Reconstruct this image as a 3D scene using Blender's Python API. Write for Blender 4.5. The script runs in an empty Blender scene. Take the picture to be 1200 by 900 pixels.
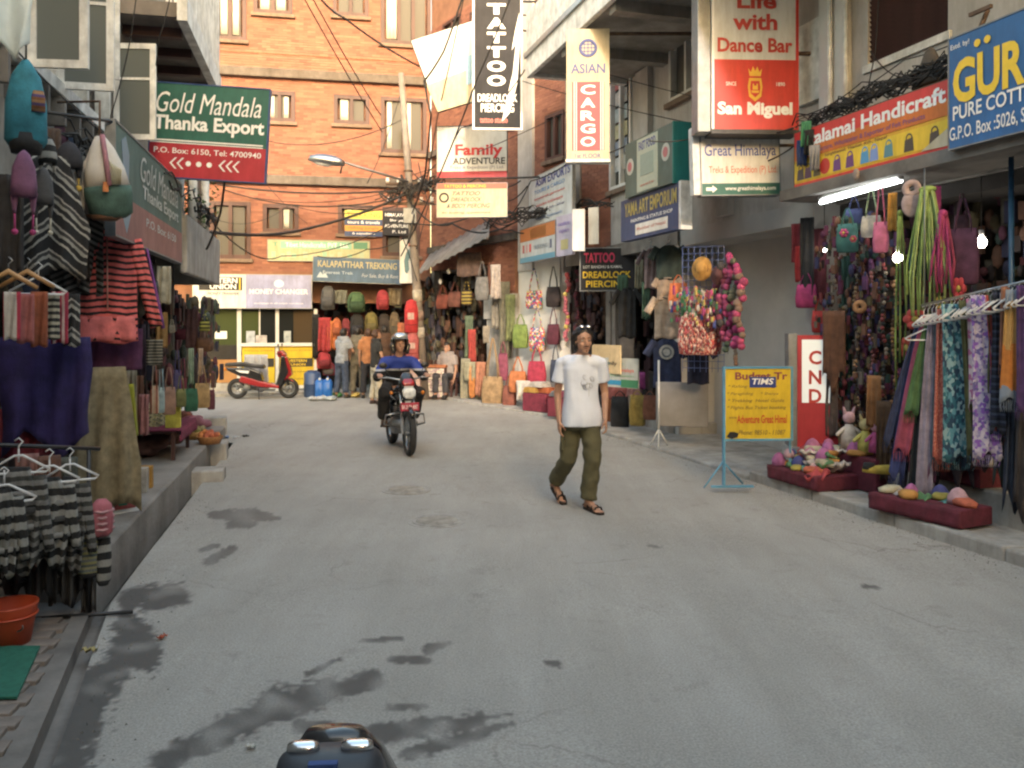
import bpy, math, random
from mathutils import Vector, Matrix, noise
random.seed(7)
S = bpy.context.scene
C = S.collection
rad = math.radians
# ---------------------------------------------------------------- camera, sky, sun, exposure
CAMZ, HOR, FL = 1.75, 380.0, 1000.0
cd = bpy.data.cameras.new('camera'); cam = bpy.data.objects.new('camera', cd); C.objects.link(cam)
cam.location = (0, 0, CAMZ); cam.rotation_euler = (rad(90), 0, 0)
cd.sensor_width = 36; cd.lens = 30; cd.shift_y = -70/1200; cd.clip_start = .05; cd.clip_end = 500
S.camera = cam
SUN_EL, SUN_Q = 17.0, -.136            # elevation, sideways drift per metre travelled down the street
w = bpy.data.worlds.new('World'); S.world = w; w.use_nodes = True
nt = w.node_tree; nt.nodes.clear()
sky = nt.nodes.new('ShaderNodeTexSky'); sky.sky_type = 'NISHITA'; sky.sun_disc = False
sky.sun_elevation = rad(SUN_EL); sky.sun_rotation = math.atan2(-SUN_Q, -1.0)
sky.air_density = 2.0; sky.dust_density = 6.0; sky.ozone_density = 1.0
bg = nt.nodes.new('ShaderNodeBackground'); bg.inputs[1].default_value = .15
wo = nt.nodes.new('ShaderNodeOutputWorld')
nt.links.new(sky.outputs[0], bg.inputs[0]); nt.links.new(bg.outputs[0], wo.inputs[0])
sd = bpy.data.lights.new('sun', 'SUN'); sun = bpy.data.objects.new('sun', sd); C.objects.link(sun)
sd.energy = .62; sd.angle = rad(3); sd.color = (1, .86, .72)
d = Vector((SUN_Q, 1, 0)).normalized()*math.cos(rad(SUN_EL)); d.z = -math.sin(rad(SUN_EL))
sun.rotation_euler = d.to_track_quat('-Z', 'Y').to_euler()
S.view_settings.view_transform = 'Standard'; S.view_settings.look = 'None'
S.view_settings.exposure = 2.62; S.view_settings.gamma = 1; S.view_settings.use_white_balance = True; S.view_settings.white_balance_temperature = 6350
S.cycles.max_bounces = 6; S.cycles.diffuse_bounces = 4; S.cycles.use_denoising = True; S.cycles.filter_width = 2.3

# ---------------------------------------------------------------- the place's own measures
def W(px, py, Y): return Vector(((px-600)/FL*Y, Y, CAMZ+(HOR-py)/FL*Y))
def aa(px): return (px-600)/FL
def RY(px, t): return (5.49+t)/(aa(px)+.295)
def LY(px, s): return -(1.46+s)/(aa(px)+.22)
def BY(px, t): return (10.15+t)/(aa(px)+.59)
def CY(px, o): return (23.0-o)/(1-.2*aa(px))
def R(px, py, t): return W(px, py, RY(px, t))
def L(px, py, s): return W(px, py, LY(px, s))
def B(px, py, t): return W(px, py, BY(px, t))
def CC(px, py, o=0): return W(px, py, CY(px, o))
def G(px, py, z=0): return W(px, py, (CAMZ-z)*FL/(py-HOR))
def rx(Y, t): return 5.49+t-.295*Y
def lx(Y, s): return -1.46-s-.22*Y
def bx_(Y, t): return 10.15+t-.59*Y
RA, RL, RB, RC = math.atan2(-1, .295), math.atan2(1, -.22), math.atan2(-1, .59), math.atan2(.2, 1)

# ---------------------------------------------------------------- mesh builder
class MB:
    def __init__(s): s.v, s.f, s.s, s.m = [], [], [], []
    def add(s, vs, fs, sm=False, m=0, T=None):
        o = len(s.v)
        s.v += [tuple(T @ Vector(v)) for v in vs] if T else [tuple(v) for v in vs]
        for f in fs: s.f.append([i+o for i in f]); s.s.append(sm); s.m.append(m)
        return s
    def box(s, c, d, m=0, T=None):
        x, y, z = c; a, b, e = d[0]/2, d[1]/2, d[2]/2
        vs = [(x+i*a, y+j*b, z+k*e) for k in (-1, 1) for j in (-1, 1) for i in (-1, 1)]
        return s.add(vs, [(0,2,3,1),(4,5,7,6),(0,1,5,4),(2,6,7,3),(0,4,6,2),(1,3,7,5)], False, m, T)
    def b2(s, p, q, m=0, T=None):
        return s.box([(p[i]+q[i])/2 for i in range(3)], [abs(q[i]-p[i]) for i in range(3)], m, T)
    def hexa(s, lo, hi, m=0):            # two quads (4 points each), joined
        return s.add(list(lo)+list(hi), [(3,2,1,0),(4,5,6,7),(0,1,5,4),(1,2,6,5),(2,3,7,6),(3,0,4,7)], False, m)
    def tube(s, pts, r, n=6, m=0, T=None, caps=True):
        pts = [Vector(p) for p in pts]; k = len(pts)
        rr = r if isinstance(r, (list, tuple)) else [r]*k
        vs, fs = [], []; up = None
        for i, p in enumerate(pts):
            t = (pts[min(i+1, k-1)]-pts[max(i-1, 0)])
            if t.length < 1e-9: t = Vector((0, 0, 1))
            t.normalize()
            if up is None: up = t.orthogonal().normalized()
            up = (up-t*up.dot(t))
            if up.length < 1e-6: up = t.orthogonal()
            up.normalize(); sd_ = t.cross(up)
            for j in range(n):
                a = 2*math.pi*j/n; vs.append(p+(up*math.cos(a)+sd_*math.sin(a))*rr[i])
        for i in range(k-1):
            for j in range(n): fs.append((i*n+j, i*n+(j+1) % n, (i+1)*n+(j+1) % n, (i+1)*n+j))
        if caps: fs += [tuple(reversed(range(n))), tuple(range((k-1)*n, k*n))]
        return s.add(vs, fs, True, m, T)
    def loft(s, rings, n=14, e=2.0, m=0, T=None, sm=True):   # rings: (z, rx, ry, cx, cy)
        vs, fs = [], []
        for r in rings:
            z, a, b = r[:3]; cx = r[3] if len(r) > 3 else 0; cy = r[4] if len(r) > 4 else 0
            for j in range(n):
                t = 2*math.pi*j/n; c_, s_ = math.cos(t), math.sin(t)
                vs.append((cx+a*math.copysign(abs(c_)**(2/e), c_), cy+b*math.copysign(abs(s_)**(2/e), s_), z))
        k = len(rings)
        for i in range(k-1):
            for j in range(n): fs.append((i*n+j, i*n+(j+1) % n, (i+1)*n+(j+1) % n, (i+1)*n+j))
        fs += [tuple(reversed(range(n))), tuple(range((k-1)*n, k*n))]
        return s.add(vs, fs, sm, m, T)
    def ball(s, c, r, n=12, k=8, m=0, T=None):
        if not isinstance(r, (tuple, list)): r = (r, r, r)
        rg = []
        for i in range(k+1):
            a = math.pi*i/k; q = max(math.sin(a), .02)
            rg.append((c[2]-r[2]*math.cos(a), r[0]*q, r[1]*q, c[0], c[1]))
        return s.loft(rg, n, 2, m, T)
    def cap(s, p, q, r0, r1, n=10, m=0):   # tapered capsule
        p, q = Vector(p), Vector(q); t = (q-p).normalized(); pts, rr = [], []
        for a in (85, 60, 30): pts.append(p-t*r0*math.sin(rad(a))); rr.append(r0*math.cos(rad(a)))
        pts += [p, q]; rr += [r0, r1]
        for a in (30, 60, 85): pts.append(q+t*r1*math.sin(rad(a))); rr.append(r1*math.cos(rad(a)))
        return s.tube(pts, rr, n, m)
    def torus(s, c, R_, r, axis='x', n=24, k=8, m=0, T=None, ry=None):
        vs, fs = [], []; ry = ry or r
        for i in range(n):
            a = 2*math.pi*i/n
            for j in range(k):
                b = 2*math.pi*j/k; q = R_+r*math.cos(b); h = ry*math.sin(b)
                u, v = q*math.cos(a), q*math.sin(a)
                p = (h, u, v) if axis == 'x' else (u, h, v) if axis == 'y' else (u, v, h)
                vs.append((p[0]+c[0], p[1]+c[1], p[2]+c[2]))
        for i in range(n):
            for j in range(k): fs.append((i*k+j, i*k+(j+1) % k, ((i+1) % n)*k+(j+1) % k, ((i+1) % n)*k+j))
        return s.add(vs, fs, True, m, T)
    def prism(s, poly, y0, y1, m=0, T=None):   # outline in x,z pushed from y0 to y1
        n = len(poly); vs = [(p[0], y0, p[1]) for p in poly]+[(p[0], y1, p[1]) for p in poly]
        return s.add(vs, [tuple(range(n)), tuple(reversed(range(n, 2*n)))]+[(i, i+n, (i+1) % n+n, (i+1) % n) for i in range(n)], False, m, T)
    def cloth(s, w0, w1, h, n=10, k=12, fold=.015, nf=3, th=.012, wf=None, cf=None, jag=0, ph=0, z0=0, x0=0, y0=0, m=0, T=None):
        vs, fs = [], []
        for side in (0, 1):
            for i in range(k+1):
                v = i/k; ww = wf(v) if wf else w0+(w1-w0)*v; c_ = cf(v) if cf else 0
                for j in range(n+1):
                    u = j/n-.5
                    y = fold*(.35+.65*v)*math.sin(2*math.pi*nf*(u+.5)+ph+v*.9)+fold*.4*math.sin(17*u+5*v+ph)
                    y += (fold*.55+.003)*noise.noise(Vector((u*ww*9+ph*3, v*h*4.5, ph)))*(.3+v); u_ = u+.012*noise.noise(Vector((v*6, ph*5, j*.3)))
                    hh = h*(1+jag*math.sin(9*u+ph)*v+.6*jag*noise.noise(Vector((u*4, ph, 2)))*v)
                    e = 1 if 0 < j < n else .15
                    vs.append((x0+c_+u_*ww, y0+y+(th*e/2 if side else -th*e/2), z0-hh*v))
        q = (n+1)*(k+1)
        for i in range(k):
            for j in range(n):
                a = i*(n+1)+j; fs.append((a, a+n+1, a+n+2, a+1)); fs.append((q+a, q+a+1, q+a+n+2, q+a+n+1))
        for i in range(k):
            a = i*(n+1); fs.append((a, q+a, q+a+n+1, a+n+1)); a += n; fs.append((a, a+n+1, q+a+n+1, q+a))
        for j in range(n):
            fs.append((j, j+1, q+j+1, q+j)); a = k*(n+1)+j; fs.append((a, q+a, q+a+1, a+1))
        return s.add(vs, fs, True, m, T)
    def build(s, name, mat, parent=None, bevel=0, kind=None, label=None):
        me = bpy.data.meshes.new(name); me.from_pydata(s.v, [], s.f)
        me.polygons.foreach_set('use_smooth', s.s); me.polygons.foreach_set('material_index', s.m)
        for mm in (mat if isinstance(mat, (list, tuple)) else [mat]): me.materials.append(MT(mm))
        me.validate(); me.update()
        o = bpy.data.objects.new(name, me); C.objects.link(o)
        if parent is not None: o.parent = parent
        if bevel:
            b = o.modifiers.new('bevel', 'BEVEL'); b.width = bevel; b.segments = 2; b.limit_method = 'ANGLE'
        if kind: o['kind'] = kind
        if label: o['label'] = label
        return o

def tag(o, label, cat, group=None, kind=None):
    o['label'] = label; o['category'] = cat
    if group: o['group'] = group
    if kind: o['kind'] = kind
    return o
def thing(name, label, cat, loc=(0, 0, 0), rz=0, group=None):
    o = bpy.data.objects.new(name, None); C.objects.link(o); o.empty_display_size = .1
    o.location = loc; o.rotation_euler = (0, 0, rz); return tag(o, label, cat, group)
def single(name, label, cat, mb, mat, loc, rz=0, group=None, bevel=0, kind=None):
    o = mb.build(name, mat, None, bevel); o.location = loc; o.rotation_euler = (0, 0, rz)
    return tag(o, label, cat, group, kind)
def struct(name, mb, mat, bevel=0):
    o = mb.build(name, mat, None, bevel); o['kind'] = 'structure'; return o
def dup(root, loc, rz=None, label=None):
    r = root.copy(); C.objects.link(r); r.location = loc
    if rz is not None: r.rotation_euler = (0, 0, rz)
    if label: r['label'] = label
    for ch in list(root.children):
        c = ch.copy(); C.objects.link(c); c.parent = r
        for g in ch.children:
            d_ = g.copy(); C.objects.link(d_); d_.parent = c
    return r
def loc_in(root, p):
    m = Matrix.Translation(root.location) @ root.rotation_euler.to_matrix().to_4x4()
    return m.inverted() @ Vector(p)

# ---------------------------------------------------------------- materials
MATS = {}
def MT(m):
    return m if isinstance(m, bpy.types.Material) else MATS[m]
def newmat(key):
    m = bpy.data.materials.new(key); m.use_nodes = True; MATS[key] = m
    n = m.node_tree.nodes; return m, n, m.node_tree.links, n['Principled BSDF']
def noise_n(n, l, scale, detail=4, coord='Object', rough=.6, stretch=None):
    tc = n.new('ShaderNodeTexCoord'); t = n.new('ShaderNodeTexNoise'); t.inputs['Scale'].default_value = scale
    t.inputs['Detail'].default_value = detail; t.inputs['Roughness'].default_value = rough
    if stretch:
        mp = n.new('ShaderNodeMapping'); mp.inputs['Scale'].default_value = stretch
        l.new(tc.outputs[coord], mp.inputs[0]); l.new(mp.outputs[0], t.inputs['Vector'])
    else: l.new(tc.outputs[coord], t.inputs['Vector'])
    return t
def M(key, col, rough=.85, var=.2, scale=7, bump=.15, bscale=60, metal=0, stretch=None, col2=None, th=None, clear=0):
    if key in MATS: return key
    m, n, l, p = newmat(key)
    p.inputs['Roughness'].default_value = rough; p.inputs['Metallic'].default_value = metal
    t = noise_n(n, l, scale, 5, stretch=stretch); r = n.new('ShaderNodeValToRGB')
    c2 = col2 or tuple(min(1, c*(1+var)+.01*var) for c in col)
    c1 = tuple(c*(1-var) for c in col) if not col2 else col
    lo, hi = th or (.3, .7)
    r.color_ramp.elements[0].position = lo; r.color_ramp.elements[1].position = hi
    r.color_ramp.elements[0].color = (*c1, 1); r.color_ramp.elements[1].color = (*c2, 1)
    l.new(t.outputs[0], r.inputs[0]); l.new(r.outputs[0], p.inputs['Base Color'])
    if key.startswith('board') or key in ('white_worn', 'plaster', 'plaster_old', 'concrete', 'sill_stone', 'concrete_band'):   # rain streaks and grime
        g = noise_n(n, l, 1, 5, stretch=(5, 5, 1.2), rough=.8); q = n.new('ShaderNodeValToRGB'); q.color_ramp.elements[0].position = .34; q.color_ramp.elements[1].position = .6
        q.color_ramp.elements[0].color = (.70, .67, .62, 1); q.color_ramp.elements[1].color = (1, 1, 1, 1); x = n.new('ShaderNodeMixRGB'); x.blend_type = 'MULTIPLY'; x.inputs[0].default_value = .75
        l.new(g.outputs[0], q.inputs[0]); l.new(r.outputs[0], x.inputs[1]); l.new(q.outputs[0], x.inputs[2]); l.new(x.outputs[0], p.inputs['Base Color'])
    if clear: p.inputs['Coat Weight'].default_value = clear
    if bump:
        b = n.new('ShaderNodeBump'); b.inputs['Strength'].default_value = bump; b.inputs['Distance'].default_value = .01
        t2 = noise_n(n, l, bscale, 4); l.new(t2.outputs[0], b.inputs['Height']); l.new(b.outputs[0], p.inputs['Normal'])
    return key
def emis(key, col, st):
    m, n, l, p = newmat(key); p.inputs['Base Color'].default_value = (*col, 1)
    p.inputs['Emission Color'].default_value = (*col, 1); p.inputs['Emission Strength'].default_value = st; return key
def pattern(key, cols, period, axis='Z', vee=0, veek=6, wob=.0, rough=.9, widths=None, coord='Object', knit=0):
    """bands of flat colours across an axis; vee bends them into chevrons, wob makes them wander"""
    if key in MATS: return key
    m, n, l, p = newmat(key); p.inputs['Roughness'].default_value = rough
    tc = n.new('ShaderNodeTexCoord'); sx = n.new('ShaderNodeSeparateXYZ'); l.new(tc.outputs[coord], sx.inputs[0])
    def mth(op, a, b=None):
        q = n.new('ShaderNodeMath'); q.operation = op
        for i, x in enumerate((a, b)):
            if x is None: continue
            if isinstance(x, (int, float)): q.inputs[i].default_value = x
            else: l.new(x, q.inputs[i])
        return q.outputs[0]
    v = sx.outputs[axis]; other = sx.outputs['X' if axis != 'X' else 'Z']
    if vee: v = mth('ADD', v, mth('MULTIPLY', mth('PINGPONG', other, 1/veek), vee))
    if wob:
        t = noise_n(n, l, 9, 3); v = mth('ADD', v, mth('MULTIPLY', t.outputs[0], wob))
    v = mth('FRACT', mth('DIVIDE', v, period))
    r = n.new('ShaderNodeValToRGB'); r.color_ramp.interpolation = 'CONSTANT'; e = r.color_ramp.elements
    k = len(cols); ws = widths or [1/k]*k; tot = sum(ws); pos = 0
    for i, c_ in enumerate(cols):
        if i < 2: el = e[i]; el.position = pos
        else: el = e.new(pos)
        el.color = (*c_, 1); pos += ws[i]/tot
    l.new(v, r.inputs[0])
    mix = n.new('ShaderNodeMixRGB'); mix.blend_type = 'MULTIPLY'; mix.inputs[0].default_value = .5
    t3 = noise_n(n, l, 25, 4); l.new(r.outputs[0], mix.inputs[1]); l.new(t3.outputs[0], mix.inputs[2])
    l.new(mix.outputs[0], p.inputs['Base Color'])
    b = n.new('ShaderNodeBump'); b.inputs['Strength'].default_value = .4; b.inputs['Distance'].default_value = .01
    t2 = noise_n(n, l, 110, 2); l.new(t2.outputs[0], b.inputs['Height']); l.new(b.outputs[0], p.inputs['Normal'])
    return key
def patches(key, cols, scale=20, rough=.9, stretch=None):
    """scattered flat-coloured cells: printed or felted multi-coloured cloth"""
    if key in MATS: return key
    m, n, l, p = newmat(key); p.inputs['Roughness'].default_value = rough
    tc = n.new('ShaderNodeTexCoord'); mp = n.new('ShaderNodeMapping'); mp.inputs['Scale'].default_value = stretch or (1, 1, 1)
    vo = n.new('ShaderNodeTexVoronoi'); vo.inputs['Scale'].default_value = scale
    l.new(tc.outputs['Object'], mp.inputs[0]); l.new(mp.outputs[0], vo.inputs['Vector'])
    sp = n.new('ShaderNodeSeparateColor'); l.new(vo.outputs['Color'], sp.inputs[0])
    r = n.new('ShaderNodeValToRGB'); r.color_ramp.interpolation = 'CONSTANT'; e = r.color_ramp.elements
    for i, c_ in enumerate(cols):
        el = e[i] if i < 2 else e.new(i/len(cols)); el.position = i/len(cols); el.color = (*c_, 1)
    l.new(sp.outputs[0], r.inputs[0]); l.new(r.outputs[0], p.inputs['Base Color'])
    b = n.new('ShaderNodeBump'); b.inputs['Strength'].default_value = .3; b.inputs['Distance'].default_value = .01
    l.new(vo.outputs['Distance'], b.inputs['Height']); l.new(b.outputs[0], p.inputs['Normal'])
    return key
def glass(key, col, rough=.08):
    m, n, l, p = newmat(key); p.inputs['Base Color'].default_value = (*col, 1); p.inputs['Roughness'].default_value = rough
    p.inputs['Specular IOR Level'].default_value = .35
    t = noise_n(n, l, 1.5, 3); b = n.new('ShaderNodeBump'); b.inputs['Strength'].default_value = .05; b.inputs['Distance'].default_value = .01
    l.new(t.outputs[0], b.inputs['Height']); l.new(b.outputs[0], p.inputs['Normal']); return key
M('plaster', (.48, .46, .44), .9, .18, 1.3, .25, 30)
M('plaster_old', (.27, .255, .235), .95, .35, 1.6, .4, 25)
M('plaster_grey', (.40, .39, .375), .92, .16, 1.1, .3, 40)
M('plaster_white', (.62, .60, .56), .85, .12, 1.5, .2, 40)
M('concrete', (.36, .345, .32), .95, .28, 3, .5, 35)
M('concrete_dark', (.17, .155, .14), .95, .4, 2.5, .5, 25)
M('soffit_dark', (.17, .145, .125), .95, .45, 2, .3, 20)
M('mortar', (.24, .12, .075), .95, .2, 3, .3, 60)
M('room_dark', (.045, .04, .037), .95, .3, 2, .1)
M('wood_dark', (.065, .028, .024), .6, .3, 4, .2, 40, stretch=(1, 1, .2))
M('white_paint', (.62, .62, .60), .55, .12, 3, .1, 30)
M('white_worn', (.70, .69, .66), .7, .3, 6, .3, 40)
M('white_sheet', (.50, .48, .43), .6, .06, 3, .05)
M('steel', (.35, .36, .37), .35, .15, 8, .05, 60, 1)
M('steel_grey', (.22, .23, .24), .5, .2, 8, .1, 60, .6)
M('black_metal', (.03, .03, .032), .45, .3, 10, .1, 60, .3)
M('black_plastic', (.018, .018, .02), .35, .3, 6, .08, 50)
M('rubber', (.025, .025, .026), .85, .3, 12, .3, 70)
M('rust', (.12, .075, .05), .8, .4, 10, .4, 60)
M('cable', (.022, .02, .02), .7, .3, 8, .1)
M('concrete_band', (.125, .105, .09), .95, .3, 3, .5, 35); M('sill_stone', (.19, .135, .10), .9, .2, 6, .3, 40)
M('pole_metal', (.20, .17, .145), .7, .3, 3, .3, 40)
M('chrome', (.65, .65, .66), .2, .05, 5, .02, 30, 1)
glass('window_glass', (.085, .08, .07), .6); glass('glass_dark', (.018, .02, .02), .08); glass('glass_green', (.06, .075, .03), .12)
emis('tube_light', (.95, 1, .96), 2.2); emis('bulb_light', (1, .93, .78), 9)
def col(c, r=.85):   # quick dyed cloth or painted surface
    key = 'dye_%d_%d_%d_%d' % tuple(int(x*99) for x in (*c, r)); g_ = (c[0]+c[1]+c[2])/3; c = tuple(.82*(x*.86+g_*.14) for x in c); return M(key, c, r, .35, 9, .35, 55)
def ink(c):
    key = 'ink_%d_%d_%d' % tuple(int(x*99) for x in c); return M(key, c, .5, .06, 20, 0)

# ---------------------------------------------------------------- lettering
def lettering(parent, s, cx, cz, w_, h_, mat, y=-.012, bold=.0, shear=0, name='lettering', depth=.0015, fit=True, serif=False):
    cu = bpy.data.curves.new('t', 'FONT'); cu.body = s; cu.size = 1; cu.offset = bold; cu.shear = shear; cu.resolution_u = 3
    cu.align_x = 'CENTER'
    o = bpy.data.objects.new('t', cu); C.objects.link(o)
    me = bpy.data.meshes.new_from_object(o.evaluated_get(bpy.context.evaluated_depsgraph_get()))
    bpy.data.objects.remove(o); bpy.data.curves.remove(cu)
    if not me.vertices: return None
    xs = [v.co.x for v in me.vertices]; ys = [v.co.y for v in me.vertices]
    sx = w_/(max(xs)-min(xs)); sz = h_/(max(ys)-min(ys)); mx, mz = (max(xs)+min(xs))/2, (max(ys)+min(ys))/2
    for v in me.vertices: v.co = ((v.co.x-mx)*sx+cx, y, (v.co.y-mz)*sz+cz)
    me.materials.append(MT(mat)); me.name = name
    r = bpy.data.objects.new(name, me); C.objects.link(r); r.parent = parent; return r
def rows(parent, lines, w_, h_, y=-.012):
    """lines: (text, cx 0..1, cy 0..1 from top, width 0..1, height 0..1, material, bold, shear) on a board centred on the parent"""
    for ln in lines:
        s, cx, cy, ww, hh, m_ = ln[:6]; bo = ln[6] if len(ln) > 6 else .01; sh = ln[7] if len(ln) > 7 else 0
        lettering(parent, s, (cx-.5)*w_, (.5-cy)*h_, ww*w_, hh*h_, m_, y, bo, sh)
def field(parent, name, x0, y0, x1, y1, w_, h_, mat, y=-.006, d=.004):
    """a painted or pasted panel on a board, in board fractions"""
    return MB().b2(((x0-.5)*w_, y-d, (.5-y0)*h_), ((x1-.5)*w_, y, (.5-y1)*h_)).build(name, mat, parent)
def sign(label, loc, rz, w_, h_, mat, frame=None, th=.04, fr=.02, name='shop_sign', depth=None, group=None):
    o = thing(name, label, 'sign', loc, rz, group)
    MB().b2((-w_/2, -.005, -h_/2), (w_/2, th, h_/2)).build('board', mat, o)
    if frame:
        mb = MB(); f = fr
        mb.b2((-w_/2-f, -.012, h_/2), (w_/2+f, th+.004, h_/2+f)); mb.b2((-w_/2-f, -.012, -h_/2-f), (w_/2+f, th+.004, -h_/2))
        mb.b2((-w_/2-f, -.011, -h_/2), (-w_/2, th+.003, h_/2)); mb.b2((w_/2, -.011, -h_/2), (w_/2+f, th+.003, h_/2))
        mb.build('frame', frame, o)
    return o
def span(P, Q):
    """centre, width and rotation of a board from its low ends P (viewer's left) and Q"""
    d_ = Q-P; return (P+Q)/2, math.hypot(d_.x, d_.y), math.atan2(d_.y, d_.x)
# ================================================================ GROUND
def sheet(name, pts, z, mat):
    return struct(name, MB().add([(p[0], p[1], z) for p in pts], [tuple(range(len(pts)))]), mat)
M('dirt', (.16, .15, .13), .95, .3, 3, .4, 20)
sheet('ground', [(-60, -60), (60, -60), (60, 60), (-60, 60)], -.16, 'dirt')

def seg(px, py, x0, y0, x1, y1, w0, w1):
    dx, dy = x1-x0, y1-y0; t = ((px-x0)*dx+(py-y0)*dy)/(dx*dx+dy*dy); t = max(0, min(1, t))
    q = w0+(w1-w0)*t; return math.hypot(px-x0-t*dx, (py-y0-t*dy)*1.15)/q
STAINS = [(190, 892, 330, 825, 16, 20), (330, 825, 440, 795, 24, 12), (430, 862, 560, 845, 13, 12), (480, 885, 600, 848, 10, 5), (350, 850, 420, 852, 8, 4),
          (462, 772, 500, 774, 6, 5), (500, 760, 524, 754, 7, 4), (425, 752, 470, 748, 3, 3), (360, 790, 400, 772, 5, 2), (300, 830, 330, 810, 4, 2), (640, 775, 655, 778, 4, 4),
          (150, 702, 205, 697, 18, 17), (150, 735, 165, 770, 20, 26), (140, 780, 95, 815, 22, 24), (100, 820, 75, 880, 30, 34), (80, 880, 60, 905, 32, 36),
          (235, 645, 255, 640, 3, 3), (243, 660, 272, 645, 5, 6), (250, 604, 300, 603, 7, 9), (300, 604, 326, 607, 9, 4), (1012, 687, 1030, 689, 3, 2), (268, 616, 298, 614, 5, 4),
          (760, 640, 775, 642, 2, 2), (560, 842, 600, 838, 4, 3), (455, 830, 500, 828, 5, 3), (520, 868, 545, 872, 8, 5)]
def wet(x, y):
    if y < 1.2 or y > 12: return 0
    px, py = 600+x/y*FL, HOR+CAMZ/y*FL
    N = lambda f, g, k: noise.noise(Vector((px*f, py*g, k)))
    n1 = N(.021, .035, 1)*.5+N(.07, .13, 4)*.45+N(.16, .3, 9)*.38+N(.4, .7, 9)*.25+N(.9, 1.4, 3)*.15
    b = min(seg(px, py, *s) for s in STAINS)+n1
    k = .55+.9*noise.noise(Vector((px*.03, py*.06, 22)))+(.3 if px < 220 and py > 690 else 0)
    return max(0, min(1, (1.10-b)/.24))*max(.35, min(1, k+.25))
def near(y):
    return -.12 if y >= 5.35 else -.38+max(0, y-3.4)*.133
def road_mesh():
    ys = []; y = -14.0
    while y < .8: ys.append(y); y += .5
    while y < 12: ys.append(y); y += max(.018, .0065*y)
    while y < 24: ys.append(y); y += .16
    vs, fs, at, tr = [], [], [], []; NU = 300
    for y in ys:
        a = lx(y, near(y)); b = min(rx(y, .02), bx_(y, .02))
        if y > 16: b = max(b, a+.5)
        for i in range(NU+1):
            x = a+(b-a)*i/NU
            z = .012*noise.noise(Vector((x*.5, y*.5, 0)))+.004*noise.noise(Vector((x*3, y*3, 2)))+.0018*noise.noise(Vector((x*17, y*17, 5)))
            vs.append((x, y, z)); at.append(wet(x, y))
    for i in range(len(ys)-1):
        for j in range(NU):
            k = i*(NU+1)+j; fs.append((k, k+1, k+NU+2, k+NU+1))
    me = bpy.data.meshes.new('road'); me.from_pydata(vs, [], fs); me.polygons.foreach_set('use_smooth', [True]*len(fs))
    a = me.attributes.new('stain', 'FLOAT', 'POINT'); a.data.foreach_set('value', at)
    me.materials.append(MT('asphalt')); o = bpy.data.objects.new('road', me); C.objects.link(o); o['kind'] = 'structure'
m, n, l, p = newmat('asphalt')
t1 = noise_n(n, l, .55, 6); r1 = n.new('ShaderNodeValToRGB'); r1.color_ramp.elements[0].position = .35; r1.color_ramp.elements[1].position = .68
r1.color_ramp.elements[0].color = (.335, .322, .295, 1); r1.color_ramp.elements[1].color = (.40, .386, .355, 1); l.new(t1.outputs[0], r1.inputs[0])
t2 = noise_n(n, l, 90, 3); mx = n.new('ShaderNodeMixRGB'); mx.blend_type = 'OVERLAY'; mx.inputs[0].default_value = .6
l.new(r1.outputs[0], mx.inputs[1]); l.new(t2.outputs[0], mx.inputs[2])
t4 = noise_n(n, l, 3.2, 6, rough=.7); r4 = n.new('ShaderNodeValToRGB'); r4.color_ramp.elements[0].position = .30; r4.color_ramp.elements[1].position = .42
r4.color_ramp.elements[0].color = (.78, .77, .75, 1); r4.color_ramp.elements[1].color = (1, 1, 1, 1); l.new(t4.outputs[0], r4.inputs[0])
mz = n.new('ShaderNodeMixRGB'); mz.blend_type = 'MULTIPLY'; mz.inputs[0].default_value = .8; l.new(mx.outputs[0], mz.inputs[1]); l.new(r4.outputs[0], mz.inputs[2])
tc = n.new('ShaderNodeTexCoord'); vo = n.new('ShaderNodeTexVoronoi'); vo.feature = 'DISTANCE_TO_EDGE'; vo.inputs['Scale'].default_value = .8
nw = noise_n(n, l, 2.5, 5); ad = n.new('ShaderNodeMixRGB'); ad.blend_type = 'ADD'; ad.inputs[0].default_value = .35; l.new(tc.outputs['Object'], ad.inputs[1]); l.new(nw.outputs['Color'], ad.inputs[2]); l.new(ad.outputs[0], vo.inputs['Vector'])
cr = n.new('ShaderNodeValToRGB'); cr.color_ramp.elements[0].position = 0; cr.color_ramp.elements[1].position = .009; cr.color_ramp.elements[0].color = (.66, .64, .61, 1); cr.color_ramp.elements[1].color = (1, 1, 1, 1); l.new(vo.outputs['Distance'], cr.inputs[0])
cm = noise_n(n, l, .45, 3); cmr = n.new('ShaderNodeValToRGB'); cmr.color_ramp.elements[0].position = .5; cmr.color_ramp.elements[1].position = .62; l.new(cm.outputs[0], cmr.inputs[0])
mc1 = n.new('ShaderNodeMixRGB'); mc1.blend_type = 'MULTIPLY'; l.new(cmr.outputs[0], mc1.inputs[0]); l.new(mz.outputs[0], mc1.inputs[1]); l.new(cr.outputs[0], mc1.inputs[2])
sk = noise_n(n, l, 1, 6, stretch=(2.2, .35, 1), rough=.7); skr = n.new('ShaderNodeValToRGB'); skr.color_ramp.elements[0].position = .35; skr.color_ramp.elements[1].position = .65; skr.color_ramp.elements[0].color = (.86, .85, .83, 1); skr.color_ramp.elements[1].color = (1.0, 1.0, 1.0, 1); l.new(sk.outputs[0], skr.inputs[0])
mz = n.new('ShaderNodeMixRGB'); mz.blend_type = 'MULTIPLY'; mz.inputs[0].default_value = 1; l.new(mc1.outputs[0], mz.inputs[1]); l.new(skr.outputs[0], mz.inputs[2])
at = n.new('ShaderNodeAttribute'); at.attribute_name = 'stain'
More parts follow.
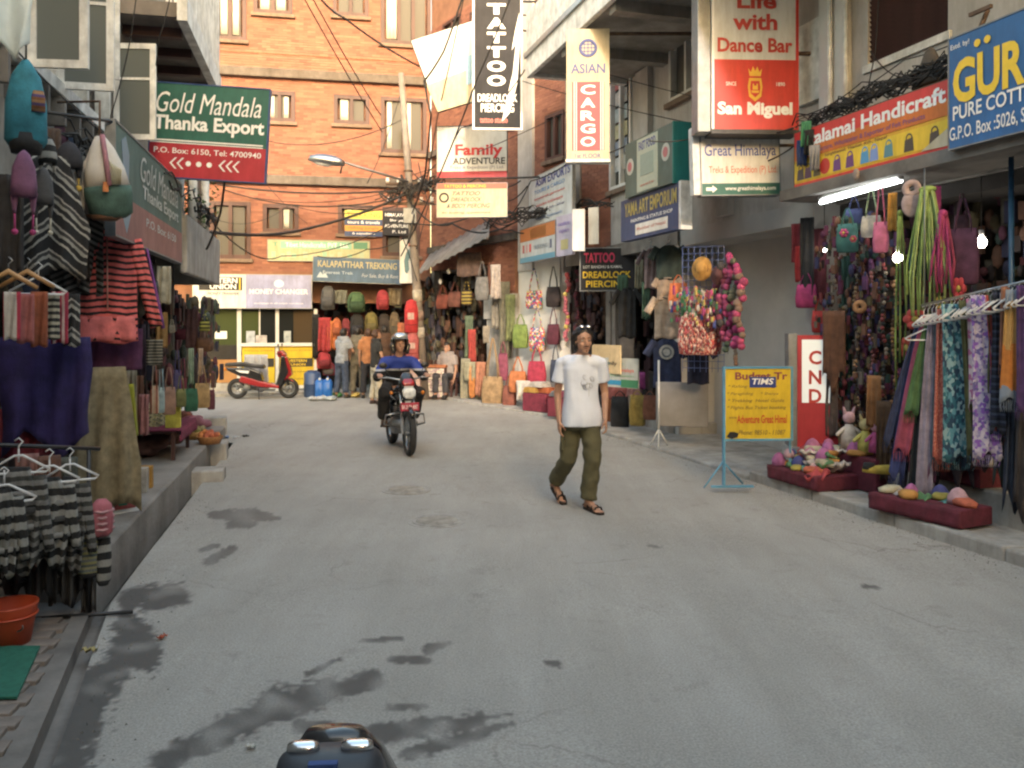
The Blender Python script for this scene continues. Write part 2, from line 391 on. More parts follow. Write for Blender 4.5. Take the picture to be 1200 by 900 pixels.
m2 = n.new('ShaderNodeMixRGB'); m2.inputs[2].default_value = (.085, .082, .076, 1); l.new(at.outputs['Fac'], m2.inputs[0]); l.new(mz.outputs[0], m2.inputs[1])
l.new(m2.outputs[0], p.inputs['Base Color'])
mr = n.new('ShaderNodeMapRange'); mr.inputs['To Min'].default_value = .9; mr.inputs['To Max'].default_value = .6; l.new(at.outputs['Fac'], mr.inputs[0]); l.new(mr.outputs[0], p.inputs['Roughness'])
bb = n.new('ShaderNodeBump'); bb.inputs['Strength'].default_value = .8; bb.inputs['Distance'].default_value = .008
t3 = noise_n(n, l, 95, 6, rough=.8); l.new(t3.outputs[0], bb.inputs['Height']); l.new(bb.outputs[0], p.inputs['Normal'])
road_mesh()
sheet('side_street', [(-30, 12.7), (-4.1, 12.7), (-5.2, 23.6), (-30, 21)], -.012, 'asphalt')

# manholes
M('iron_dusty', (.315, .302, .278), .9, .3, 9, .4, 60)
def manhole(loc, r, label):
    o = thing('manhole_cover', label, 'manhole cover', loc, .4)
    MB().loft([(0, r, r), (.008, r, r)], 40, sm=False).build('rim', 'iron_dusty', o)
    MB().loft([(0, r*.84, r*.84), (.013, r*.83, r*.83)], 40, sm=False).build('lid', 'iron_dusty', o)
    mb = MB()
    for i in range(-3, 4):
        q = math.sqrt(max(0, (r*.72)**2-(i*r*.2)**2))
        if q > .02: mb.b2((-q, i*r*.2-.012, .0135), (q, i*r*.2+.012, .018))
    mb.build('rib', 'iron_dusty', o)
manhole(G(512, 611, 0)+Vector((0, 0, -.004)), .26, 'round iron manhole cover in the middle of the road')
manhole(G(476, 574, 0)+Vector((0, 0, -.004)), .26, 'smaller looking round manhole cover farther up the road behind the motorcycle side')

# left pavement (low paving near the camera, drain channel, raised platform further on)
def Ls(y, s, z): return (lx(y, s), y, z)
def lslab(name, y0, y1, s0, s1, z0, z1, mat, bevel=.01):
    mb = MB(); mb.hexa([Ls(y0, s0, z0), Ls(y0, s1, z0), Ls(y1, s1, z0), Ls(y1, s0, z0)][::-1], [Ls(y0, s0, z1), Ls(y0, s1, z1), Ls(y1, s1, z1), Ls(y1, s0, z1)][::-1])
    return struct(name, mb, mat, bevel)
for i_, (y0_, y1_) in enumerate(((-3, 3.4), (3.4, 5.349))):
    def ns(nm, a_, b_, z0_, z1_, mt_):
        n0, n1 = near(y0_), near(y1_); mb_ = MB(); q = lambda y_, s_, z_: (lx(y_, s_), y_, z_)
        mb_.hexa([q(y0_, n0+a_, z0_), q(y0_, b_ if b_ > 1 else n0+b_, z0_), q(y1_, b_ if b_ > 1 else n1+b_, z0_), q(y1_, n1+a_, z0_)][::-1], [q(y0_, n0+a_, z1_), q(y0_, b_ if b_ > 1 else n0+b_, z1_), q(y1_, b_ if b_ > 1 else n1+b_, z1_), q(y1_, n1+a_, z1_)][::-1])
        return struct(nm, mb_, mt_, 0)
    ns('drain_channel', -.01, .10, -.155, -.075, 'concrete_dark'); ns('kerb', .10, .20, -.155, .02, 'concrete_dark'); pv = ns('pavement', .20, 1.6, -.155, .004, 'concrete_dark')
M('paver', (.20, .165, .14), .9, .35, 5, .5, 40)
pm = []
for v_ in range(4):
    mb = MB(); mb.box((0, 0, .012), (.225, .105, .03)); o_ = mb.build('brick', 'paver', pv, .006); pm.append(o_)
y = 2.9; k = 0
while y < 5.2:
    s = near(y)+.21
    while s < 1.15:
        o_ = pm[k] if k < 4 else pm[k % 4].copy()
        if k >= 4: C.objects.link(o_)
        o_.location = (lx(y, s+.11+(.05 if int(round(y/.115)) % 2 else 0)), y, random.uniform(-.004, .005)); o_.rotation_euler = (random.uniform(-.02, .02), 0, rad(8)+random.uniform(-.05, .05))
        k += 1; s += .235
    y += .115
lslab('platform', 5.35, 12.6, 0, 1.0, -.155, .25, M('platform_concrete', (.15, .135, .12), .95, .5, 1.6, .8, 18, col2=(.31, .29, .265)), .02)
lslab('shop_floor', -3, 12.6, 1.0, 3.6, -.155, .27, 'concrete_dark', 0)
# right pavement and kerb
def Rs(y, t, z): return (rx(y, t), y, z)
def rslab(name, y0, y1, t0, t1, z0, z1, mat, bevel=.01, f=Rs):
    mb = MB(); mb.hexa([f(y0, t0, z0), f(y0, t1, z0), f(y1, t1, z0), f(y1, t0, z0)], [f(y0, t0, z1), f(y0, t1, z1), f(y1, t1, z1), f(y1, t0, z1)])
    return struct(name, mb, mat, bevel)
def Bs(y, t, z): return (bx_(y, t), y, z)
ys_ = [-12, 0, 3, 4.1, 5.2, 6.3, 7.4, 8.5, 9.6]
for i in range(len(ys_)-1): rslab('kerb', ys_[i]+.006, ys_[i+1]-.006, 0, .17, -.155, .10+.01*(i % 2), 'concrete', .02)
for i, y0 in enumerate([9.6, 11.2, 12.8, 14.3]): rslab('kerb', y0+.006, [11.2, 12.8, 14.3, 15.78][i]-.006, 0, .15, -.155, .05, 'concrete', .02)
rslab('pavement', -12, 9.6, .172, 1.2, -.155, .09, 'concrete', 0)
rslab('pavement', 9.6, 15.8, .152, 2.6, -.155, .045, 'concrete', 0)
rslab('shop_floor', -12, 10.0, .62, 4.2, -.15, .36, 'concrete', .02)
rslab('shop_floor', 13.3, 15.8, .95, 4, -.15, .22, 'concrete', .02)
rslab('pavement', 15.8, 22.6, .02, 1.0, -.155, .05, 'concrete', .02, Bs)
rslab('shop_floor', 15.8, 22.6, 1.0, 4, -.15, .12, 'concrete_dark', 0, Bs)
# front of the end building: a step of pavement
mb = MB(); mb.hexa([(-14, 19.35, -.15), (-2.1, 21.75, -.15), (-2.1, 23, -.15), (-14, 20.6, -.15)], [(-14, 19.35, .07), (-2.1, 21.75, .07), (-2.1, 23, .07), (-14, 20.6, .07)])
struct('pavement', mb, 'concrete', .01)

# ================================================================ BUILDING AT THE END (brick, windows facing the street)
def window(parent, x0, z0, x1, z1, n=2, frame='wood_dark', pane='window_glass', sill=True, cur=None, y=0, fw=.055, transom=0, cmat='white_sheet', proud=.04):
    """a framed window in local x,z of its building; panes and sill are sub-parts, curtains parts of their own"""
    mb = MB(); f = fw
    mb.b2((x0, y-proud, z0), (x0+f, y+.12, z1)); mb.b2((x1-f, y-proud, z0), (x1, y+.12, z1))
    mb.b2((x0+f, y-proud+.002, z1-f), (x1-f, y+.118, z1)); mb.b2((x0+f, y-proud+.002, z0), (x1-f, y+.118, z0+f))
    cw = (x1-x0-2*f)/n
    for i in range(1, n):
        xx = x0+f+cw*i; mb.b2((xx-f*.45, y-proud+.004, z0+f), (xx+f*.45, y+.115, z1-f))
    zt = z1-f
    if transom:
        zt = z1-f-(z1-z0)*transom; mb.b2((x0+f, y-proud+.005, zt-f*.35), (x1-f, y+.112, zt+f*.35))
    fr = mb.build('window', frame, parent)
    for i in range(n):
        a = x0+f+cw*i+f*.5; b = x0+f+cw*(i+1)-f*.5
        MB().b2((a, y+.05, z0+f*1.1), (b, y+.056, zt)).build('pane', pane, fr)
        if transom: MB().b2((a, y+.05, zt+f*.4), (b, y+.056, z1-f*1.1)).build('pane', pane, fr)
        if cur and i < len(cur) and cur[i]:
            c0, c1 = cur[i]; MB().cloth((b-a)*c1, (b-a)*c1, (zt-z0-f)*.96, 8, 3, .012, 3, z0=zt-.02, x0=a+(b-a)*(c0+c1/2), y0=y+.03).build('curtain', cmat, fr)
    if sill: MB().b2((x0-.06, y-.10, z0-.09), (x1+.06, y+.0, z0-.002)).build('sill', 'sill_stone', fr, .012)
    return fr

M('brick_a', (.28, .10, .055), .9, .3, 9, .3, 60)
m, n, l, p = newmat('brick_var'); p.inputs['Roughness'].default_value = .9
at = n.new('ShaderNodeAttribute'); at.attribute_name = 'tint'; r = n.new('ShaderNodeValToRGB')
r.color_ramp.elements[0].color = (.235, .085, .052, 1); r.color_ramp.elements[1].color = (.40, .165, .10, 1); l.new(at.outputs['Fac'], r.inputs[0])
t = noise_n(n, l, 2.2, 5); mx = n.new('ShaderNodeMixRGB'); mx.blend_type = 'MULTIPLY'; mx.inputs[0].default_value = .45
l.new(r.outputs[0], mx.inputs[1]); l.new(t.outputs[0], mx.inputs[2]); 
br = n.new('ShaderNodeBrightContrast'); br.inputs['Bright'].default_value = .02; l.new(mx.outputs[0], br.inputs[0]); l.new(br.outputs[0], p.inputs['Base Color'])
def brickwork(parent, x0, z0, x1, z1, holes, y=0, bl=.205, bh=.064, seed=1):
    rnd = random.Random(seed); vs, fs, tint = [], [], []; z = z0; row = 0; g = .010
    while z < z1:
        x = x0-(bl/2 if row % 2 else 0)
        while x < x1:
            a, b, c_, d_ = max(x, x0)+g/2, min(x+bl, x1)-g/2, z+g/2, min(z+bh, z1)-g/2
            ok = b-a > .03 and d_-c_ > .02
            if ok:
                for h in holes:
                    if b > h[0] and a < h[2] and d_ > h[1] and c_ < h[3]:
                        if a < h[0]-.05: b = h[0]
                        elif b > h[2]+.05: a = h[2]
                        else: ok = False; break
            if ok:
                o_ = len(vs); yy = y-.010-rnd.random()*.004
                for p_ in ((a, y, c_), (b, y, c_), (b, y, d_), (a, y, d_), (a, yy, c_), (b, yy, c_), (b, yy, d_), (a, yy, d_)): vs.append(p_)
                fs += [(o_+4, o_+5, o_+6, o_+7), (o_, o_+1, o_+5, o_+4), (o_+1, o_+2, o_+6, o_+5), (o_+2, o_+3, o_+7, o_+6), (o_+3, o_, o_+4, o_+7)]
                tint += [min(1, max(0, rnd.gauss(.5, .25)))]*5
            x += bl
        z += bh; row += 1
    me = bpy.data.meshes.new('brickwork'); me.from_pydata(vs, [], fs)
    a = me.attributes.new('tint', 'FLOAT', 'FACE'); a.data.foreach_set('value', tint); me.materials.append(MT('brick_var'))
    o = bpy.data.objects.new('brickwork', me); C.objects.link(o); o.parent = parent; o['kind'] = 'stuff'; return o
def wall_holes(parent, x0, z0, x1, z1, holes, mat, y=0, th=.25, name='wall'):
    """a wall slab with rectangular openings"""
    xs = sorted({x0, x1, *[min(max(h[0], x0), x1) for h in holes], *[min(max(h[2], x0), x1) for h in holes]})
    zs = sorted({z0, z1, *[min(max(h[1], z0), z1) for h in holes], *[min(max(h[3], z0), z1) for h in holes]})
    mb = MB(); nx, nz = len(xs)-1, len(zs)-1
    solid = [[not any(h[0] < (xs[i]+xs[i+1])/2 < h[2] and h[1] < (zs[j]+zs[j+1])/2 < h[3] for h in holes) for j in range(nz)] for i in range(nx)]
    vid = {}
    def vv(i, j, s):
        if (i, j, s) not in vid: vid[(i, j, s)] = len(mb.v); mb.v.append((xs[i], y+(th if s else 0), zs[j]))
        return vid[(i, j, s)]
    def ff(*q): mb.f.append(q); mb.s.append(False); mb.m.append(0)
    for i in range(nx):
        for j in range(nz):
            if not solid[i][j]: continue
            ff(vv(i, j, 0), vv(i+1, j, 0), vv(i+1, j+1, 0), vv(i, j+1, 0)); ff(vv(i, j, 1), vv(i, j+1, 1), vv(i+1, j+1, 1), vv(i+1, j, 1))
            if i == 0 or not solid[i-1][j]: ff(vv(i, j, 0), vv(i, j+1, 0), vv(i, j+1, 1), vv(i, j, 1))
            if i == nx-1 or not solid[i+1][j]: ff(vv(i+1, j, 0), vv(i+1, j, 1), vv(i+1, j+1, 1), vv(i+1, j+1, 0))
            if j == 0 or not solid[i][j-1]: ff(vv(i, j, 0), vv(i, j, 1), vv(i+1, j, 1), vv(i+1, j, 0))
            if j == nz-1 or not solid[i][j+1]: ff(vv(i, j+1, 0), vv(i+1, j+1, 0), vv(i+1, j+1, 1), vv(i, j+1, 1))
    return mb.build(name, mat, parent)

bc = thing('brick_building', 'orange brick building with dark wooden windows closing the end of the street', 'building', (-7.5, 21.5, 0), RC)
def cl(px, py, o=0): q = loc_in(bc, CC(px, py, o)); return q
cwin = []   # px boxes, panes, curtains
for (a, b, c_, d_, n_, cur, tr) in [(236, -34, 289, 45, 3, [None, (.0, .9), (.0, .8)], 0), (297, -24, 343, 15, 2, [(.05, .8), (.1, .8)], 0), (390, -24, 432, 18, 2, [None, None], 0), (446, -34, 505, 51, 3, [(.0, 1), None, None], 0),
                       (309, 108, 346, 142, 2, [(.05, .55), (.3, .6)], 0), (391, 113, 433, 145, 2, [(.1, .75), None], 0), (446, 116, 500, 179, 2, [(.05, .3), (.1, .25)], 0),
                       (246, 237, 294, 303, 2, None, 0), (308, 240, 350, 272, 2, [None, (.05, .6)], 0), (396, 241, 437, 274, 2, [(.3, .5), None], 0), (448, 244, 492, 300, 2, None, 0)]:
    p0, p1 = cl(a, d_), cl(c_, b); cwin.append((p0.x, p0.z, p1.x, p1.z, n_, cur, tr))
holes = [(h[0], h[1], h[2], h[3]) for h in cwin]
zb = cl(300, 318).z      # brick starts above the shop signs
xL, xR = -6.5, loc_in(bc, (-2.16, 22.57, 0)).x
wall_holes(bc, xL, zb-.2, xR, 10.6, holes, 'mortar')
brickwork(bc, -1.2, zb, xR, 10.4, [(h[0]-.0, h[1]-.085, h[2]+.0, h[3]) for h in holes])
for h in cwin: window(bc, *h[:4], h[4], cur=h[5], fw=.10)
for py in (212, 88):
    z = cl(330, py).z; MB().b2((xL, -.16, z-.10), (xR, 0, z+.13)).build('ledge', 'concrete_band', bc, .02)
for py in (64,):
    z = cl(330, py).z; MB().b2((-1.2, -.03, z-.006), (xR, -.0, z+.02)).build('course', 'brick_a', bc)
MB().b2((xL, .25, 2.3), (xR, 4, 10.5)).build('core', 'mortar', bc)
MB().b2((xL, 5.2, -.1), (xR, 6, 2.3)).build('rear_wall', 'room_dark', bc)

# ================================================================ BUILDING WHERE THE STREET BENDS (brick, right)
bb_ = thing('corner_building', 'brick and plaster building with small shops where the street bends', 'building', (bx_(22.5, 1), 22.5, 0), RB)
def bl(px, py, t=1): return loc_in(bb_, B(px, py, t))
LB = math.hypot(.59, 1)*(22.5-15.8)
hB = []
for (a, b, c_, d_) in [(520, 15, 541, 95), (552, -10, 590, 60), (640, 128, 662, 190)]:
    p0, p1 = bl(a, d_), bl(c_, b); hB.append((p0.x, p0.z, p1.x, p1.z))
x612, x626, x608, x576 = bl(610, 200).x, bl(627, 200).x, bl(608, 200).x, bl(575, 200).x
wall_holes(bb_, 0, 3.15, LB, 10.4, hB, 'mortar')
brickwork(bb_, 0, 3.15, LB, 9.5, hB, seed=3)
for h in hB: window(bb_, *h, 2, fw=.07)
MB().b2((x612, -.07, 2.9), (x626, 0, 10.4)).build('column', 'plaster', bb_)
x5 = bl(665, 200).x; MB().b2((x5, -.05, 2.9), (x5+.5, 0, 10.4)).build('column', 'plaster_old', bb_)
pz = bl(590, 345).z
MB().b2((x576, -.1, 0), (x608, .3, pz-.55)).build('pillar', 'concrete', bb_)
MB().b2((x576-.05, -.16, pz-.55), (x608+.05, .3, pz)).build('pillar_head', 'concrete', bb_)
MB().b2((x576+.02, -.08, pz), (x608-.02, .3, 3.2)).build('pillar_core', 'mortar', bb_)
brickwork(bb_, x576+.02, pz, x608-.02, 3.2, [], y=-.08, seed=5)
MB().b2((x608+.02, -.02, .05), (bl(657, 300).x, .25, 3.15)).build('shop_wall', 'plaster_white', bb_)
for x in (0.02, bl(540, 300).x, LB-.15): MB().b2((x, .0, 0), (x+.14, .25, 3.15)).build('post', 'concrete_dark', bb_)
for zz in (3.6, 6.1): MB().b2((0, -.13, zz), (x612-.01, -.001, zz+.16)).build('ledge', 'concrete_band', bb_, .01)
MB().b2((0, .25, 3.1), (LB, 3, 10.4)).build('core', 'plaster_old', bb_)
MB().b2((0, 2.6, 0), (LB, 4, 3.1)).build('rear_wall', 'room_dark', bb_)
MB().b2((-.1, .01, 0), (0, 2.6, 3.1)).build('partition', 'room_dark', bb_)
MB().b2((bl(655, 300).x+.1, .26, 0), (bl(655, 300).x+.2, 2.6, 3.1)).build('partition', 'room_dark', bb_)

# ================================================================ RIGHT ROW (plaster)
ba = thing('plaster_building', 'grey plastered building with deep balcony above the souvenir shops', 'building', (rx(15.8, 1), 15.8, 0), RA)
KA = math.hypot(.295, 1)
def al(px, py, t=1): return loc_in(ba, R(px, py, t))
def ax(Y): return (15.8-Y)*KA
hA = []
for (a, b, c_, d_) in [(716, 80, 741, 232), (786, 18, 826, 122), (1017, -40, 1111, 76)]:
    p0 = al(a, d_); p1 = al(c_, b); p2 = al(a, b); hA.append((p0.x, p0.z, p1.x, min(p2.z, 5.95) if a < 1000 else 6.0))
hA[0] = (al(716, 0).x, al(716, 225).z, al(741, 0).x, al(716, 80).z)
hA[1] = (al(786, 0).x, al(786, 122).z, al(826, 0).x, al(786, 22).z)
hA[2] = (al(1017, 0).x, al(1017, 77).z, al(1111, 0).x, al(1017, -15).z)
wall_holes(ba, 0, 3.2, ax(5.2), 7.8, hA, 'plaster')
window(ba, *hA[0], 2, frame='white_paint', pane='glass_dark', fw=.07); window(ba, *hA[1], 2, frame='white_paint', pane='window_glass', fw=.07)
x0, z0, x1, z1 = hA[2]
MB().b2((x0-.05, -.03, z0-.08), (x1+.05, 0, z0)).build('sill', 'white_worn', ba)
mb = MB()
for i in range(16):
    zz = z0+(z1-z0)*i/16; mb.add([(x0, .06, zz), (x1, .06, zz), (x1, .02, zz+(z1-z0)/16), (x0, .02, zz+(z1-z0)/16)], [(0, 1, 2, 3)])
sh = mb.build('shutter', 'wood_dark', ba)
MB().b2((x0, .1, z0), (x1, .14, z1)).build('shutter_back', 'room_dark', ba)
# posters behind the first window
for i, (c_, dz) in enumerate([((.5, .12, .1), .0), ((.5, .45, .4), .3), ((.45, .5, .5), .6), ((.55, .5, .3), .9), ((.3, .35, .45), 1.2), ((.6, .58, .55), 1.5)]):
    a, b = hA[0][0]+.1, hA[0][2]-.3; zz = hA[0][3]-.2-dz
    MB().b2((a, .035, zz-.25), (b, .045, zz)).build('poster', col(c_), ba)
# pilasters, boxes and pipe
for px, wd in ((968, .45), (750, .5), (845, .35)):
    x = al(px, 0).x; MB().b2((x, -.10, 3.25), (x+wd, 0, 6.02)).build('pilaster', 'plaster_white' if px == 968 else 'plaster', ba, .01)
for px in (985, 1004): x = al(px, 0).x; MB().tube([(x, -.14, 3.3), (x, -.14, 6.0)], .03, 8).build('pipe', 'white_worn', ba)
mb = MB(); x = al(938, 0).x; mb.b2((x, -.06, 4.35), (x+.55, 0, 5.3)); mb.build('panel', 'white_worn', ba, .01)
# balcony: soffit, front, posts
zs = 6.05; yb = -1.75
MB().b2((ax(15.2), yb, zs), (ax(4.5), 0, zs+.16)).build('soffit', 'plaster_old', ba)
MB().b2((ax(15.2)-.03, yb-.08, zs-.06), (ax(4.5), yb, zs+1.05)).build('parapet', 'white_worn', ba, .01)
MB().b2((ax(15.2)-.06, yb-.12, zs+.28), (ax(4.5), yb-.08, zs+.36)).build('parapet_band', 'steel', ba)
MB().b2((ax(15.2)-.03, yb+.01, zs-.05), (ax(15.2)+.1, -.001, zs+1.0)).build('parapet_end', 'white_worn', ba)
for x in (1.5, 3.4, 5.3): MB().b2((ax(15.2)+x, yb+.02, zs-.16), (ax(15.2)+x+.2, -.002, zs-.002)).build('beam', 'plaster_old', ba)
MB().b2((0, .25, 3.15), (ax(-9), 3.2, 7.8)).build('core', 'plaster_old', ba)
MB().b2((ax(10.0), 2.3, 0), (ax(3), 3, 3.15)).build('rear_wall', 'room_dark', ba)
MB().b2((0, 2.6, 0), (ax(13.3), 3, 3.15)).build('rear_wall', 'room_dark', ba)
MB().b2((ax(13.3), .60, 0), (ax(10.05), 1.2, 3.15)).build('grey_wall', 'plaster_grey', ba)
MB().b2((ax(13.42), -.02, 0), (ax(13.2), 2.6, 3.16)).build('side_pillar', 'plaster_grey', ba)
MB().b2((ax(10.07), -.06, 0), (ax(9.93), 2.4, 3.2)).build('side_pillar', 'plaster_grey', ba)
MB().b2((ax(13.3), 0, 2.95), (ax(10.05), .61, 3.2)).build('lintel', 'plaster_grey', ba)
MB().b2((-.1, -.04, 2.98), (ax(13.2), .2, 3.2)).build('lintel', 'concrete_dark', ba)
MB().b2((ax(9.95), -.5, 3.16), (ax(4.5), .2, 3.28)).build('canopy', 'concrete_dark', ba)
MB().b2((0, 0.02, 0), (.16, .4, 3.0)).build('post', 'concrete_dark', ba)
MB().b2((ax(5.2), 0, 0), (ax(-9), .25, 7.8)).build('wall', 'plaster_old', ba)
MB().b2((0, 0.3, 3.0), (ax(3), 2.6, 3.14)).build('shop_ceiling', 'room_dark', ba)

# ================================================================ LEFT ROW
bL = thing('timber_window_building', 'old plaster building with open white casement windows over the clothes stalls', 'building', (lx(0, .7), 0, 0), RL)
KL = math.hypot(.22, 1)
def ly_(Y): return Y*KL
def ll(px, py, s=.7): return loc_in(bL, L(px, py, s))
wL = [(ly_(5.35), 3.62, ly_(8.5), 6.2)]
wall_holes(bL, ly_(-6), 2.75, ly_(12.4), 6.8, wL, 'plaster_old')
MB().b2((ly_(-6), 1.8, 0), (ly_(12.4), 3.6, 6.8)).build('core', 'room_dark', bL)
MB().b2((ly_(12.3), .25, 0), (ly_(12.45), 3.6, 6.8)).build('end_wall', 'plaster_old', bL)
MB().b2((ly_(-6), -.02, 0), (ly_(4.2), .25, 2.75)).build('wall', 'plaster_old', bL)
MB().b2((ly_(-6), .26, 2.62), (ly_(12.3), 1.8, 2.74)).build('shop_ceiling', 'room_dark', bL)
a, b = wL[0][0], wL[0][2]
mb = MB(); f = .07
for x in [a+i*(b-a-f)/4 for i in range(5)]: mb.b2((x, -.03, 3.62), (x+f, .1, 6.2))
mb.b2((a, -.028, 6.13), (b, .098, 6.2)); mb.b2((a, -.028, 3.62), (b, .098, 3.69)); mb.b2((a, -.026, 5.2), (b, .096, 5.27))
wf = mb.build('window', 'white_worn', bL)
for i in range(4):
    x = a+i*(b-a-f)/4+f; MB().cloth((b-a)/4-.12, (b-a)/4-.12, 2.4, 8, 4, .02, 3, z0=6.1, x0=x+(b-a)/8-.05, y0=.2).build('curtain', 'curtain_beige' if 'curtain_beige' in MATS else M('curtain_beige', (.34, .32, .26), .9, .2, 6), wf)
MB().b2((a-.1, -.14, 3.52), (b+.1, .0, 3.618)).build('sill', 'white_worn', wf)
for i in range(9): x = a+i*(b-a)/8; MB().b2((x, -.16, 3.28), (x+.05, -.0, 3.5)).build('bracket', 'concrete_dark', wf)
def casement(px0, py0, px1, py1, s, ang, n=1):
    """an open sash hinged on the wall, swung out over the street"""
    q = loc_in(bL, L(px0, py1, s)); Y = LY(px0, s); w_ = (px1-px0)/FL*Y*1.04; h_ = (py1-py0)/FL*Y
    T = Matrix.Translation(q) @ Matrix.Rotation(ang-RL, 4, 'Z')
    mb = MB(); f = .055
    for p_, q_ in [((0, 0, 0), (f, .035, h_)), ((w_-f, 0, 0), (w_, .035, h_)), ((f, .001, 0), (w_-f, .034, f)), ((f, .001, h_-f), (w_-f, .034, h_)), ((f, .004, h_*.62), (w_-f, .03, h_*.62+.025))]: mb.b2(p_, q_, 0, T)
    sa = mb.build('casement', 'white_worn', wf)
    return sa, T, w_, h_
for i, (a0, b0, a1, b1, s_, an) in enumerate([(32, -60, 97, 78, .55, .10), (66, -60, 126, 103, .62, .22), (133, 50, 179, 163, .68, .06), (98, -40, 135, 90, .66, .3)]):
    sa, T, w_, h_ = casement(a0, b0, a1, b1, s_, an)
    MB().b2((.05, .014, .05), (w_-.05, .02, h_-.05), 0, T).build('pane_%s' % 'x' if False else 'casement_pane', 'glass_casement' if 'glass_casement' in MATS else glass('glass_casement', (.13, .14, .13), .15), wf)
# balcony over the far half
zs = 4.95
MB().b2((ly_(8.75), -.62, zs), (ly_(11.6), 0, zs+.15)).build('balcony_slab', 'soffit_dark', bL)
MB().b2((ly_(8.7), -.72, zs-.05), (ly_(11.65), -.62, zs+.2)).build('balcony_edge', 'white_worn', bL)
for i in range(22):
    x = ly_(8.72)+i*.136; MB().b2((x, -.70, zs+.2), (x+.10, -.665, zs+1.3)).build('slat', 'white_worn', bL)
for i in range(5):
    MB().b2((ly_(11.6)+.01, -.6+i*.13, zs-.02), (ly_(11.6)+.04, -.5+i*.13, zs+1.3)).build('slat', 'white_worn', bL)
for i in range(4): MB().b2((ly_(9.1+i*.7), -.6, zs-.1), (ly_(9.1+i*.7)+.1, -.01, zs-.002)).build('beam', 'wood_dark', bL)
# concrete canopy beyond the long sign
q0, q1 = ll(212, 250, .1), ll(252, 338, .1)
zc0 = 2.32
MB().b2((ly_(6.0), -.55, 2.62), (ly_(12.35), -.001, 2.72)).build('canopy', 'concrete_dark', bL)
MB().b2((ly_(9.35), -.62, zc0), (ly_(12.35), -.54, 2.98)).build('canopy_edge', 'concrete', bL, .02)
MB().b2((ly_(12.25), -.54, zc0), (ly_(12.35), 0, 2.95)).build('canopy_end', 'concrete', bL)
for Y in (9.6, 10.6, 11.7): MB().tube([(ly_(Y), -.5, 2.95), (ly_(Y), -.5, 3.75)], .055, 10).build('post', 'white_worn', bL)
for i in range(14): MB().b2((ly_(10.7)+i*.11, -.45, 2.95), (ly_(10.7)+i*.11+.075, -.42, 3.9)).build('slat', M('slat_brown', (.16, .11, .085), .8, .3, 5), bL)
for Y in (5.4, 8.6, 12.2): MB().b2((ly_(Y), 0, 0), (ly_(Y)+.12, .24, 2.75)).build('post', 'concrete_dark', bL)

# ================================================================ HOUSES BEHIND THE PHOTOGRAPHER (they shade the street)
def plain_house(name, label, x0, x1, y0, y1, h, mat):
    o = thing(name, label, 'building', ((x0+x1)/2, y1, 0), math.pi)
    w_ = x1-x0; dp = y1-y0; hs = []
    for fl in range(int(h/2.8)):
        for k in range(max(1, int(w_/2.2))):
            cx = -w_/2+(k+.5)*w_/max(1, int(w_/2.2)); hs.append((cx-.45, 1+fl*2.8, cx+.45, 2.2+fl*2.8))
    wall_holes(o, -w_/2, 0, w_/2, h, hs, mat); MB().b2((-w_/2, .25, 0), (w_/2, dp, h)).build('core', mat, o)
    for hh in hs: window(o, *hh, 2)
plain_house('tall_house', 'tall plastered house behind the viewer closing the street', -9, 1.99, -12, -8, 13.9, 'plaster_old')
plain_house('low_house', 'lower brick house behind the viewer in the middle', 2, 5.6, -12, -8.02, 7.0, 'brick_a')
plain_house('tower_house', 'narrow tower house behind the viewer beside the plaster row', 5.61, 9.5, -12, -8.04, 13.5, 'plaster_old')

# grit and small stones along the road edges
rnd = random.Random(77); mb = MB()
for i in range(1500):
    yy = rnd.uniform(2.2, 15)**1; e = abs(rnd.gauss(0, .16)); xx = lx(yy, near(yy))+.02+e if rnd.random() < .45 else rx(yy, 0)-.02-e
    r_ = rnd.uniform(.002, .008)
    mb.add([(xx+r_, yy, 0), (xx-r_*.6, yy+r_*.8, 0), (xx-r_*.5, yy-r_*.9, 0), (xx, yy, r_*1.1)], [(0, 1, 3), (1, 2, 3), (2, 0, 3)])
g_ = mb.build('gravel', 'concrete_dark'); tag(g_, 'loose grit and small stones gathered along the road edges', 'gravel', kind='stuff')
# ================================================================ SIGNS
def board_px(label, x0, y0, x1, y1, Y, mat, rz=0, frame=None, th=.05, fr=.02, **k):
    w_ = (x1-x0)/FL*Y/math.cos(rz); h_ = (y1-y0)/FL*Y
    return sign(label, W((x0+x1)/2, (y0+y1)/2, Y), rz, w_, h_, mat, frame, th, fr, **k), w_, h_
def board_pl(label, fn, t, x0, x1, zt, zb_, mat, rz, frame=None, th=.05, fr=.02, **k):
    P, Q = fn(x0, 380, t), fn(x1, 380, t); c_, w_, _ = span(P, Q); c_.z = (zt+zb_)/2
    return sign(label, c_, rz, w_, zt-zb_, mat, frame, th, fr, **k), w_, zt-zb_
def poly(parent, name, pts, w_, h_, mat, y=-.008, d=.003):
    return MB().prism([((p[0]-.5)*w_, (.5-p[1])*h_) for p in pts], y-d, y).build(name, mat, parent)
def disc(parent, name, cx, cz, r, w_, h_, mat, y=-.008, rz_=1.0, n=20):
    x, z = (cx-.5)*w_, (.5-cz)*h_
    return MB().prism([(x+r*math.cos(6.283*i/n), z+r*rz_*math.sin(6.283*i/n)) for i in range(n)], y-.003, y).build(name, mat, parent)
def ring(parent, name, cx, cz, r, t_, w_, h_, mat, y=-.010):
    return MB().torus(((cx-.5)*w_, y, (.5-cz)*h_), r, t_, 'y', 24, 6, ry=.002).build(name, mat, parent)
WHT, BLK, RED, BLU, YEL, GRN = ink((.82, .82, .80)), ink((.02, .02, .022)), ink((.55, .02, .025)), ink((.03, .05, .22)), ink((.80, .55, .03)), ink((.02, .12, .07))
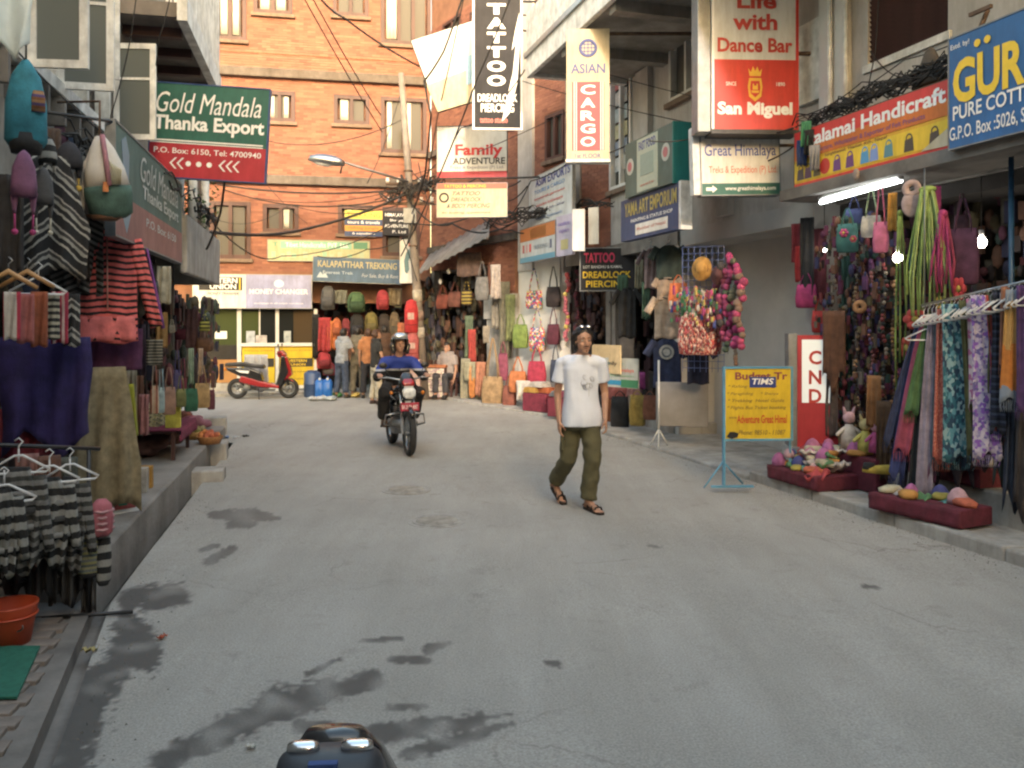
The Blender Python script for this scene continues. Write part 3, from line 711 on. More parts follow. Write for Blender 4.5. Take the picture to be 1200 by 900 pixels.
M('board_white', (.70, .69, .65), .6, .08, 2, .05); M('board_cream', (.58, .50, .35), .7, .1, 2, .05)
M('board_green', (.025, .12, .095), .5, .2, 1.5, .05); M('board_red', (.42, .03, .045), .5, .12, 2, .05); M('board_black', (.022, .022, .028), .8, .3, 3, .05)
M('board_blue', (.02, .12, .34), .5, .15, 2, .05); M('board_navy', (.035, .06, .15), .6, .2, 2, .05); M('board_yellow', (.66, .47, .02), .6, .12, 2, .05)
M('board_teal', (.01, .15, .15), .6, .15, 2, .05); M('board_grey_green', (.075, .115, .105), .6, .2, 2, .1); M('board_bright', (.66, .67, .66), .5, .05, 2, .02)
M('board_faded_green', (.10, .15, .13), .8, .2, 2, .1); M('board_faded_red', (.30, .15, .13), .8, .2, 2, .1); M('frame_blue', (.03, .07, .20), .5, .2, 5); M('frame_sky', (.10, .28, .42), .6, .25, 5)

# green and red hanging board, left
o, w_, h_ = board_px('green and red hanging board with white script and a row of arrows', 178, 101, 312, 210, 9.05, 'board_green', rad(3), 'frame_blue', .05, .012)
o.rotation_euler = (0, rad(3.2), rad(3))
field(o, 'red_panel', 0, .64, 1, 1, w_, h_, 'board_red'); field(o, 'stripe', .0, .60, .97, .615, w_, h_, WHT); field(o, 'stripe', .0, .627, .97, .637, w_, h_, WHT)
rows(o, [('Gold Mandala', .49, .2, .90, .22, WHT, .0, .25), ('Thanka Export', .5, .44, .95, .20, WHT, .03), ('P.O. Box: 6150, Tel: 4700940', .5, .72, .92, .07, WHT, .01)], w_, h_)
for x in (.18, .24, .60, .66, .72): poly(o, 'arrow', [(x, .85), (x+.045, .79), (x+.062, .79), (x+.018, .85), (x+.062, .91), (x+.045, .91)], w_, h_, WHT, -.012)
for x in (.34, .43, .52): disc(o, 'dot', x, .85, .028, w_, h_, WHT, -.012)
MB().tube([(-w_/2-.2, .03, h_/2-.1), (w_/2, .03, h_/2-.1)], .015).build('bracket', 'black_metal', o)
MB().tube([(-w_/2-.2, .03, -h_/2+.1), (-w_/2+.2, .03, -h_/2+.1)], .015).build('bracket', 'black_metal', o)
# long board along the left row
P, Q = L(134, 380, .1), L(212, 380, .1); c_, w_, _ = span(P, Q); c_.z = 2.84; h_ = .84
o = sign('long faded green and pink board with ghostly white script under the open windows', c_, RL, w_, h_, 'board_faded_green', 'steel_grey', .06, .015)
field(o, 'pink_panel', 0, .62, 1, 1, w_, h_, 'board_faded_red')
fw_ = ink((.45, .50, .48))
rows(o, [('Gold Mandala', .6, .22, .62, .26, fw_, 0, .25), ('Thanka Export', .62, .47, .6, .18, fw_, .02), ('P.O. Box: 6150', .62, .74, .5, .09, fw_)], w_, h_)
poly(o, 'painted_figure', [(.06, .12), (.11, .05), (.15, .2), (.14, .5), (.17, .75), (.12, .95), (.07, .8), (.09, .5)], w_, h_, ink((.18, .27, .33)))
# tall black board
o, w_, h_ = board_px('tall black banner sign with white letters running downward and torn shiny edge', 556, -6, 610, 150, 15.6, 'board_black', rad(2), WHT, .05, .035)
for i, ch in enumerate('TATTOO'): lettering(o, ch, -.02, h_/2-.26-i*.262, .34, .20, WHT, -.012, .05)
rows(o, [('DREADLOCK', .5, .775, .86, .06, WHT, .02), ('PIERCING', .5, .85, .72, .065, WHT, .02), ('tattoo studio', .42, .94, .6, .045, ink((.6, .15, .12)), .02)], w_, h_)
MB().prism([(w_/2-.02, .9), (w_/2-.10, .55), (w_/2-.16, .2), (w_/2-.08, .35), (w_/2-.14, -.2), (w_/2-.30, -.9), (w_/2-.34, -1.1), (w_/2-.2, -.95), (w_/2-.06, -.4), (w_/2-.02, .2)], -.016, -.013).build('torn_film', M('film', (.55, .54, .52), .25, .3, 9, .3), o)
MB().tube([(-.1, .04, h_/2-.1), (2.0, .04, h_/2-.1)], .02).build('bracket', 'black_metal', o); MB().tube([(-.1, .04, h_/2-.35), (1.9, .04, h_/2-.35)], .015).build('bracket', 'black_metal', o)
# bare white banner
o = thing('banner', 'tilted bare white banner catching the sun beside the tall black sign', 'banner', W(520, 80, 16.6), 0)
q = [loc_in(o, W(x, y, 16.6)) for x, y in ((482, 48), (556, 24), (557, 118), (513, 131))]
MB().hexa([v+Vector((0, .02, 0)) for v in q], q).build('sheet', 'board_bright', o)
q2 = [loc_in(o, W(x, y, 16.58)) for x, y in ((500, 100), (557, 78), (557, 118), (513, 131))]; MB().add(q2, [(0, 3, 2, 1)]).build('cream_patch', 'board_cream', o)
q2 = [loc_in(o, W(x, y, 16.57)) for x, y in ((546, 66), (557, 62), (557, 96), (547, 100))]; MB().add(q2, [(0, 3, 2, 1)]).build('blue_patch', ink((.25, .42, .55)), o)
mb = MB()
for i in range(4): mb.tube([q[i]+Vector((0, .03, 0)), q[(i+1) % 4]+Vector((0, .03, 0))], .02)
mb.tube([q[0]+Vector((0, .03, 0)), q[2]+Vector((0, .03, 0))], .015); mb.tube([q[1]+Vector((0, .04, 0)), q[1]+Vector((1.6, 1.2, .1))], .02); mb.build('frame', 'black_metal', o)
# family board + cream board under it
o, w_, h_ = board_px('pale grey board with bold red letters below the tall black sign', 512, 148, 594, 208, 17.3, 'board_white', rad(-4), 'black_metal', .05, .015)
field(o, 'red_panel', 0, .88, 1, 1, w_, h_, 'board_red')
rows(o, [('Family', .60, .49, .68, .28, RED, .03), ('ADVENTURE', .6, .68, .75, .13, BLK, .02), ('Treks & Expedition (P) Ltd.', .57, .81, .78, .08, ink((.2, .2, .25)))], w_, h_)
MB().tube([(w_/2, .02, -h_/2-.02), (w_/2+1.0, .1, -h_/2+.02)], .02).build('bracket', 'black_metal', o)
o, w_, h_ = board_px('cream board with slanted dark lettering and a round badge under the grey board', 512, 215, 594, 254, 17.2, 'board_cream', rad(-4), 'steel_grey', .05, .012)
field(o, 'red_panel', 0, 0, 1, .16, w_, h_, ink((.5, .12, .08)))
rows(o, [('TATTOO & PIERCING', .4, .08, .6, .09, YEL), ('TATTOO', .42, .30, .4, .12, BLK, 0, .3), ('DREADLOCK', .42, .48, .44, .12, BLK, 0, .3), ('& BODY PIERCING', .45, .67, .62, .13, BLK, 0, .3), ('for booking, appointment', .42, .88, .7, .08, BLK, 0, .3)], w_, h_)
ring(o, 'badge', .10, .42, .085, .018, w_, h_, BLK)
# vertical light box with blue and red letters
o, w_, h_ = board_px('tall cream light box with a globe emblem and white letters on red panel', 664, 34, 714, 189, 12.0, 'board_cream', rad(-3), None, .16)
MB().b2((-w_/2-.012, -.012, -h_/2-.012), (w_/2+.012, .17, -h_/2+.03)).build('edge', 'white_worn', o)
field(o, 'red_panel', .13, .40, .88, .92, w_, h_, 'board_red')
for x in (.17, .22, .79, .84): field(o, 'stripe', x, .40, x+.018, .92, w_, h_, WHT, -.011)
rows(o, [('ASIAN', .5, .30, .80, .075, BLU, .02), ('1st FLOOR', .5, .96, .6, .035, BLU, .01)], w_, h_)
for i, ch in enumerate('CARGO'): lettering(o, ch, 0, h_*(.5-.46-i*.098), w_*.34, h_*.072, WHT, -.012, .03)
ring(o, 'globe', .5, .145, .11, .02, w_, h_, BLU)
mb = MB()
for k in (-.05, 0, .05): mb.b2((-.09, -.009, h_*.355+k-.004), (.09, -.006, h_*.355+k+.01))
for k in (-.05, 0, .05): mb.b2((k-.006, -.0095, h_*.355-.09), (k+.006, -.0065, h_*.355+.09))
mb.build('globe_grid', BLU, o)
MB().tube([(0, .08, h_/2-.04), (1.5, .1, h_/2-.06)], .025).build('bracket', 'rust', o); MB().tube([(1.48, .1, h_/2+.02), (1.48, .1, h_/2-.2)], .03).build('bracket', 'rust', o)
# big red and white light box
o, w_, h_ = board_px('large red and white light box with a gold crest', 834, -75, 935, 152, 9.85, 'board_bright', rad(2.5), None, .26)
MB().b2((-w_/2-.17, .0, -h_/2-.03), (-w_/2-.012, .28, h_/2)).build('side', 'steel_grey', o, .01); MB().b2((-w_/2-.015, -.02, -h_/2-.05), (w_/2+.015, .27, -h_/2)).build('edge', 'black_metal', o)
field(o, 'red_panel', 0, .64, 1, 1, w_, h_, M('board_red_bright', (.62, .03, .025), .45, .08, 2, .03))
for a in ((-w_/2-.008, -w_/2+.02), (w_/2-.02, w_/2+.012)): MB().b2((a[0], -.015, -h_/2), (a[1], -.004, h_/2)).build('trim', 'board_red_bright' if a[0] > 0 else WHT, o)
DR = ink((.50, .05, .04))
rows(o, [('Life', .52, .335, .46, .085, DR, .03), ('with', .5, .445, .52, .085, DR, .03), ('Dance Bar', .5, .565, .88, .075, DR, .03)], w_, h_)
rows(o, [('San Miguel', .5, .90, .88, .085, WHT, .045), ('SINCE', .22, .765, .12, .02, WHT), ('1890', .80, .765, .10, .02, WHT)], w_, h_)
GOLD = ink((.75, .45, .05))
poly(o, 'crest', [(.43, .735), (.57, .735), (.585, .78), (.57, .83), (.50, .855), (.43, .83), (.415, .78)], w_, h_, GOLD, -.012)
poly(o, 'crest_field', [(.45, .75), (.55, .75), (.56, .785), (.55, .815), (.50, .835), (.45, .815), (.44, .785)], w_, h_, 'board_red_bright', -.0145)
poly(o, 'castle', [(.47, .765), (.485, .765), (.485, .775), (.515, .775), (.515, .765), (.53, .765), (.53, .795), (.47, .795)], w_, h_, GOLD, -.017)
poly(o, 'crest_band', [(.455, .80), (.545, .80), (.54, .812), (.46, .812)], w_, h_, GOLD, -.017)
poly(o, 'crown', [(.42, .685), (.45, .705), (.475, .675), (.50, .70), (.525, .675), (.55, .705), (.58, .685), (.565, .725), (.435, .725)], w_, h_, GOLD, -.012)
MB().tube([(w_/2, .1, h_*.35), (w_/2+.5, .1, h_*.35)], .025).build('bracket', 'rust', o); MB().tube([(w_/2, .1, -.2), (w_/2+.3, .1, -.2)], .025).build('bracket', 'rust', o)
# white hanging light box below it
o, w_, h_ = board_px('small white hanging box with blue serif lettering and a green arrow strip', 821, 150, 914, 228, 10.15, 'board_white', rad(6), 'steel_grey', .16, .012)
o.rotation_euler = (0, rad(-1.5), rad(5))
MB().b2((-w_/2-.10, 0, -h_/2), (-w_/2-.014, .16, h_/2+.02)).build('side', 'white_worn', o, .01)
field(o, 'green_panel', 0, .83, 1, 1, w_, h_, 'board_green')
rows(o, [('Adventure', .66, .12, .50, .11, BLK, .015), ('Great Himalaya', .5, .36, .92, .23, ink((.06, .09, .32)), .01), ('Treks & Expedition (P) Ltd.', .53, .64, .88, .14, ink((.65, .17, .10)), .005), ('www.greathimalaya.com', .62, .915, .65, .08, WHT)], w_, h_)
poly(o, 'arrow', [(.05, .89), (.13, .89), (.13, .86), (.19, .915), (.13, .97), (.13, .94), (.05, .94)], w_, h_, WHT, -.012)
MB().tube([(0, .08, h_/2), (0, .08, h_/2+.5)], .02).build('bracket', 'rust', o); MB().tube([(w_/2-.02, .08, .2), (w_/2+.3, .08, .2)], .02).build('bracket', 'rust', o)
# felt shop board
zt, zbm = R(932, 157, .5).z, R(932, 229, .5).z
o, w_, h_ = board_pl('long red and yellow shop board with pictures of felt goods above the tube light', R, .5, 932, 1112, zt, zbm, M('board_orange', (.72, .40, .03), .6, .15, 1.5, .08), RA, 'rust', .03, .01)
field(o, 'red_panel', 0, 0, 1, .24, w_, h_, 'board_red_bright'); field(o, 'orange_panel', 0, .24, 1, .45, w_, h_, M('board_rust', (.62, .17, .03), .6, .15, 3, .05)); field(o, 'red_panel', 0, .83, 1, 1, w_, h_, 'board_red_bright')
field(o, 'yellow_panel', 0, .50, 1, .80, w_, h_, M('board_lemon', (.80, .55, .04), .6, .1, 3, .05), y=-.005)
rows(o, [('Sitalamai Handicraft', .52, .17, .94, .22, WHT, .03), ('Manufacture, Wholesaler & Exporter of Felt Products', .5, .38, .76, .09, ink((.16, .06, .2))), ('Sangkhamul, Thamel, Kth., Nepal', .45, .50, .42, .06, ink((.1, .05, .03))), ('Tel. No. 4378442, E-mail: sitalamaihandicraft@yahoo.com', .5, .915, .92, .09, WHT)], w_, h_)
for k, (x, cl_) in enumerate([(.05, (.06, .04, .05)), (.11, (.1, .03, .08)), (.18, (.12, .1, .05)), (.24, (.5, .04, .03)), (.33, (.15, .05, .2)), (.42, (.14, .05, .18)), (.52, (.08, .3, .55)), (.58, (.2, .3, .6)), (.67, (.1, .25, .3)), (.79, (.06, .05, .04)), (.93, (.07, .05, .04))]):
    if k == 3: disc(o, 'printed_ball', x, .66, .085, w_, h_, ink(cl_), -.008)
    else:
        poly(o, 'printed_bag', [(x-.022, .62), (x+.022, .60), (x+.028, .78), (x-.028, .78)], w_, h_, ink(cl_), -.009)
        ring(o, 'printed_handle', x, .60, .035, .008, w_, h_, ink(cl_), -.009)
poly(o, 'peeled_corner', [(.86, .83), (1, .62), (1, .84)], w_, h_, 'board_cream', -.014)
# blue board at the far right
zt, zbm = R(1113, 47, .42).z, R(1113, 175, .42).z
o, w_, h_ = board_pl('large blue shop board with yellow capitals and white handwritten lines', R, .42, 1113, 1245, zt, zbm, 'board_blue', RA, 'steel_grey', .04, .012)
zx = lambda px: (R(px, 380, .42)-R(1113, 380, .42)).length/w_
for q_ in (.36, .50): disc(o, 'umlaut_dot', zx(1118)+(zx(1203)-zx(1118))*q_, .13, .032, w_, h_, YEL, -.012)
rows(o, [('GUR', (zx(1118)+zx(1203))/2, .415, zx(1203)-zx(1118), .40, YEL, .035), ('PURE COTT', (zx(1118)+zx(1202))/2, .69, zx(1202)-zx(1118), .13, WHT, .015), ('G.P.O. Box :5026, S', (zx(1114)+zx(1203))/2, .88, zx(1203)-zx(1114), .14, WHT, .01), ('Estd. by!', zx(1126), .09, zx(1140)-zx(1118), .06, WHT)], w_, h_)
MB().tube([(-w_/2+.3, .02, h_/2), (-w_/2+.3, .1, h_/2+.16)], .02).build('bracket', 'rust', o); MB().b2((-w_/2+.2, .0, h_/2+.13), (-w_/2+.42, .03, h_/2+.16)).build('bracket', 'rust', o)
# teal fast food box and navy board
o, w_, h_ = board_px('grey green fast food light box with teal end and framed menu', 734, 150, 804, 228, 13.4, 'board_grey_green', RA+rad(38), None, .3)
P, Q = R(733, 380, -.15), R(788, 380, -.15); bpy.data.objects.remove(bpy.data.objects[[c.name for c in o.children][0]]); bpy.data.objects.remove(o)
c_, w_, _ = span(P, Q); zt, zbm = R(788, 143, -.15).z, R(788, 214, -.15).z; c_.z = (zt+zbm)/2; h_ = zt-zbm
o = sign('grey green light box with teal end and framed food menu', c_, RA, w_, h_, 'board_grey_green', None, .5)
MB().b2((w_/2+.001, -.005, -h_/2-.01), (w_/2+.03, .5, h_/2+.01)).build('end', 'board_teal', o)
field(o, 'menu', .28, .03, .72, .97, w_, h_, ink((.34, .40, .34)))
rows(o, [('FAST FOOD', .5, .16, .36, .16, BLU, .02), ('restaurant & bar', .5, .86, .3, .05, ink((.4, .08, .06)))], w_, h_)
field(o, 'menu_picture', .36, .32, .64, .7, w_, h_, ink((.22, .30, .27)), -.010)
for x in (.12, .88): disc(o, 'badge', x, .45, .12, w_, h_, ink((.35, .40, .38))); disc(o, 'badge_mark', x, .45, .07, w_, h_, ink((.35, .12, .14)), -.012)
P, Q = R(728, 380, -.1), R(797, 380, -.1); c_, w_, _ = span(P, Q); zt, zbm = R(797, 213, -.1).z, R(797, 268, -.1).z; c_.z = (zt+zbm)/2; h_ = zt-zbm
o = sign('navy emporium board with faded gold capitals under the grey green box', c_, RA, w_, h_, 'board_navy', None, .12)
MB().b2((w_/2+.001, -.02, -h_/2-.01), (w_/2+.06, .14, h_/2+.01)).build('end', 'white_worn', o)
rows(o, [('YAMA ART EMPORIUM', .52, .26, .88, .34, ink((.38, .32, .10)), .02), ('PAINTING & STATUE SHOP', .55, .56, .7, .08, WHT)], w_, h_)
field(o, 'paper_strip', .28, .66, .82, .92, w_, h_, 'board_white'); rows(o, [('Member of Nepal', .55, .79, .48, .10, ink((.5, .2, .18)))], w_, h_, -.013)
# pale exports board and posters
def ang_board(label, x0, yt0, yb0, x1, yt1, yb1, Y0, Y1, mat, frame=None, th=.05):
    P, Q = W(x0, (yt0+yb0)/2, Y0), W(x1, (yt1+yb1)/2, Y1); c_, w_, rz = span(P, Q); h_ = ((yb0-yt0)*Y0+(yb1-yt1)*Y1)/2/FL; c_.z = (P.z+Q.z)/2
    o = sign(label, c_, rz, w_, h_, mat, frame, th, .012); return o, w_, h_
o, w_, h_ = ang_board('pale blue exports board with navy capitals and rows of small print', 620, 208, 266, 671, 190, 262, 17.9, 15.6, M('board_pale', (.50, .54, .56), .7, .12, 3, .05), 'steel_grey')
rows(o, [('ASIM EXPORTS', .57, .13, .78, .16, BLU, .02), ('TOURS & CARGO', .5, .30, .7, .07, ink((.1, .25, .5))), ('handicraft garments', .5, .44, .7, .06, ink((.5, .1, .1))), ('woolen knitwears', .5, .56, .62, .06, ink((.5, .1, .1))), ('pashmina - felt - silver', .5, .68, .7, .06, ink((.1, .1, .2))), ('Thamel, Kathmandu', .5, .82, .6, .06, ink((.1, .2, .4)))], w_, h_)
o, w_, h_ = ang_board('lower poster board with orange band and pale blue strip under the exports board', 610, 272, 308, 651, 256, 302, 18.0, 16.2, 'board_pale', 'steel_grey')
field(o, 'orange_band', 0, 0, 1, .38, w_, h_, ink((.45, .17, .06))); field(o, 'yellow_patch', .3, .05, .75, .33, w_, h_, ink((.5, .45, .1))); field(o, 'blue_band', 0, .85, 1, 1, w_, h_, ink((.12, .3, .42)))
for x, c3 in ((.1, (.4, .1, .1)), (.2, (.5, .3, .3)), (.3, (.6, .08, .08)), (.88, (.1, .12, .2))): field(o, 'figure', x-.02, .48, x+.03, .72, w_, h_, ink(c3))
rows(o, [('TREKKING', .6, .62, .4, .12, ink((.2, .25, .3)))], w_, h_)
o, w_, h_ = ang_board('narrow lilac notice board with a small yellow seal beside the poster board', 652, 255, 302, 671, 249, 297, 16.15, 15.55, M('board_lilac', (.42, .40, .52), .7, .1, 3))
rows(o, [('notice', .5, .2, .7, .10, ink((.2, .15, .4))), ('open', .5, .4, .6, .10, ink((.2, .15, .4)))], w_, h_); field(o, 'seal', .3, .6, .75, .85, w_, h_, ink((.4, .38, .2)))
o, w_, h_ = board_px('bright narrow blank light box catching the sun near the exports board', 671, 245, 685, 294, 15.0, 'board_bright', rad(-10), None, .12)
o, w_, h_ = board_px('torn white sheet hanging beside the narrow blank light box', 690, 243, 701, 286, 15.0, 'board_white', rad(-30), None, .02, name='torn_sheet')
# small black board
o, w_, h_ = board_px('square black board with pink and yellow capitals hung above the dark shop', 681, 291, 745, 340, 15.3, 'board_black', rad(-12), 'steel', .04, .02)
rows(o, [('TATTOO', .34, .22, .55, .24, ink((.6, .04, .13)), .03), ('LOT BANDHU & KAMAL', .4, .44, .7, .07, WHT), ('DREADLOCK', .47, .63, .86, .16, YEL, .02), ('PIERCING', .47, .85, .74, .16, YEL, .02)], w_, h_)
# yellow street board
o = thing('street_board', 'yellow trekking board with handwritten lines in a light blue frame stand', 'sign', G(888, 571, .05), rad(3))
Y = o.location.y; k_ = Y/FL; w_, h_ = 78*k_, 82*k_; zc_ = CAMZ+(380-473)*k_-o.location.z
bd = MB().b2((-w_/2, -.005, zc_-h_/2), (w_/2, .02, zc_+h_/2)).build('board', 'board_yellow', o)
mb = MB(); f = .022
mb.b2((-w_/2-f, -.02, 0), (-w_/2, .03, zc_+h_/2+f)); mb.b2((w_/2, -.02, zc_-h_/2-f), (w_/2+f, .03, zc_+h_/2+f)); mb.b2((-w_/2, -.019, zc_+h_/2), (w_/2, .029, zc_+h_/2+f)); mb.b2((-w_/2, -.019, zc_-h_/2-f), (w_/2, .029, zc_-h_/2)); mb.build('frame', 'frame_sky', o)
mb = MB(); mb.b2((w_/2+.001, .03, 0), (w_/2+f, .05, zc_)); mb.b2((-w_/2-f-.12, -.02, 0), (-w_/2+.3, .03, .02)); mb.tube([(-w_/2, 0, .3), (-w_/2-.25, -.1, .02)], .008); mb.tube([(-w_/2, 0, .25), (-w_/2+.22, .1, .02)], .01); mb.build('leg', 'frame_sky', o)
def zrow(s, cx, cy, ww, hh, mt, bo=.005, sh=.25): lettering(o, s, (cx-.5)*w_, zc_+(.5-cy)*h_, ww*w_, hh*h_, mt, -.009, bo, sh)
DB = ink((.22, .05, .06)); BR = ink((.16, .11, .04))
zrow('Budget Tr', .55, .12, .8, .14, DB, .03, 0); zrow('* Rafting        * Bungy', .42, .255, .75, .05, BR); zrow('* Paragliding     * Sherpa', .42, .36, .78, .05, BR); zrow('* Trekking  Hotel Guide', .47, .46, .86, .06, BR); zrow('* Flights Bus Ticket booking', .48, .56, .9, .06, BR)
zrow('Adventure Great Himal', .56, .72, .76, .12, ink((.5, .06, .02)), .02, 0); zrow('www', .12, .70, .12, .03, BR); zrow('Phone: 98510 - 11087', .56, .91, .72, .07, BR)
MB().prism([((x-.5)*w_, zc_+(.5-y)*h_) for x, y in ((.02, .97), (.07, .90), (.14, .90), (.20, .92), (.19, .97), (.1, 1.0))], -.012, -.008).build('painted_hand', BLK, o)
MB().b2((-.09, -.012, zc_+.17), (.19, -.008, zc_+.28)).build('navy_plate', BLU, o); lettering(o, 'TIMS', .05, zc_+.232, .23, .065, WHT, -.014, .02, .2)
# red and white standing light box
o = thing('standing_sign', 'red standing light box with lit white panel and red letters, partly behind hanging goods', 'sign', W(955, 524, RY(955, .45)), rad(-8))
Y = o.location.y; k_ = Y/FL
MB().b2((-.18, 0, 0), (.24, .22, 131*k_)).build('box', 'board_red', o); MB().b2((-.27, .01, -.0), (-.182, .25, 133*k_)).build('side', 'steel_grey', o)
MB().b2((-.135, -.008, 52*k_), (.17, -.001, 126*k_)).build('panel', emis('lit_panel', (.55, .56, .52), .12), o)
for s, z in (('C', 105), ('N', 82), ('D', 60)): lettering(o, s, .0, z*k_, .13, .15, DR, -.012, .03)
# signs on the end building
def csign(label, x0, y0, x1, y1, mat, o_=.12, frame='steel_grey', th=.08):
    P, Q = CC(x0, 380, o_), CC(x1, 380, o_); c_, w_, rz = span(P, Q); Y = c_.y; c_.z = CAMZ+(380-(y0+y1)/2)/FL*Y; h_ = (y1-y0)/FL*Y
    return sign(label, c_, rz, w_, h_, mat, frame, th, .015), w_, h_
o, w_, h_ = csign('wide white and lilac money exchange light box over the glass counter', 226, 322, 365, 361, 'board_bright', .35, 'steel', .3)
field(o, 'lilac_panel', .44, 0, 1, 1, w_, h_, M('board_violet', (.30, .32, .52), .5, .25, 1.5, .02)); field(o, 'black_panel', .05, .08, .41, .47, w_, h_, BLK)
rows(o, [('WESTERN', .22, .18, .30, .16, WHT, .03), ('UNION', .25, .36, .22, .16, WHT, .03), ('MONEY TRANSFER', .25, .57, .26, .08, BLK, 0, .3), ('MONEY CHANGER', .72, .50, .50, .15, WHT, .02), ('exchange in all major currency', .72, .86, .42, .05, WHT)], w_, h_, -.014)
disc(o, 'emblem', .72, .26, .12, w_, h_, ink((.45, .65, .75)), -.010, .8); field(o, 'stripe', .385, .1, .395, .46, w_, h_, YEL, -.013)
o, w_, h_ = csign('pale green company board with small icons between the brick windows', 314, 282, 433, 306, M('board_mint', (.40, .42, .26), .7, .1, 3), .06)
field(o, 'green_band', .12, .05, .82, .40, w_, h_, ink((.20, .42, .32))); field(o, 'dark_band', .84, .05, .98, .38, w_, h_, ink((.08, .22, .14)))
rows(o, [('Tibet Handicrafts PVT. Ltd.', .48, .22, .62, .22, WHT), ('T', .07, .2, .06, .2, ink((.1, .3, .2)))], w_, h_)
for i, x in enumerate((.05, .14, .2, .25, .36, .44, .55, .62, .7, .8, .92)): field(o, 'icon', x-.02, .55+.1*(i % 2), x+.025, .85, w_, h_, ink((.25+.1*(i % 3), .42, .30)))
o, w_, h_ = csign('long blue trekking board with faded gold capitals over the backpack shop', 367, 303, 470, 331, M('board_slate', (.09, .15, .24), .7, .2, 2), .6)
o.rotation_euler[1] = rad(1.6)
rows(o, [('KALAPATTHAR TREKKING', .5, .27, .9, .28, ink((.42, .38, .22)), .02), ('Everest Trek', .28, .62, .34, .13, ink((.4, .48, .55))), ('For Sale, Buy & Rent', .76, .72, .42, .2, ink((.45, .50, .56)), 0, .2)], w_, h_)
poly(o, 'mountain', [(.04, .85), (.08, .6), (.11, .72), (.14, .65), (.17, .85)], w_, h_, ink((.4, .48, .55)))
o, w_, h_ = csign('striped yellow, blue and orange window board on the brick wall', 404, 247, 448, 277, 'board_navy', .10, None, .03)
field(o, 'yellow_band', 0, 0, 1, .33, w_, h_, ink((.5, .46, .06))); field(o, 'orange_band', 0, .58, 1, .8, w_, h_, ink((.55, .25, .04)))
rows(o, [('TREKKING', .5, .17, .9, .2, ink((.3, .15, .03))), ('tours & travels', .5, .45, .86, .12, WHT), ('rafting jungle', .5, .69, .8, .12, ink((.4, .1, .05))), ('& expedition', .5, .9, .6, .1, WHT)], w_, h_)
o, w_, h_ = csign('dark window board with four lines of white writing on the brick wall', 449, 247, 480, 276, 'board_black', .10, None, .03)
rows(o, [('HIMALAYAN', .5, .17, .85, .13, WHT), ('Sherpa', .5, .4, .5, .12, WHT), ('ADVENTURE', .5, .62, .9, .13, WHT), ('P. Ltd', .6, .85, .5, .12, WHT)], w_, h_)
o, w_, h_ = board_px('small upright white board with grey animal drawing beside the leaning pole', 469, 281, 487, 331, 20.4, 'board_white', rad(-14), 'white_worn', .06, .015)
poly(o, 'drawing', [(.3, .75), (.25, .5), (.4, .3), (.6, .2), (.7, .35), (.55, .5), (.6, .7), (.45, .8)], w_, h_, ink((.12, .2, .22))); field(o, 'red_corner', .55, .02, .95, .16, w_, h_, ink((.6, .15, .1)))
# ================================================================ PEOPLE
def fuse(name, mb, mat, parent, vox=.012, sm=4, sub=None, post=None):
    """one continuous skin grown over all the shapes in mb"""
    me = bpy.data.meshes.new('f'); me.from_pydata(mb.v, [], mb.f); o = bpy.data.objects.new('f', me); C.objects.link(o)
    r = o.modifiers.new('r', 'REMESH'); r.mode = 'VOXEL'; r.voxel_size = vox; r.use_smooth_shade = True
    s = o.modifiers.new('s', 'SMOOTH'); s.factor = .5; s.iterations = sm
    m2 = bpy.data.meshes.new_from_object(o.evaluated_get(bpy.context.evaluated_depsgraph_get()))
    bpy.data.objects.remove(o); bpy.data.meshes.remove(me)
    if post:
        for v in m2.vertices: v.co = post(v.co)
    m2.name = name; m2.materials.clear()
    for mm in (mat if isinstance(mat, list) else [mat]): m2.materials.append(MT(mm))
    for p_ in m2.polygons: p_.use_smooth = True
    r_ = bpy.data.objects.new(name, m2); C.objects.link(r_); r_.parent = parent; return r_
def skinmat(key, c): return M(key, c, .55, .12, 14, .06, 90)
skinmat('skin', (.40, .22, .145)); skinmat('skin_pale', (.42, .24, .16)); M('hair', (.012, .009, .008), .45, .3, 40, .4, 120, stretch=(1, 1, .15)); M('hair_brown', (.06, .025, .012), .5, .3, 40, .4, 120)
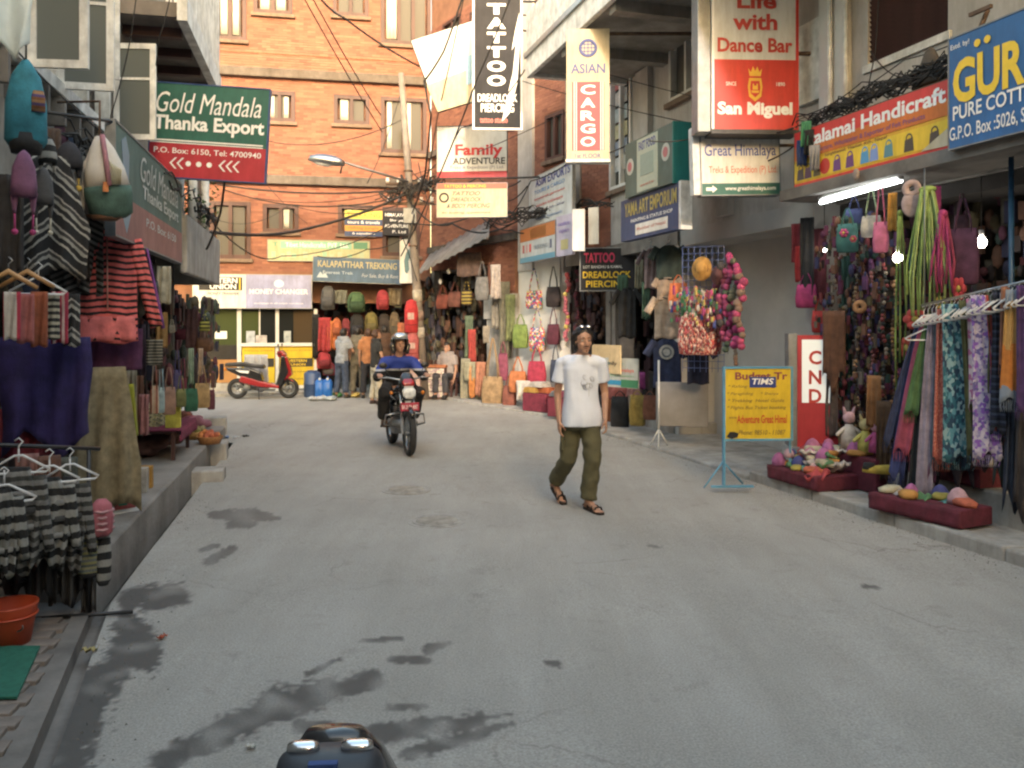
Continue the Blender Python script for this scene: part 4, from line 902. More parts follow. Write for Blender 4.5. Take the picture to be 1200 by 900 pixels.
def head_shapes(mb, c, f, up=(0, 0, 1), k=1.0):
    """skull, jaw, nose, ears, brow, lips; c = head centre, f = facing direction (unit, level)"""
    f = Vector(f).normalized(); s = Vector((-f.y, f.x, 0)); z = Vector((0, 0, 1)); c = Vector(c)
    P = lambda a, b, h: c+s*a*k+f*b*k+z*h*k
    T = lambda p, r: Matrix.Translation(p) @ Matrix(((s.x, f.x, 0), (s.y, f.y, 0), (0, 0, 1))).to_4x4()
    mb.ball((0, 0, 0), (.074*k, .092*k, .086*k), 16, 10, T=T(P(0, -.005, .035), 0))
    mb.ball((0, 0, 0), (.062*k, .070*k, .072*k), 14, 8, T=T(P(0, .018, -.035), 0))
    mb.ball((0, 0, 0), (.032*k, .026*k, .024*k), 10, 6, T=T(P(0, .066, -.088), 0))
    mb.tube([P(0, .083, .02), P(0, .098, -.008), P(0, .106, -.024), P(0, .09, -.032)], [.008*k, .011*k, .015*k, .010*k], 8)
    for q in (-1, 1):
        mb.ball((0, 0, 0), (.010*k, .018*k, .030*k), 8, 6, T=T(P(q*.074, -.01, -.005), 0))
        mb.ball((0, 0, 0), (.025*k, .018*k, .018*k), 8, 6, T=T(P(q*.040, .060, -.020), 0))
        mb.ball((0, 0, 0), (.026*k, .010*k, .008*k), 8, 6, T=T(P(q*.030, .079, .036), 0))
    mb.ball((0, 0, 0), (.026*k, .012*k, .007*k), 8, 6, T=T(P(0, .083, -.056), 0)); mb.ball((0, 0, 0), (.021*k, .012*k, .007*k), 8, 6, T=T(P(0, .081, -.067), 0))
    return P, s, f
def face_parts(parent, P, s, f, k, beard=True):
    T = lambda p: Matrix.Translation(p) @ Matrix(((s.x, f.x, 0), (s.y, f.y, 0), (0, 0, 1))).to_4x4()
    for q in (-1, 1):
        e = MB().ball((0, 0, 0), (.0135*k, .009*k, .0085*k), 10, 8, T=T(P(q*.031, .0735, .012))).build('eye', M('eye_white', (.5, .45, .4), .3, .05), parent)
        MB().ball((0, 0, 0), (.0062*k, .004*k, .0065*k), 8, 6, T=T(P(q*.031, .0815, .012))).build('iris', BLK, e)
        MB().tube([P(q*.012, .086, .036), P(q*.03, .086, .043), P(q*.048, .076, .036)], [.003*k, .005*k, .003*k], 6).build('eyebrow', 'hair', parent)
    if beard:
        MB().tube([P(-.03, .084, -.048), P(-.012, .095, -.042), P(.012, .095, -.042), P(.03, .084, -.048)], [.002*k, .004*k, .004*k, .002*k], 6).build('moustache', 'hair', parent)
        MB().ball((0, 0, 0), (.010*k, .006*k, .009*k), 8, 6, T=T(P(0, .085, -.085))).build('goatee', 'hair', parent)
    MB().tube([P(-.023, .086, -.0615), P(0, .0945, -.062), P(.023, .086, -.0615)], [.002*k, .0042*k, .002*k], 6).build('mouth', M('lip', (.17, .06, .045), .5, .1), parent)
def hand_shapes(mb, wrist, d_, side, palm, curl=.6, k=1.0):
    """palm plus five bent fingers; d_ = direction from wrist to knuckles, side = toward the thumb, palm = way the palm looks"""
    d_ = Vector(d_).normalized(); palm = Vector(palm); palm = (palm-d_*palm.dot(d_)).normalized(); sd_ = palm.cross(d_)
    if sd_.dot(Vector(side)) < 0: sd_ = -sd_
    w_ = Vector(wrist)
    for q in (-.026, -.009, .009, .026): mb.cap(w_+sd_*q*.6*k, w_+d_*.075*k+sd_*q*k, .014*k, .0125*k, 8)
    for q, ln in ((.028, .068), (.010, .076), (-.009, .070), (-.027, .054)):
        p0 = w_+d_*.080*k+sd_*q*k; dd = d_.copy(); r_ = .0092*k; p_ = p0
        for j, fr in enumerate((.45, .32, .23)):
            a = curl*(.35+.75*j); dd = (d_*math.cos(a)+palm*math.sin(a)).normalized(); q_ = p_+dd*ln*fr*k; mb.cap(p_, q_, r_, r_*.92, 8); p_ = q_; r_ *= .93
    b = w_+d_*.022*k+sd_*.022*k+palm*.006*k; m1 = b+(sd_*.75+d_*.65+palm*.35).normalized()*.034*k; t_ = m1+(d_*.9+sd_*.15+palm*.5).normalized()*.028*k; t2_ = t_+(d_*.85+palm*.6).normalized()*.022*k
    mb.cap(b, m1, .0125*k, .0115*k, 8); mb.cap(m1, t_, .0115*k, .010*k, 8); mb.cap(t_, t2_, .010*k, .0085*k, 8)
def wob(a, s_, seed=0):
    return lambda v: v+Vector((noise.noise(v*s_+Vector((seed, 0, 0))), noise.noise(v*s_+Vector((0, seed, 5))), noise.noise(v*s_*.7+Vector((3, 0, seed)))*.5))*a

# --- the man crossing the road
man = thing('person', 'man in white t-shirt and olive trousers striding across the road, sunglasses on his hair', 'man', (.66, 8.1, 0))
F = Vector((.42, -1, 0)).normalized(); SD = Vector((-F.y, F.x, 0))
J = dict(head=(.015, -.05, 1.585), nk=(-.005, .0, 1.44), rs=(-.185, .02, 1.375), re=(-.225, .05, 1.09), rw=(-.215, -.04, .835), ls=(.175, -.01, 1.375), le=(.225, .03, 1.10), lw=(.215, -.09, .86),
         rh=(-.085, .02, .90), rk=(-.125, .03, .47), ra=(-.235, .36, .185), lh=(.075, 0, .90), lk=(.095, -.09, .47), la=(.055, -.06, .085))
J = {k: Vector(v) for k, v in J.items()}
mb = MB(); P, s_, f_ = head_shapes(mb, J['head'], (.22, -1, 0))
mb.cap(J['head']+Vector((0, .01, -.07)), J['nk'], .052, .056, 12); mb.cap(J['nk'], J['nk']+Vector((0, .01, -.14)), .06, .09)
for a, b, r0, r1 in (('nk', 'rs', .055, .05), ('nk', 'ls', .055, .05), ('rs', 're', .05, .036), ('re', 'rw', .037, .024), ('ls', 'le', .05, .036), ('le', 'lw', .037, .024)): mb.cap(J[a], J[b], r0, r1, 12)
mb.cap((0, .01, 1.3), (0, .01, .92), .12, .11, 14)
for a, b, r0, r1 in (('rh', 'rk', .085, .05), ('rk', 'ra', .048, .034), ('lh', 'lk', .085, .05), ('lk', 'la', .048, .034)): mb.cap(J[a], J[b], r0, r1, 12)
hand_shapes(mb, J['rw'], (.03, -.10, -1), (.2, -1, 0), (1, .2, 0), .55); hand_shapes(mb, J['lw'], (.12, -.12, -1), (-.2, -1, 0), (-1, .2, 0), .75)
# feet
rt = J['ra']+Vector((.05, -.13, -.15)); lt = J['la']+Vector((.075, -.17, -.055))
mb.cap(J['ra']+Vector((-.01, .03, -.01)), J['ra']+Vector((-.02, .05, -.035)), .035, .032); mb.cap(J['ra'], rt, .034, .028)
mb.cap(J['la']+Vector((0, .03, -.03)), J['la']+Vector((-.01, .04, -.045)), .034, .032); mb.cap(J['la'], lt, .036, .024)
for q in range(5):
    o_ = (q-2)*.017
    mb.cap(rt+Vector((o_, -.01, -.005)), rt+Vector((o_+.012, -.035, -.012)), .0095, .008, 7); mb.cap(lt+Vector((o_, -.005, .0)), lt+Vector((o_+.018, -.038, -.006)), .0095, .008, 7)
fuse('body', mb, 'skin', man, .0062, 3)
face_parts(man, P, s_, f_, 1)
# hair with sunglasses
mb = MB()
for (a, b, h, r) in [(0, -.02, .070, .090), (0, -.055, .03, .088), (.05, -.03, .05, .062), (-.05, -.03, .05, .062), (.068, .0, .04, .028), (-.068, .0, .04, .028), (0, .012, .10, .05), (.036, .008, .09, .042), (-.036, .008, .09, .042), (-.064, -.035, -.01, .042), (.064, -.035, -.01, .042), (0, -.075, -.03, .07), (-.066, -.012, -.03, .020), (.066, -.012, -.03, .018), (0, -.06, -.075, .05), (.05, -.045, -.07, .036), (-.05, -.045, -.07, .036)]:
    mb.ball(tuple(P(a, b, h)), r, 10, 8)
fuse('hair', mb, 'hair', man, .010, 3, post=wob(.014, 32))
mb = MB()
for q in (-1, 1): mb.tube([P(q*.078, -.04, .055), P(q*.072, .03, .10), P(q*.055, .062, .125)], .004)
fr_ = mb.tube([P(-.055, .062, .125), P(0, .070, .130), P(.055, .062, .125)], .004).build('sunglasses', 'black_plastic', man)
for q in (-1, 1): MB().ball(tuple(P(q*.032, .052, .138)), (.026, .014, .018), 10, 6).build('lens', 'chrome', fr_)
# t-shirt
mb = MB()
R0 = [(.79, .205, .158, .0, .015), (.86, .202, .155, .0, .015), (.93, .19, .146, 0, 0), (1.02, .172, .130, -.0, .015), (1.12, .168, .118), (1.24, .175, .115), (1.33, .182, .106), (1.39, .165, .09), (1.43, .11, .085), (1.462, .078, .074)]
A = math.atan2(F.x, -F.y)
mb.loft([(0+r[0], r[1], r[2]) for r in R0], 28, 2.3, T=Matrix.Rotation(A*.8, 4, 'Z'))
mb.cap((-.12, .0, 1.385), (.12, -.0, 1.385), .078, .078, 12)
for a, b in (('rs', 're'), ('ls', 'le')):
    p0, p1 = J[a], J[a]+(J[b]-J[a])*.62
    mb.tube([p0+Vector((0, 0, .0)), p0+(p1-p0)*.3, p1], [.060, .064, .070], 14)
    mb.cap(J['nk']+Vector((0, 0, -.03)), p0, .06, .063, 12)
fuse('t_shirt', mb, M('white_cotton', (.66, .70, .80), .85, .05, 6, .15, 60), man, .010, 2, post=lambda v: v+Vector((noise.noise(Vector((v.x*7, v.y*7, v.z*3)))*.018, noise.noise(Vector((v.x*9, v.y*4, v.z*4+7)))*.020, 0)))
# drawing on the shirt: thin dark strokes lying on the chest
mb = MB(); rnd = random.Random(4)
def chest(a, z): return Vector((.0, .0, z))+Matrix.Rotation(A*.8, 3, 'Z') @ Vector((a, -.122*math.sqrt(max(0, 1-(a/.19)**2))-.008, 0))
for i in range(9):
    a0 = .0+rnd.uniform(-.05, .07); z0 = 1.21+rnd.uniform(-.06, .05); mb.tube([chest(a0+.018*math.cos(t_*1.3+i), z0+.025*math.sin(t_*1.1+i)) for t_ in range(5)], .0028, 5)
mb.tube([chest(.02, 1.16), chest(.018, 1.0), chest(.02, .9)], .0022, 5); mb.build('printed_drawing', ink((.42, .43, .45)), man)
# trousers
mb = MB()
mb.loft([(.76, .165, .12), (.84, .175, .128), (.93, .165, .122), (.98, .155, .115)], 22, 2.3, T=Matrix.Rotation(A*.7, 4, 'Z'))
for h, k_, a in (('rh', 'rk', 'ra'), ('lh', 'lk', 'la')):
    e = J[a]+(J[k_]-J[a])*(.12 if a == 'ra' else .06)
    mb.tube([J[h]+Vector((0, 0, .0)), J[h]*.6+J[k_]*.4, J[k_]+Vector((0, -.005, 0)), J[k_]*.5+e*.5, e], [.108, .098, .083, .080, .084], 16)
    mb.ball(tuple(J[k_]), .082, 12, 8)
fuse('trousers', mb, M('olive_cotton', (.085, .078, .040), .9, .25, 5, .25, 60), man, .010, 3, post=lambda v: v+Vector((noise.noise(Vector((v.x*8, v.y*8, v.z*14)))*.014, noise.noise(Vector((v.x*9+4, v.y*9, v.z*12)))*.016, 0)))
for sx_ in (-.185, .165): MB().b2((sx_-.015, -.06, .56), (sx_+.015, .05, .69)).build('pocket', 'olive_cotton', man, .01)
for a, t_, nm in ((J['ra'], rt, 0), (J['la'], lt, 1)):
    sdl = MB(); base = a+Vector((-.015, .05, -.075 if nm else -.06)); tip = t_+Vector((.03, -.045, -.022))
    d_ = (tip-base); nrm = Vector((0, 0, 1)); sv = d_.cross(nrm).normalized()
    if nm: base.z = .018; tip.z = .018
    pts = [(0, .030), (.25, .036), (.5, .038), (.75, .048), (.95, .040), (1.05, .02)]
    for i in range(len(pts)-1):
        a0, w0 = pts[i]; a1, w1 = pts[i+1]; p0, p1 = base+d_*a0, base+d_*a1
        sdl.hexa([p0-sv*w0-nrm*.014, p0+sv*w0-nrm*.014, p1+sv*w1-nrm*.014, p1-sv*w1-nrm*.014], [p0-sv*w0+nrm*.008, p0+sv*w0+nrm*.008, p1+sv*w1+nrm*.008, p1-sv*w1+nrm*.008])
    so = sdl.build('sandal', M('sandal_leather', (.025, .015, .012), .6, .3, 8), man)
    for q in (.32, .58, .80): 
        c_ = base+d_*q; MB().tube([c_-sv*.042, c_-sv*.03+nrm*(.055-q*.02), c_+nrm*(.072-q*.03), c_+sv*.03+nrm*(.055-q*.02), c_+sv*.042], .0085, 6).build('strap', 'sandal_leather', so)
    MB().tube([base-sv*.03+nrm*.02, base-d_*.05+nrm*.045, base+sv*.03+nrm*.02], .008, 6).build('strap', 'sandal_leather', so)

# --- simpler standing figures at the back
def figure(label, loc, rz, h, cols_, pose='stand', arms=None, hair='hair', skin='skin', lean=0, cat='person', group=None, skirt=False):
    o = thing('person', label, cat, loc, rz, group); k = h/1.7; top, bottom, shoe = cols_
    V = lambda x, y, z: Vector((x*k, y*k-max(0, z-.9)*lean, z*k-(max(0, z-.9)*abs(lean)*.25)))
    hd = V(0, -.02, 1.58); mb = MB(); P, s_, f_ = head_shapes(mb, hd, (0, -1, 0), k=k)
    sh = [V(-.18, 0, 1.38), V(.18, 0, 1.38)]; ar = arms or [((-.22, .0, 1.10), (-.2, -.08, .86)), ((.22, .0, 1.10), (.2, -.08, .86))]
    mb.cap(hd+Vector((0, 0, -.06)), V(0, 0, 1.42), .05*k, .055*k); mb.cap(V(0, 0, 1.3), V(0, 0, .95), .12*k, .12*k)
    if pose == 'sit': hips = [V(-.09, 0, .93), V(.09, 0, .93)]; kn = [V(-.12, -.40, .95), V(.12, -.40, .95)]; an = [V(-.12, -.40, .52), V(.12, -.38, .52)]
    else: hips = [V(-.09, 0, .9), V(.09, 0, .9)]; kn = [V(-.10, -.02, .48), V(.11, .0, .48)]; an = [V(-.11, -.02, .08), V(.13, .05, .08)]
    for i in (0, 1):
        e, w_ = V(*ar[i][0]), V(*ar[i][1]); mb.cap(sh[i], e, .045*k, .035*k); mb.cap(e, w_, .035*k, .025*k); hand_shapes(mb, w_, (w_-e), (0, -1, 0), (1-2*i, 0, 0), .5, k)
        mb.cap(hips[i], kn[i], .07*k, .05*k); mb.cap(kn[i], an[i], .045*k, .035*k); mb.cap(an[i], an[i]+Vector((0, -.12, -.04))*k, .035*k, .03*k)
    fuse('body', mb, skin, o, .011, 2)
    face_parts(o, P, s_, f_, k, False)
    mb = MB()
    for (a, b, z_, r) in [(0, -.03, .055, .085), (0, -.05, .02, .08), (0, .02, .085, .06), (-.05, -.03, .0, .045), (.05, -.03, .0, .045), (0, -.06, -.05, .06)]: mb.ball(tuple(P(a, b, z_)), r*k, 10, 8)
    fuse('hair', mb, hair, o, .014, 2, post=wob(.01, 25))
    mb = MB(); top_pts = [V(0, 0, z) for z in (.84, 1.0, 1.2, 1.34, 1.42)]
    for i, (wd, dp) in enumerate([(.175, .13), (.16, .12), (.175, .12), (.165, .10)]):
        mb.loft([(0, wd*k, dp*k), (.17*k, (wd)*k, dp*k)], 18, 2.2, T=Matrix.Translation(top_pts[i]))
    mb.tube(top_pts[:4], [.12*k, .12*k, .13*k, .11*k], 12)
    for i in (0, 1):
        e = sh[i]+(V(*ar[i][0])-sh[i])*.65; mb.cap(top_pts[4]+Vector((0, 0, -.04)), sh[i], .07*k, .065*k); mb.tube([sh[i], e], [.068*k, .068*k], 12)
    fuse('shirt', mb, top, o, .016, 3, post=wob(.012, 8))
    mb = MB(); mb.loft([(.78*k, .16*k, .12*k), (.96*k, .155*k, .118*k)], 18, 2.2)
    for i in (0, 1):
        e = an[i]+Vector((0, 0, .05)); mb.tube([hips[i], kn[i], e], [.10*k, .08*k, .075*k], 14); mb.ball(tuple(kn[i]), .08*k)
    fuse('trousers', mb, bottom, o, .016, 3, post=wob(.014, 10))
    for i in (0, 1): MB().loft([(0, .042*k, .12*k), (.05*k, .042*k, .115*k), (.085*k, .035*k, .06*k, 0, .04*k)], 14, 2.4, T=Matrix.Translation(Vector((an[i].x, an[i].y-.06*k, max(0, an[i].z-.08*k))))).build('shoe', shoe, o)
    return o
gl = G(402, 465, .0)
gp = 'shoppers crowding at the backpack shop'
fA = figure('man in pale grey t-shirt and blue jeans seen from behind at the backpack shop', (-4.05, 20.3, .0), rad(150), 1.66, (col((.30, .33, .38)), col((.05, .075, .14)), col((.05, .04, .03))), arms=[((-.24, -.10, 1.14), (-.12, -.30, 1.10)), ((.24, -.12, 1.14), (.10, -.32, 1.12))], lean=.10, group=gp)
fB = figure('person in khaki clothes standing between the man in jeans and the red haired woman', (-3.72, 20.6, .0), rad(175), 1.68, (col((.20, .185, .14)), col((.20, .185, .15)), col((.3, .25, .12))), group=gp, skin='skin_pale')
fC = figure('shopper in orange top and dark trousers half hidden by others at the backpack shop', (-3.42, 20.3, .0), rad(-160), 1.64, (col((.45, .17, .05)), col((.025, .025, .035)), col((.03, .03, .03))), group=gp, hair='hair_brown')
fD = figure('red haired woman in black top and cream trousers behind the motorcyclist', (-2.98, 18.7, .0), rad(120), 1.62, (col((.03, .028, .03)), col((.50, .45, .34)), col((.08, .05, .05))), arms=[((-.24, -.04, 1.12), (-.24, -.18, .92)), ((.24, -.05, 1.12), (.20, -.25, 1.0))], hair='hair_brown', skin='skin_pale', group=gp)
fE = figure('shopper in dark jacket bending at the back of the group', (-3.15, 21.1, .07), rad(-170), 1.66, (col((.10, .05, .03)), col((.04, .04, .05)), col((.03, .03, .03))), group=gp, lean=.1)
fF = figure('seller facing the street in a brown sweater behind the shoppers', (-3.85, 21.5, .07), rad(10), 1.6, (col((.22, .10, .05)), col((.04, .04, .05)), col((.03, .03, .03))), group=gp)
fS = figure('seated stallkeeper in pale striped shirt under the awning', (-1.52, 20.1, -.40), rad(-20), 1.7, (pattern('thin_stripe', [(.42, .38, .36), (.30, .26, .26)], .03, 'X'), col((.05, .05, .06)), col((.03, .03, .03))), pose='sit')
st = thing('stool', 'low wooden stool under the seated stallkeeper', 'stool', (-1.50, 20.15, .12), rad(-20)); MB().b2((-.17, -.17, .33), (.17, .17, .37)).build('seat', 'wood_dark', st, .01)
for x in (-.14, .14):
    for y in (-.14, .14): MB().b2((x-.02, y-.02, -.08), (x+.02, y+.02, .33)).build('leg', 'wood_dark', st)

# ================================================================ MOTORCYCLES
def wheel(parent, c, R_, tyre=.045, disc_=True):
    mb = MB(); mb.torus(c, R_-tyre, tyre, 'x', 36, 10, ry=tyre*1.05); t_ = mb.build('wheel', 'rubber', parent)
    MB().torus(c, R_-tyre*2.0, .014, 'x', 32, 6, ry=.028).build('rim', 'steel', t_)
    MB().tube([(c[0]-.06, c[1], c[2]), (c[0]+.06, c[1], c[2])], .035, 10).build('hub', 'steel_grey', t_)
    for i in range(6):
        a = i*math.pi/3; MB().tube([(c[0], c[1], c[2]), (c[0], c[1]+(R_-tyre*2)*math.cos(a), c[2]+(R_-tyre*2)*math.sin(a))], .011, 6).build('spoke', 'steel', t_)
    if disc_: MB().torus((c[0]+.055, c[1], c[2]), .09, .025, 'x', 24, 6, ry=.003).build('brake_disc', 'steel', t_)
def tank_mb(): return MB().loft([(.70, .10, .20), (.76, .145, .25), (.84, .15, .25, 0, -.02), (.90, .115, .20, 0, -.04), (.925, .06, .12, 0, -.06)], 24, 2.3)
M('black_paint', (.012, .012, .014), .25, .2, 4, .0, 60, 0, clear=.5); M('red_paint', (.30, .015, .018), .25, .12, 4, .0, clear=.5)
def motorcycle(label, loc, rz, mirrors=True, steer=0, plate_text='BA 21 PA 4087', front_z=0):
    o = thing('motorcycle', label, 'motorcycle', loc, rz)
    wheel(o, (0, -.62, .30), .30, .043); wheel(o, (0, .63, .30), .30, .052, False)
    for q in (-1, 1):
        MB().tube([(q*.085, -.62, .30), (q*.085, -.50, .62), (q*.085, -.39, .98)], [.024, .022, .018], 8).build('fork_leg', 'chrome', o)
        MB().tube([(q*.10, .60, .32), (q*.11, .45, .66)], .03, 8).build('shock', 'chrome', o)
        MB().tube([(q*.07, .63, .30), (q*.09, .15, .36)], .018, 6).build('swing_arm', 'black_metal', o)
    mb = MB(); mb.tube([(0, -.62+.33*math.sin(a), .30+.33*math.cos(a)) for a in [x*.2-.75 for x in range(10)]], .035, 8); mb.build('mudguard', 'black_paint', o)
    mb = MB(); mb.tube([(0, .63+.35*math.sin(a), .30+.35*math.cos(a)) for a in [x*.2-.3 for x in range(8)]], .05, 8); mb.build('mudguard', 'black_paint', o)
    mb = MB(); mb.tube([(0, -.36, .92), (0, -.18, .60), (0, -.10, .35), (0, .18, .30)], .025, 8); mb.tube([(0, -.36, .88), (0, .1, .70), (0, .85, .74)], .022, 8); mb.tube([(0, .18, .30), (0, .2, .7)], .025, 8); mb.build('frame', 'black_metal', o)
    mb = MB(); mb.loft([(.24, .12, .16), (.34, .15, .2), (.44, .12, .18)], 16, 3); mb.build('engine', 'steel_grey', o)
    en = MB(); 
    for i in range(6): en.b2((-.09, -.13, .45+i*.028), (.09, .07, .462+i*.028))
    en.build('cooling_fin', 'steel_grey', o); MB().loft([(.44, .06, .06), (.62, .06, .06)], 12, T=Matrix.Translation((0, -.03, 0))).build('cylinder_block', 'black_metal', o)
    tank_mb().build('fuel_tank', 'black_paint', o).location.y = -.02
    MB().loft([(.73, .12, .36), (.79, .135, .38), (.83, .11, .36)], 20, 2.6, T=Matrix.Translation((0, .52, 0))).build('seat', 'black_plastic', o)
    MB().loft([(.62, .07, .18), (.70, .10, .22), (.76, .10, .20)], 16, 2.5, T=Matrix.Translation((0, .66, 0))).build('tail_panel', 'black_paint', o)
    MB().b2((-.05, .92, .70), (.05, .95, .76)).build('tail_light', 'red_paint', o, .01)
    MB().tube([(.09, -.15, .42), (.13, -.2, .25), (.14, 0, .2), (.15, .25, .24), (.16, .85, .36)], [.018, .018, .02, .042, .045], 10).build('exhaust', 'chrome', o)
    # cowl, headlamp, number panel
    cw = MB().loft([(.74, .08, .05, 0, -.55), (.82, .115, .08, 0, -.54), (.94, .125, .09, 0, -.50), (1.04, .09, .06, 0, -.45), (1.10, .055, .03, 0, -.41)], 20, 2.4).build('cowl', 'black_paint', o)
    MB().loft([(.76, .05, .02, 0, -.615), (.80, .085, .03, 0, -.61), (.87, .09, .03, 0, -.60), (.91, .06, .02, 0, -.585)], 16, 3).build('headlamp', M('lamp_glass', (.6, .62, .62), .08, .3, 20, .1), o)
    MB().loft([(.93, .075, .02, 0, -.582), (.97, .085, .02, 0, -.555), (1.02, .06, .015, 0, -.525)], 14, 3).build('red_flash', 'red_paint', cw)
    MB().loft([(.915, .06, .02, 0, -.59), (.925, .065, .02, 0, -.585)], 14, 3).build('white_flash', 'white_paint', cw)
    pl_ = MB().b2((-.125, -.66, .60), (.125, -.645, .71)).build('number_plate', M('plate_red', (.38, .03, .06), .5, .1, 6, .05), o, .004)
    lettering(pl_, plate_text, 0, .655, .21, .055, WHT, -.663, .01)
    mb = MB(); mb.tube([(-.36, -.20, 1.03), (-.26, -.28, 1.03), (-.10, -.36, 1.0), (.10, -.36, 1.0), (.26, -.28, 1.03), (.36, -.20, 1.03)], .013, 8); hb = mb.build('handlebar', 'steel', o)
    for q in (-1, 1):
        MB().tube([(q*.25, -.285, 1.03), (q*.37, -.195, 1.03)], .019, 8).build('grip', 'rubber', hb); MB().tube([(q*.22, -.34, 1.03), (q*.36, -.28, 1.02)], .007, 6).build('brake_lever', 'steel', hb)
        id_ = MB().tube([(q*.11, -.46, .84), (q*.20, -.47, .83)], .009, 6).build('indicator', 'black_plastic', o); MB().ball((q*.215, -.475, .83), (.025, .03, .028), 10, 8).build('lens', M('amber', (.55, .18, .02), .25, .1), id_)
        if mirrors: MB().tube([(q*.20, -.30, 1.04), (q*.27, -.28, 1.16)], .006, 6).build('mirror_stalk', 'black_metal', o); MB().ball((q*.29, -.27, 1.19), (.06, .018, .04), 12, 8).build('mirror', 'black_plastic', o)
        MB().tube([(q*.10, .12, .32), (q*.26, .12, .32)], .014, 8).build('foot_peg', 'rubber', o)
        MB().tube([(q*.08, .30, .42), (q*.24, .42, .42)], .012, 8).build('foot_peg', 'rubber', o)
    MB().tube([(-.05, -.30, .55), (-.26, -.32, .52), (-.28, -.30, .40), (-.06, -.22, .33)], .014, 8).build('crash_bar', 'steel', o); MB().tube([(.05, -.30, .55), (.26, -.32, .52), (.28, -.30, .40), (.06, -.22, .33)], .014, 8).build('crash_bar', 'steel', o)
    return o
hx = Vector((.40, -1.2, 0)); mrz = math.atan2(hx.x, -hx.y)
mc = motorcycle('black motorcycle with red number plate ridden toward the viewer', (-1.56, 11.93, 0), mrz)
# rider
rd = thing('person', 'helmeted motorcyclist in blue and black jacket riding the black motorcycle', 'motorcyclist', (-1.56, 11.93, 0), mrz)
mb = MB(); P, s_, f_ = head_shapes(mb, (0, .05, 1.47), (0, -1, 0)); mb.cap((0, .06, 1.40), (0, .1, 1.28), .05, .06)
q_ = dict(rs=(-.19, .12, 1.22), ls=(.19, .12, 1.22), re=(-.33, -.02, 1.02), le=(.33, -.02, 1.02), rw=(-.33, -.19, 1.055), lw=(.33, -.19, 1.055), rh=(-.1, .32, .86), lh=(.1, .32, .86), rk=(-.25, -.10, .80), lk=(.25, -.10, .80), ra=(-.21, .14, .40), la=(.21, .14, .40))
q_ = {k: Vector(v) for k, v in q_.items()}
for i in 'rl':
    mb.cap(q_[i+'s'], q_[i+'e'], .045, .036); mb.cap(q_[i+'e'], q_[i+'w'], .034, .026); hand_shapes(mb, q_[i+'w']+Vector((0, .03, .01)), (0, -1, -.1), (-1 if i == 'l' else 1, 0, 0), (0, 0, -1), 1.3)
    mb.cap(q_[i+'h'], q_[i+'k'], .075, .055); mb.cap(q_[i+'k'], q_[i+'a'], .05, .035); mb.cap(q_[i+'a'], q_[i+'a']+Vector((0, -.14, -.05)), .035, .03)
mb.cap((0, .18, 1.2), (0, .32, .9), .12, .12); fuse('body', mb, 'skin', rd, .008, 2); face_parts(rd, P, s_, f_, 1, False)
mb = MB(); mb.loft([(0, .15, .12), (.12, .17, .125), (.28, .185, .125), (.40, .17, .10), (.45, .09, .07)], 24, 2.3, T=Matrix.Translation((0, .33, .84)) @ Matrix.Shear('XY', 4, (0, -.52)))
for i in 'rl': mb.cap(Vector((0, .10, 1.24)), q_[i+'s'], .075, .08); mb.tube([q_[i+'s'], q_[i+'e'], q_[i+'w']+Vector((0, .03, 0))], [.082, .068, .05], 14); mb.ball(tuple(q_[i+'e']), .068)
jk = newmat('jacket'); m, n, l, p = jk; p.inputs['Roughness'].default_value = .7
tc = n.new('ShaderNodeTexCoord'); sx = n.new('ShaderNodeSeparateXYZ'); l.new(tc.outputs['Object'], sx.inputs[0]); r = n.new('ShaderNodeValToRGB'); r.color_ramp.interpolation = 'CONSTANT'; e = r.color_ramp.elements
mr = n.new('ShaderNodeMapRange'); mr.inputs['From Min'].default_value = .8; mr.inputs['From Max'].default_value = 1.4; l.new(sx.outputs['Z'], mr.inputs[0]); l.new(mr.outputs[0], r.inputs[0])
for i, (ps, c_) in enumerate([(0, (.012, .012, .016)), (.50, (.45, .46, .5)), (.545, (.015, .04, .27)), (.80, (.015, .035, .25))]):
    el = e[i] if i < 2 else e.new(ps); el.position = ps; el.color = (*c_, 1)
l.new(r.outputs[0], p.inputs['Base Color'])
fuse('jacket', mb, 'jacket', rd, .012, 3, post=wob(.012, 9));
lettering(rd, 'TEAM RACE', 0, 1.125, .22, .03, BLK, -.052, .01)
mb = MB()
for i in 'rl': mb.tube([q_[i+'h'], q_[i+'k'], q_[i+'a']+Vector((0, .0, .05))], [.11, .088, .085], 14); mb.ball(tuple(q_[i+'k']), .09)
mb.cap((-.06, .34, .88), (.06, .34, .88), .13, .13); fuse('trousers', mb, col((.018, .018, .02)), rd, .014, 3, post=wob(.014, 10))
for i in 'rl': MB().loft([(0, .045, .125), (.05, .045, .12), (.09, .036, .06, 0, .05)], 14, 2.4, T=Matrix.Translation(q_[i+'a']+Vector((0, -.06, -.08)))).build('shoe', col((.10, .06, .04)), rd)
mb = MB(); mb.ball((0, .065, 1.515), (.130, .150, .125), 24, 14); 
mb.cap((-.112, .02, 1.45), (-.095, .0, 1.36), .036, .03); mb.cap((.112, .02, 1.45), (.095, .0, 1.36), .036, .03); mb.cap((0, .14, 1.45), (0, .13, 1.38), .10, .085)
hm = fuse('helmet', mb, 'black_paint', rd, .008, 2)
# opening of the helmet is carved by leaving the face proud of it
for v in hm.data.vertices:
    if v.co.y < .03 and abs(v.co.x) < .085 and 1.33 < v.co.z < 1.545: v.co.y += .10*(1-(abs(v.co.x)/.085)**4)
MB().loft([(1.545, .10, .04, 0, -.05), (1.60, .10, .04, 0, -.035), (1.63, .06, .03, 0, -.01)], 14, 2.5).build('visor', M('visor_silver', (.45, .48, .5), .15, .2, 5, 0, 60, .7), rd)
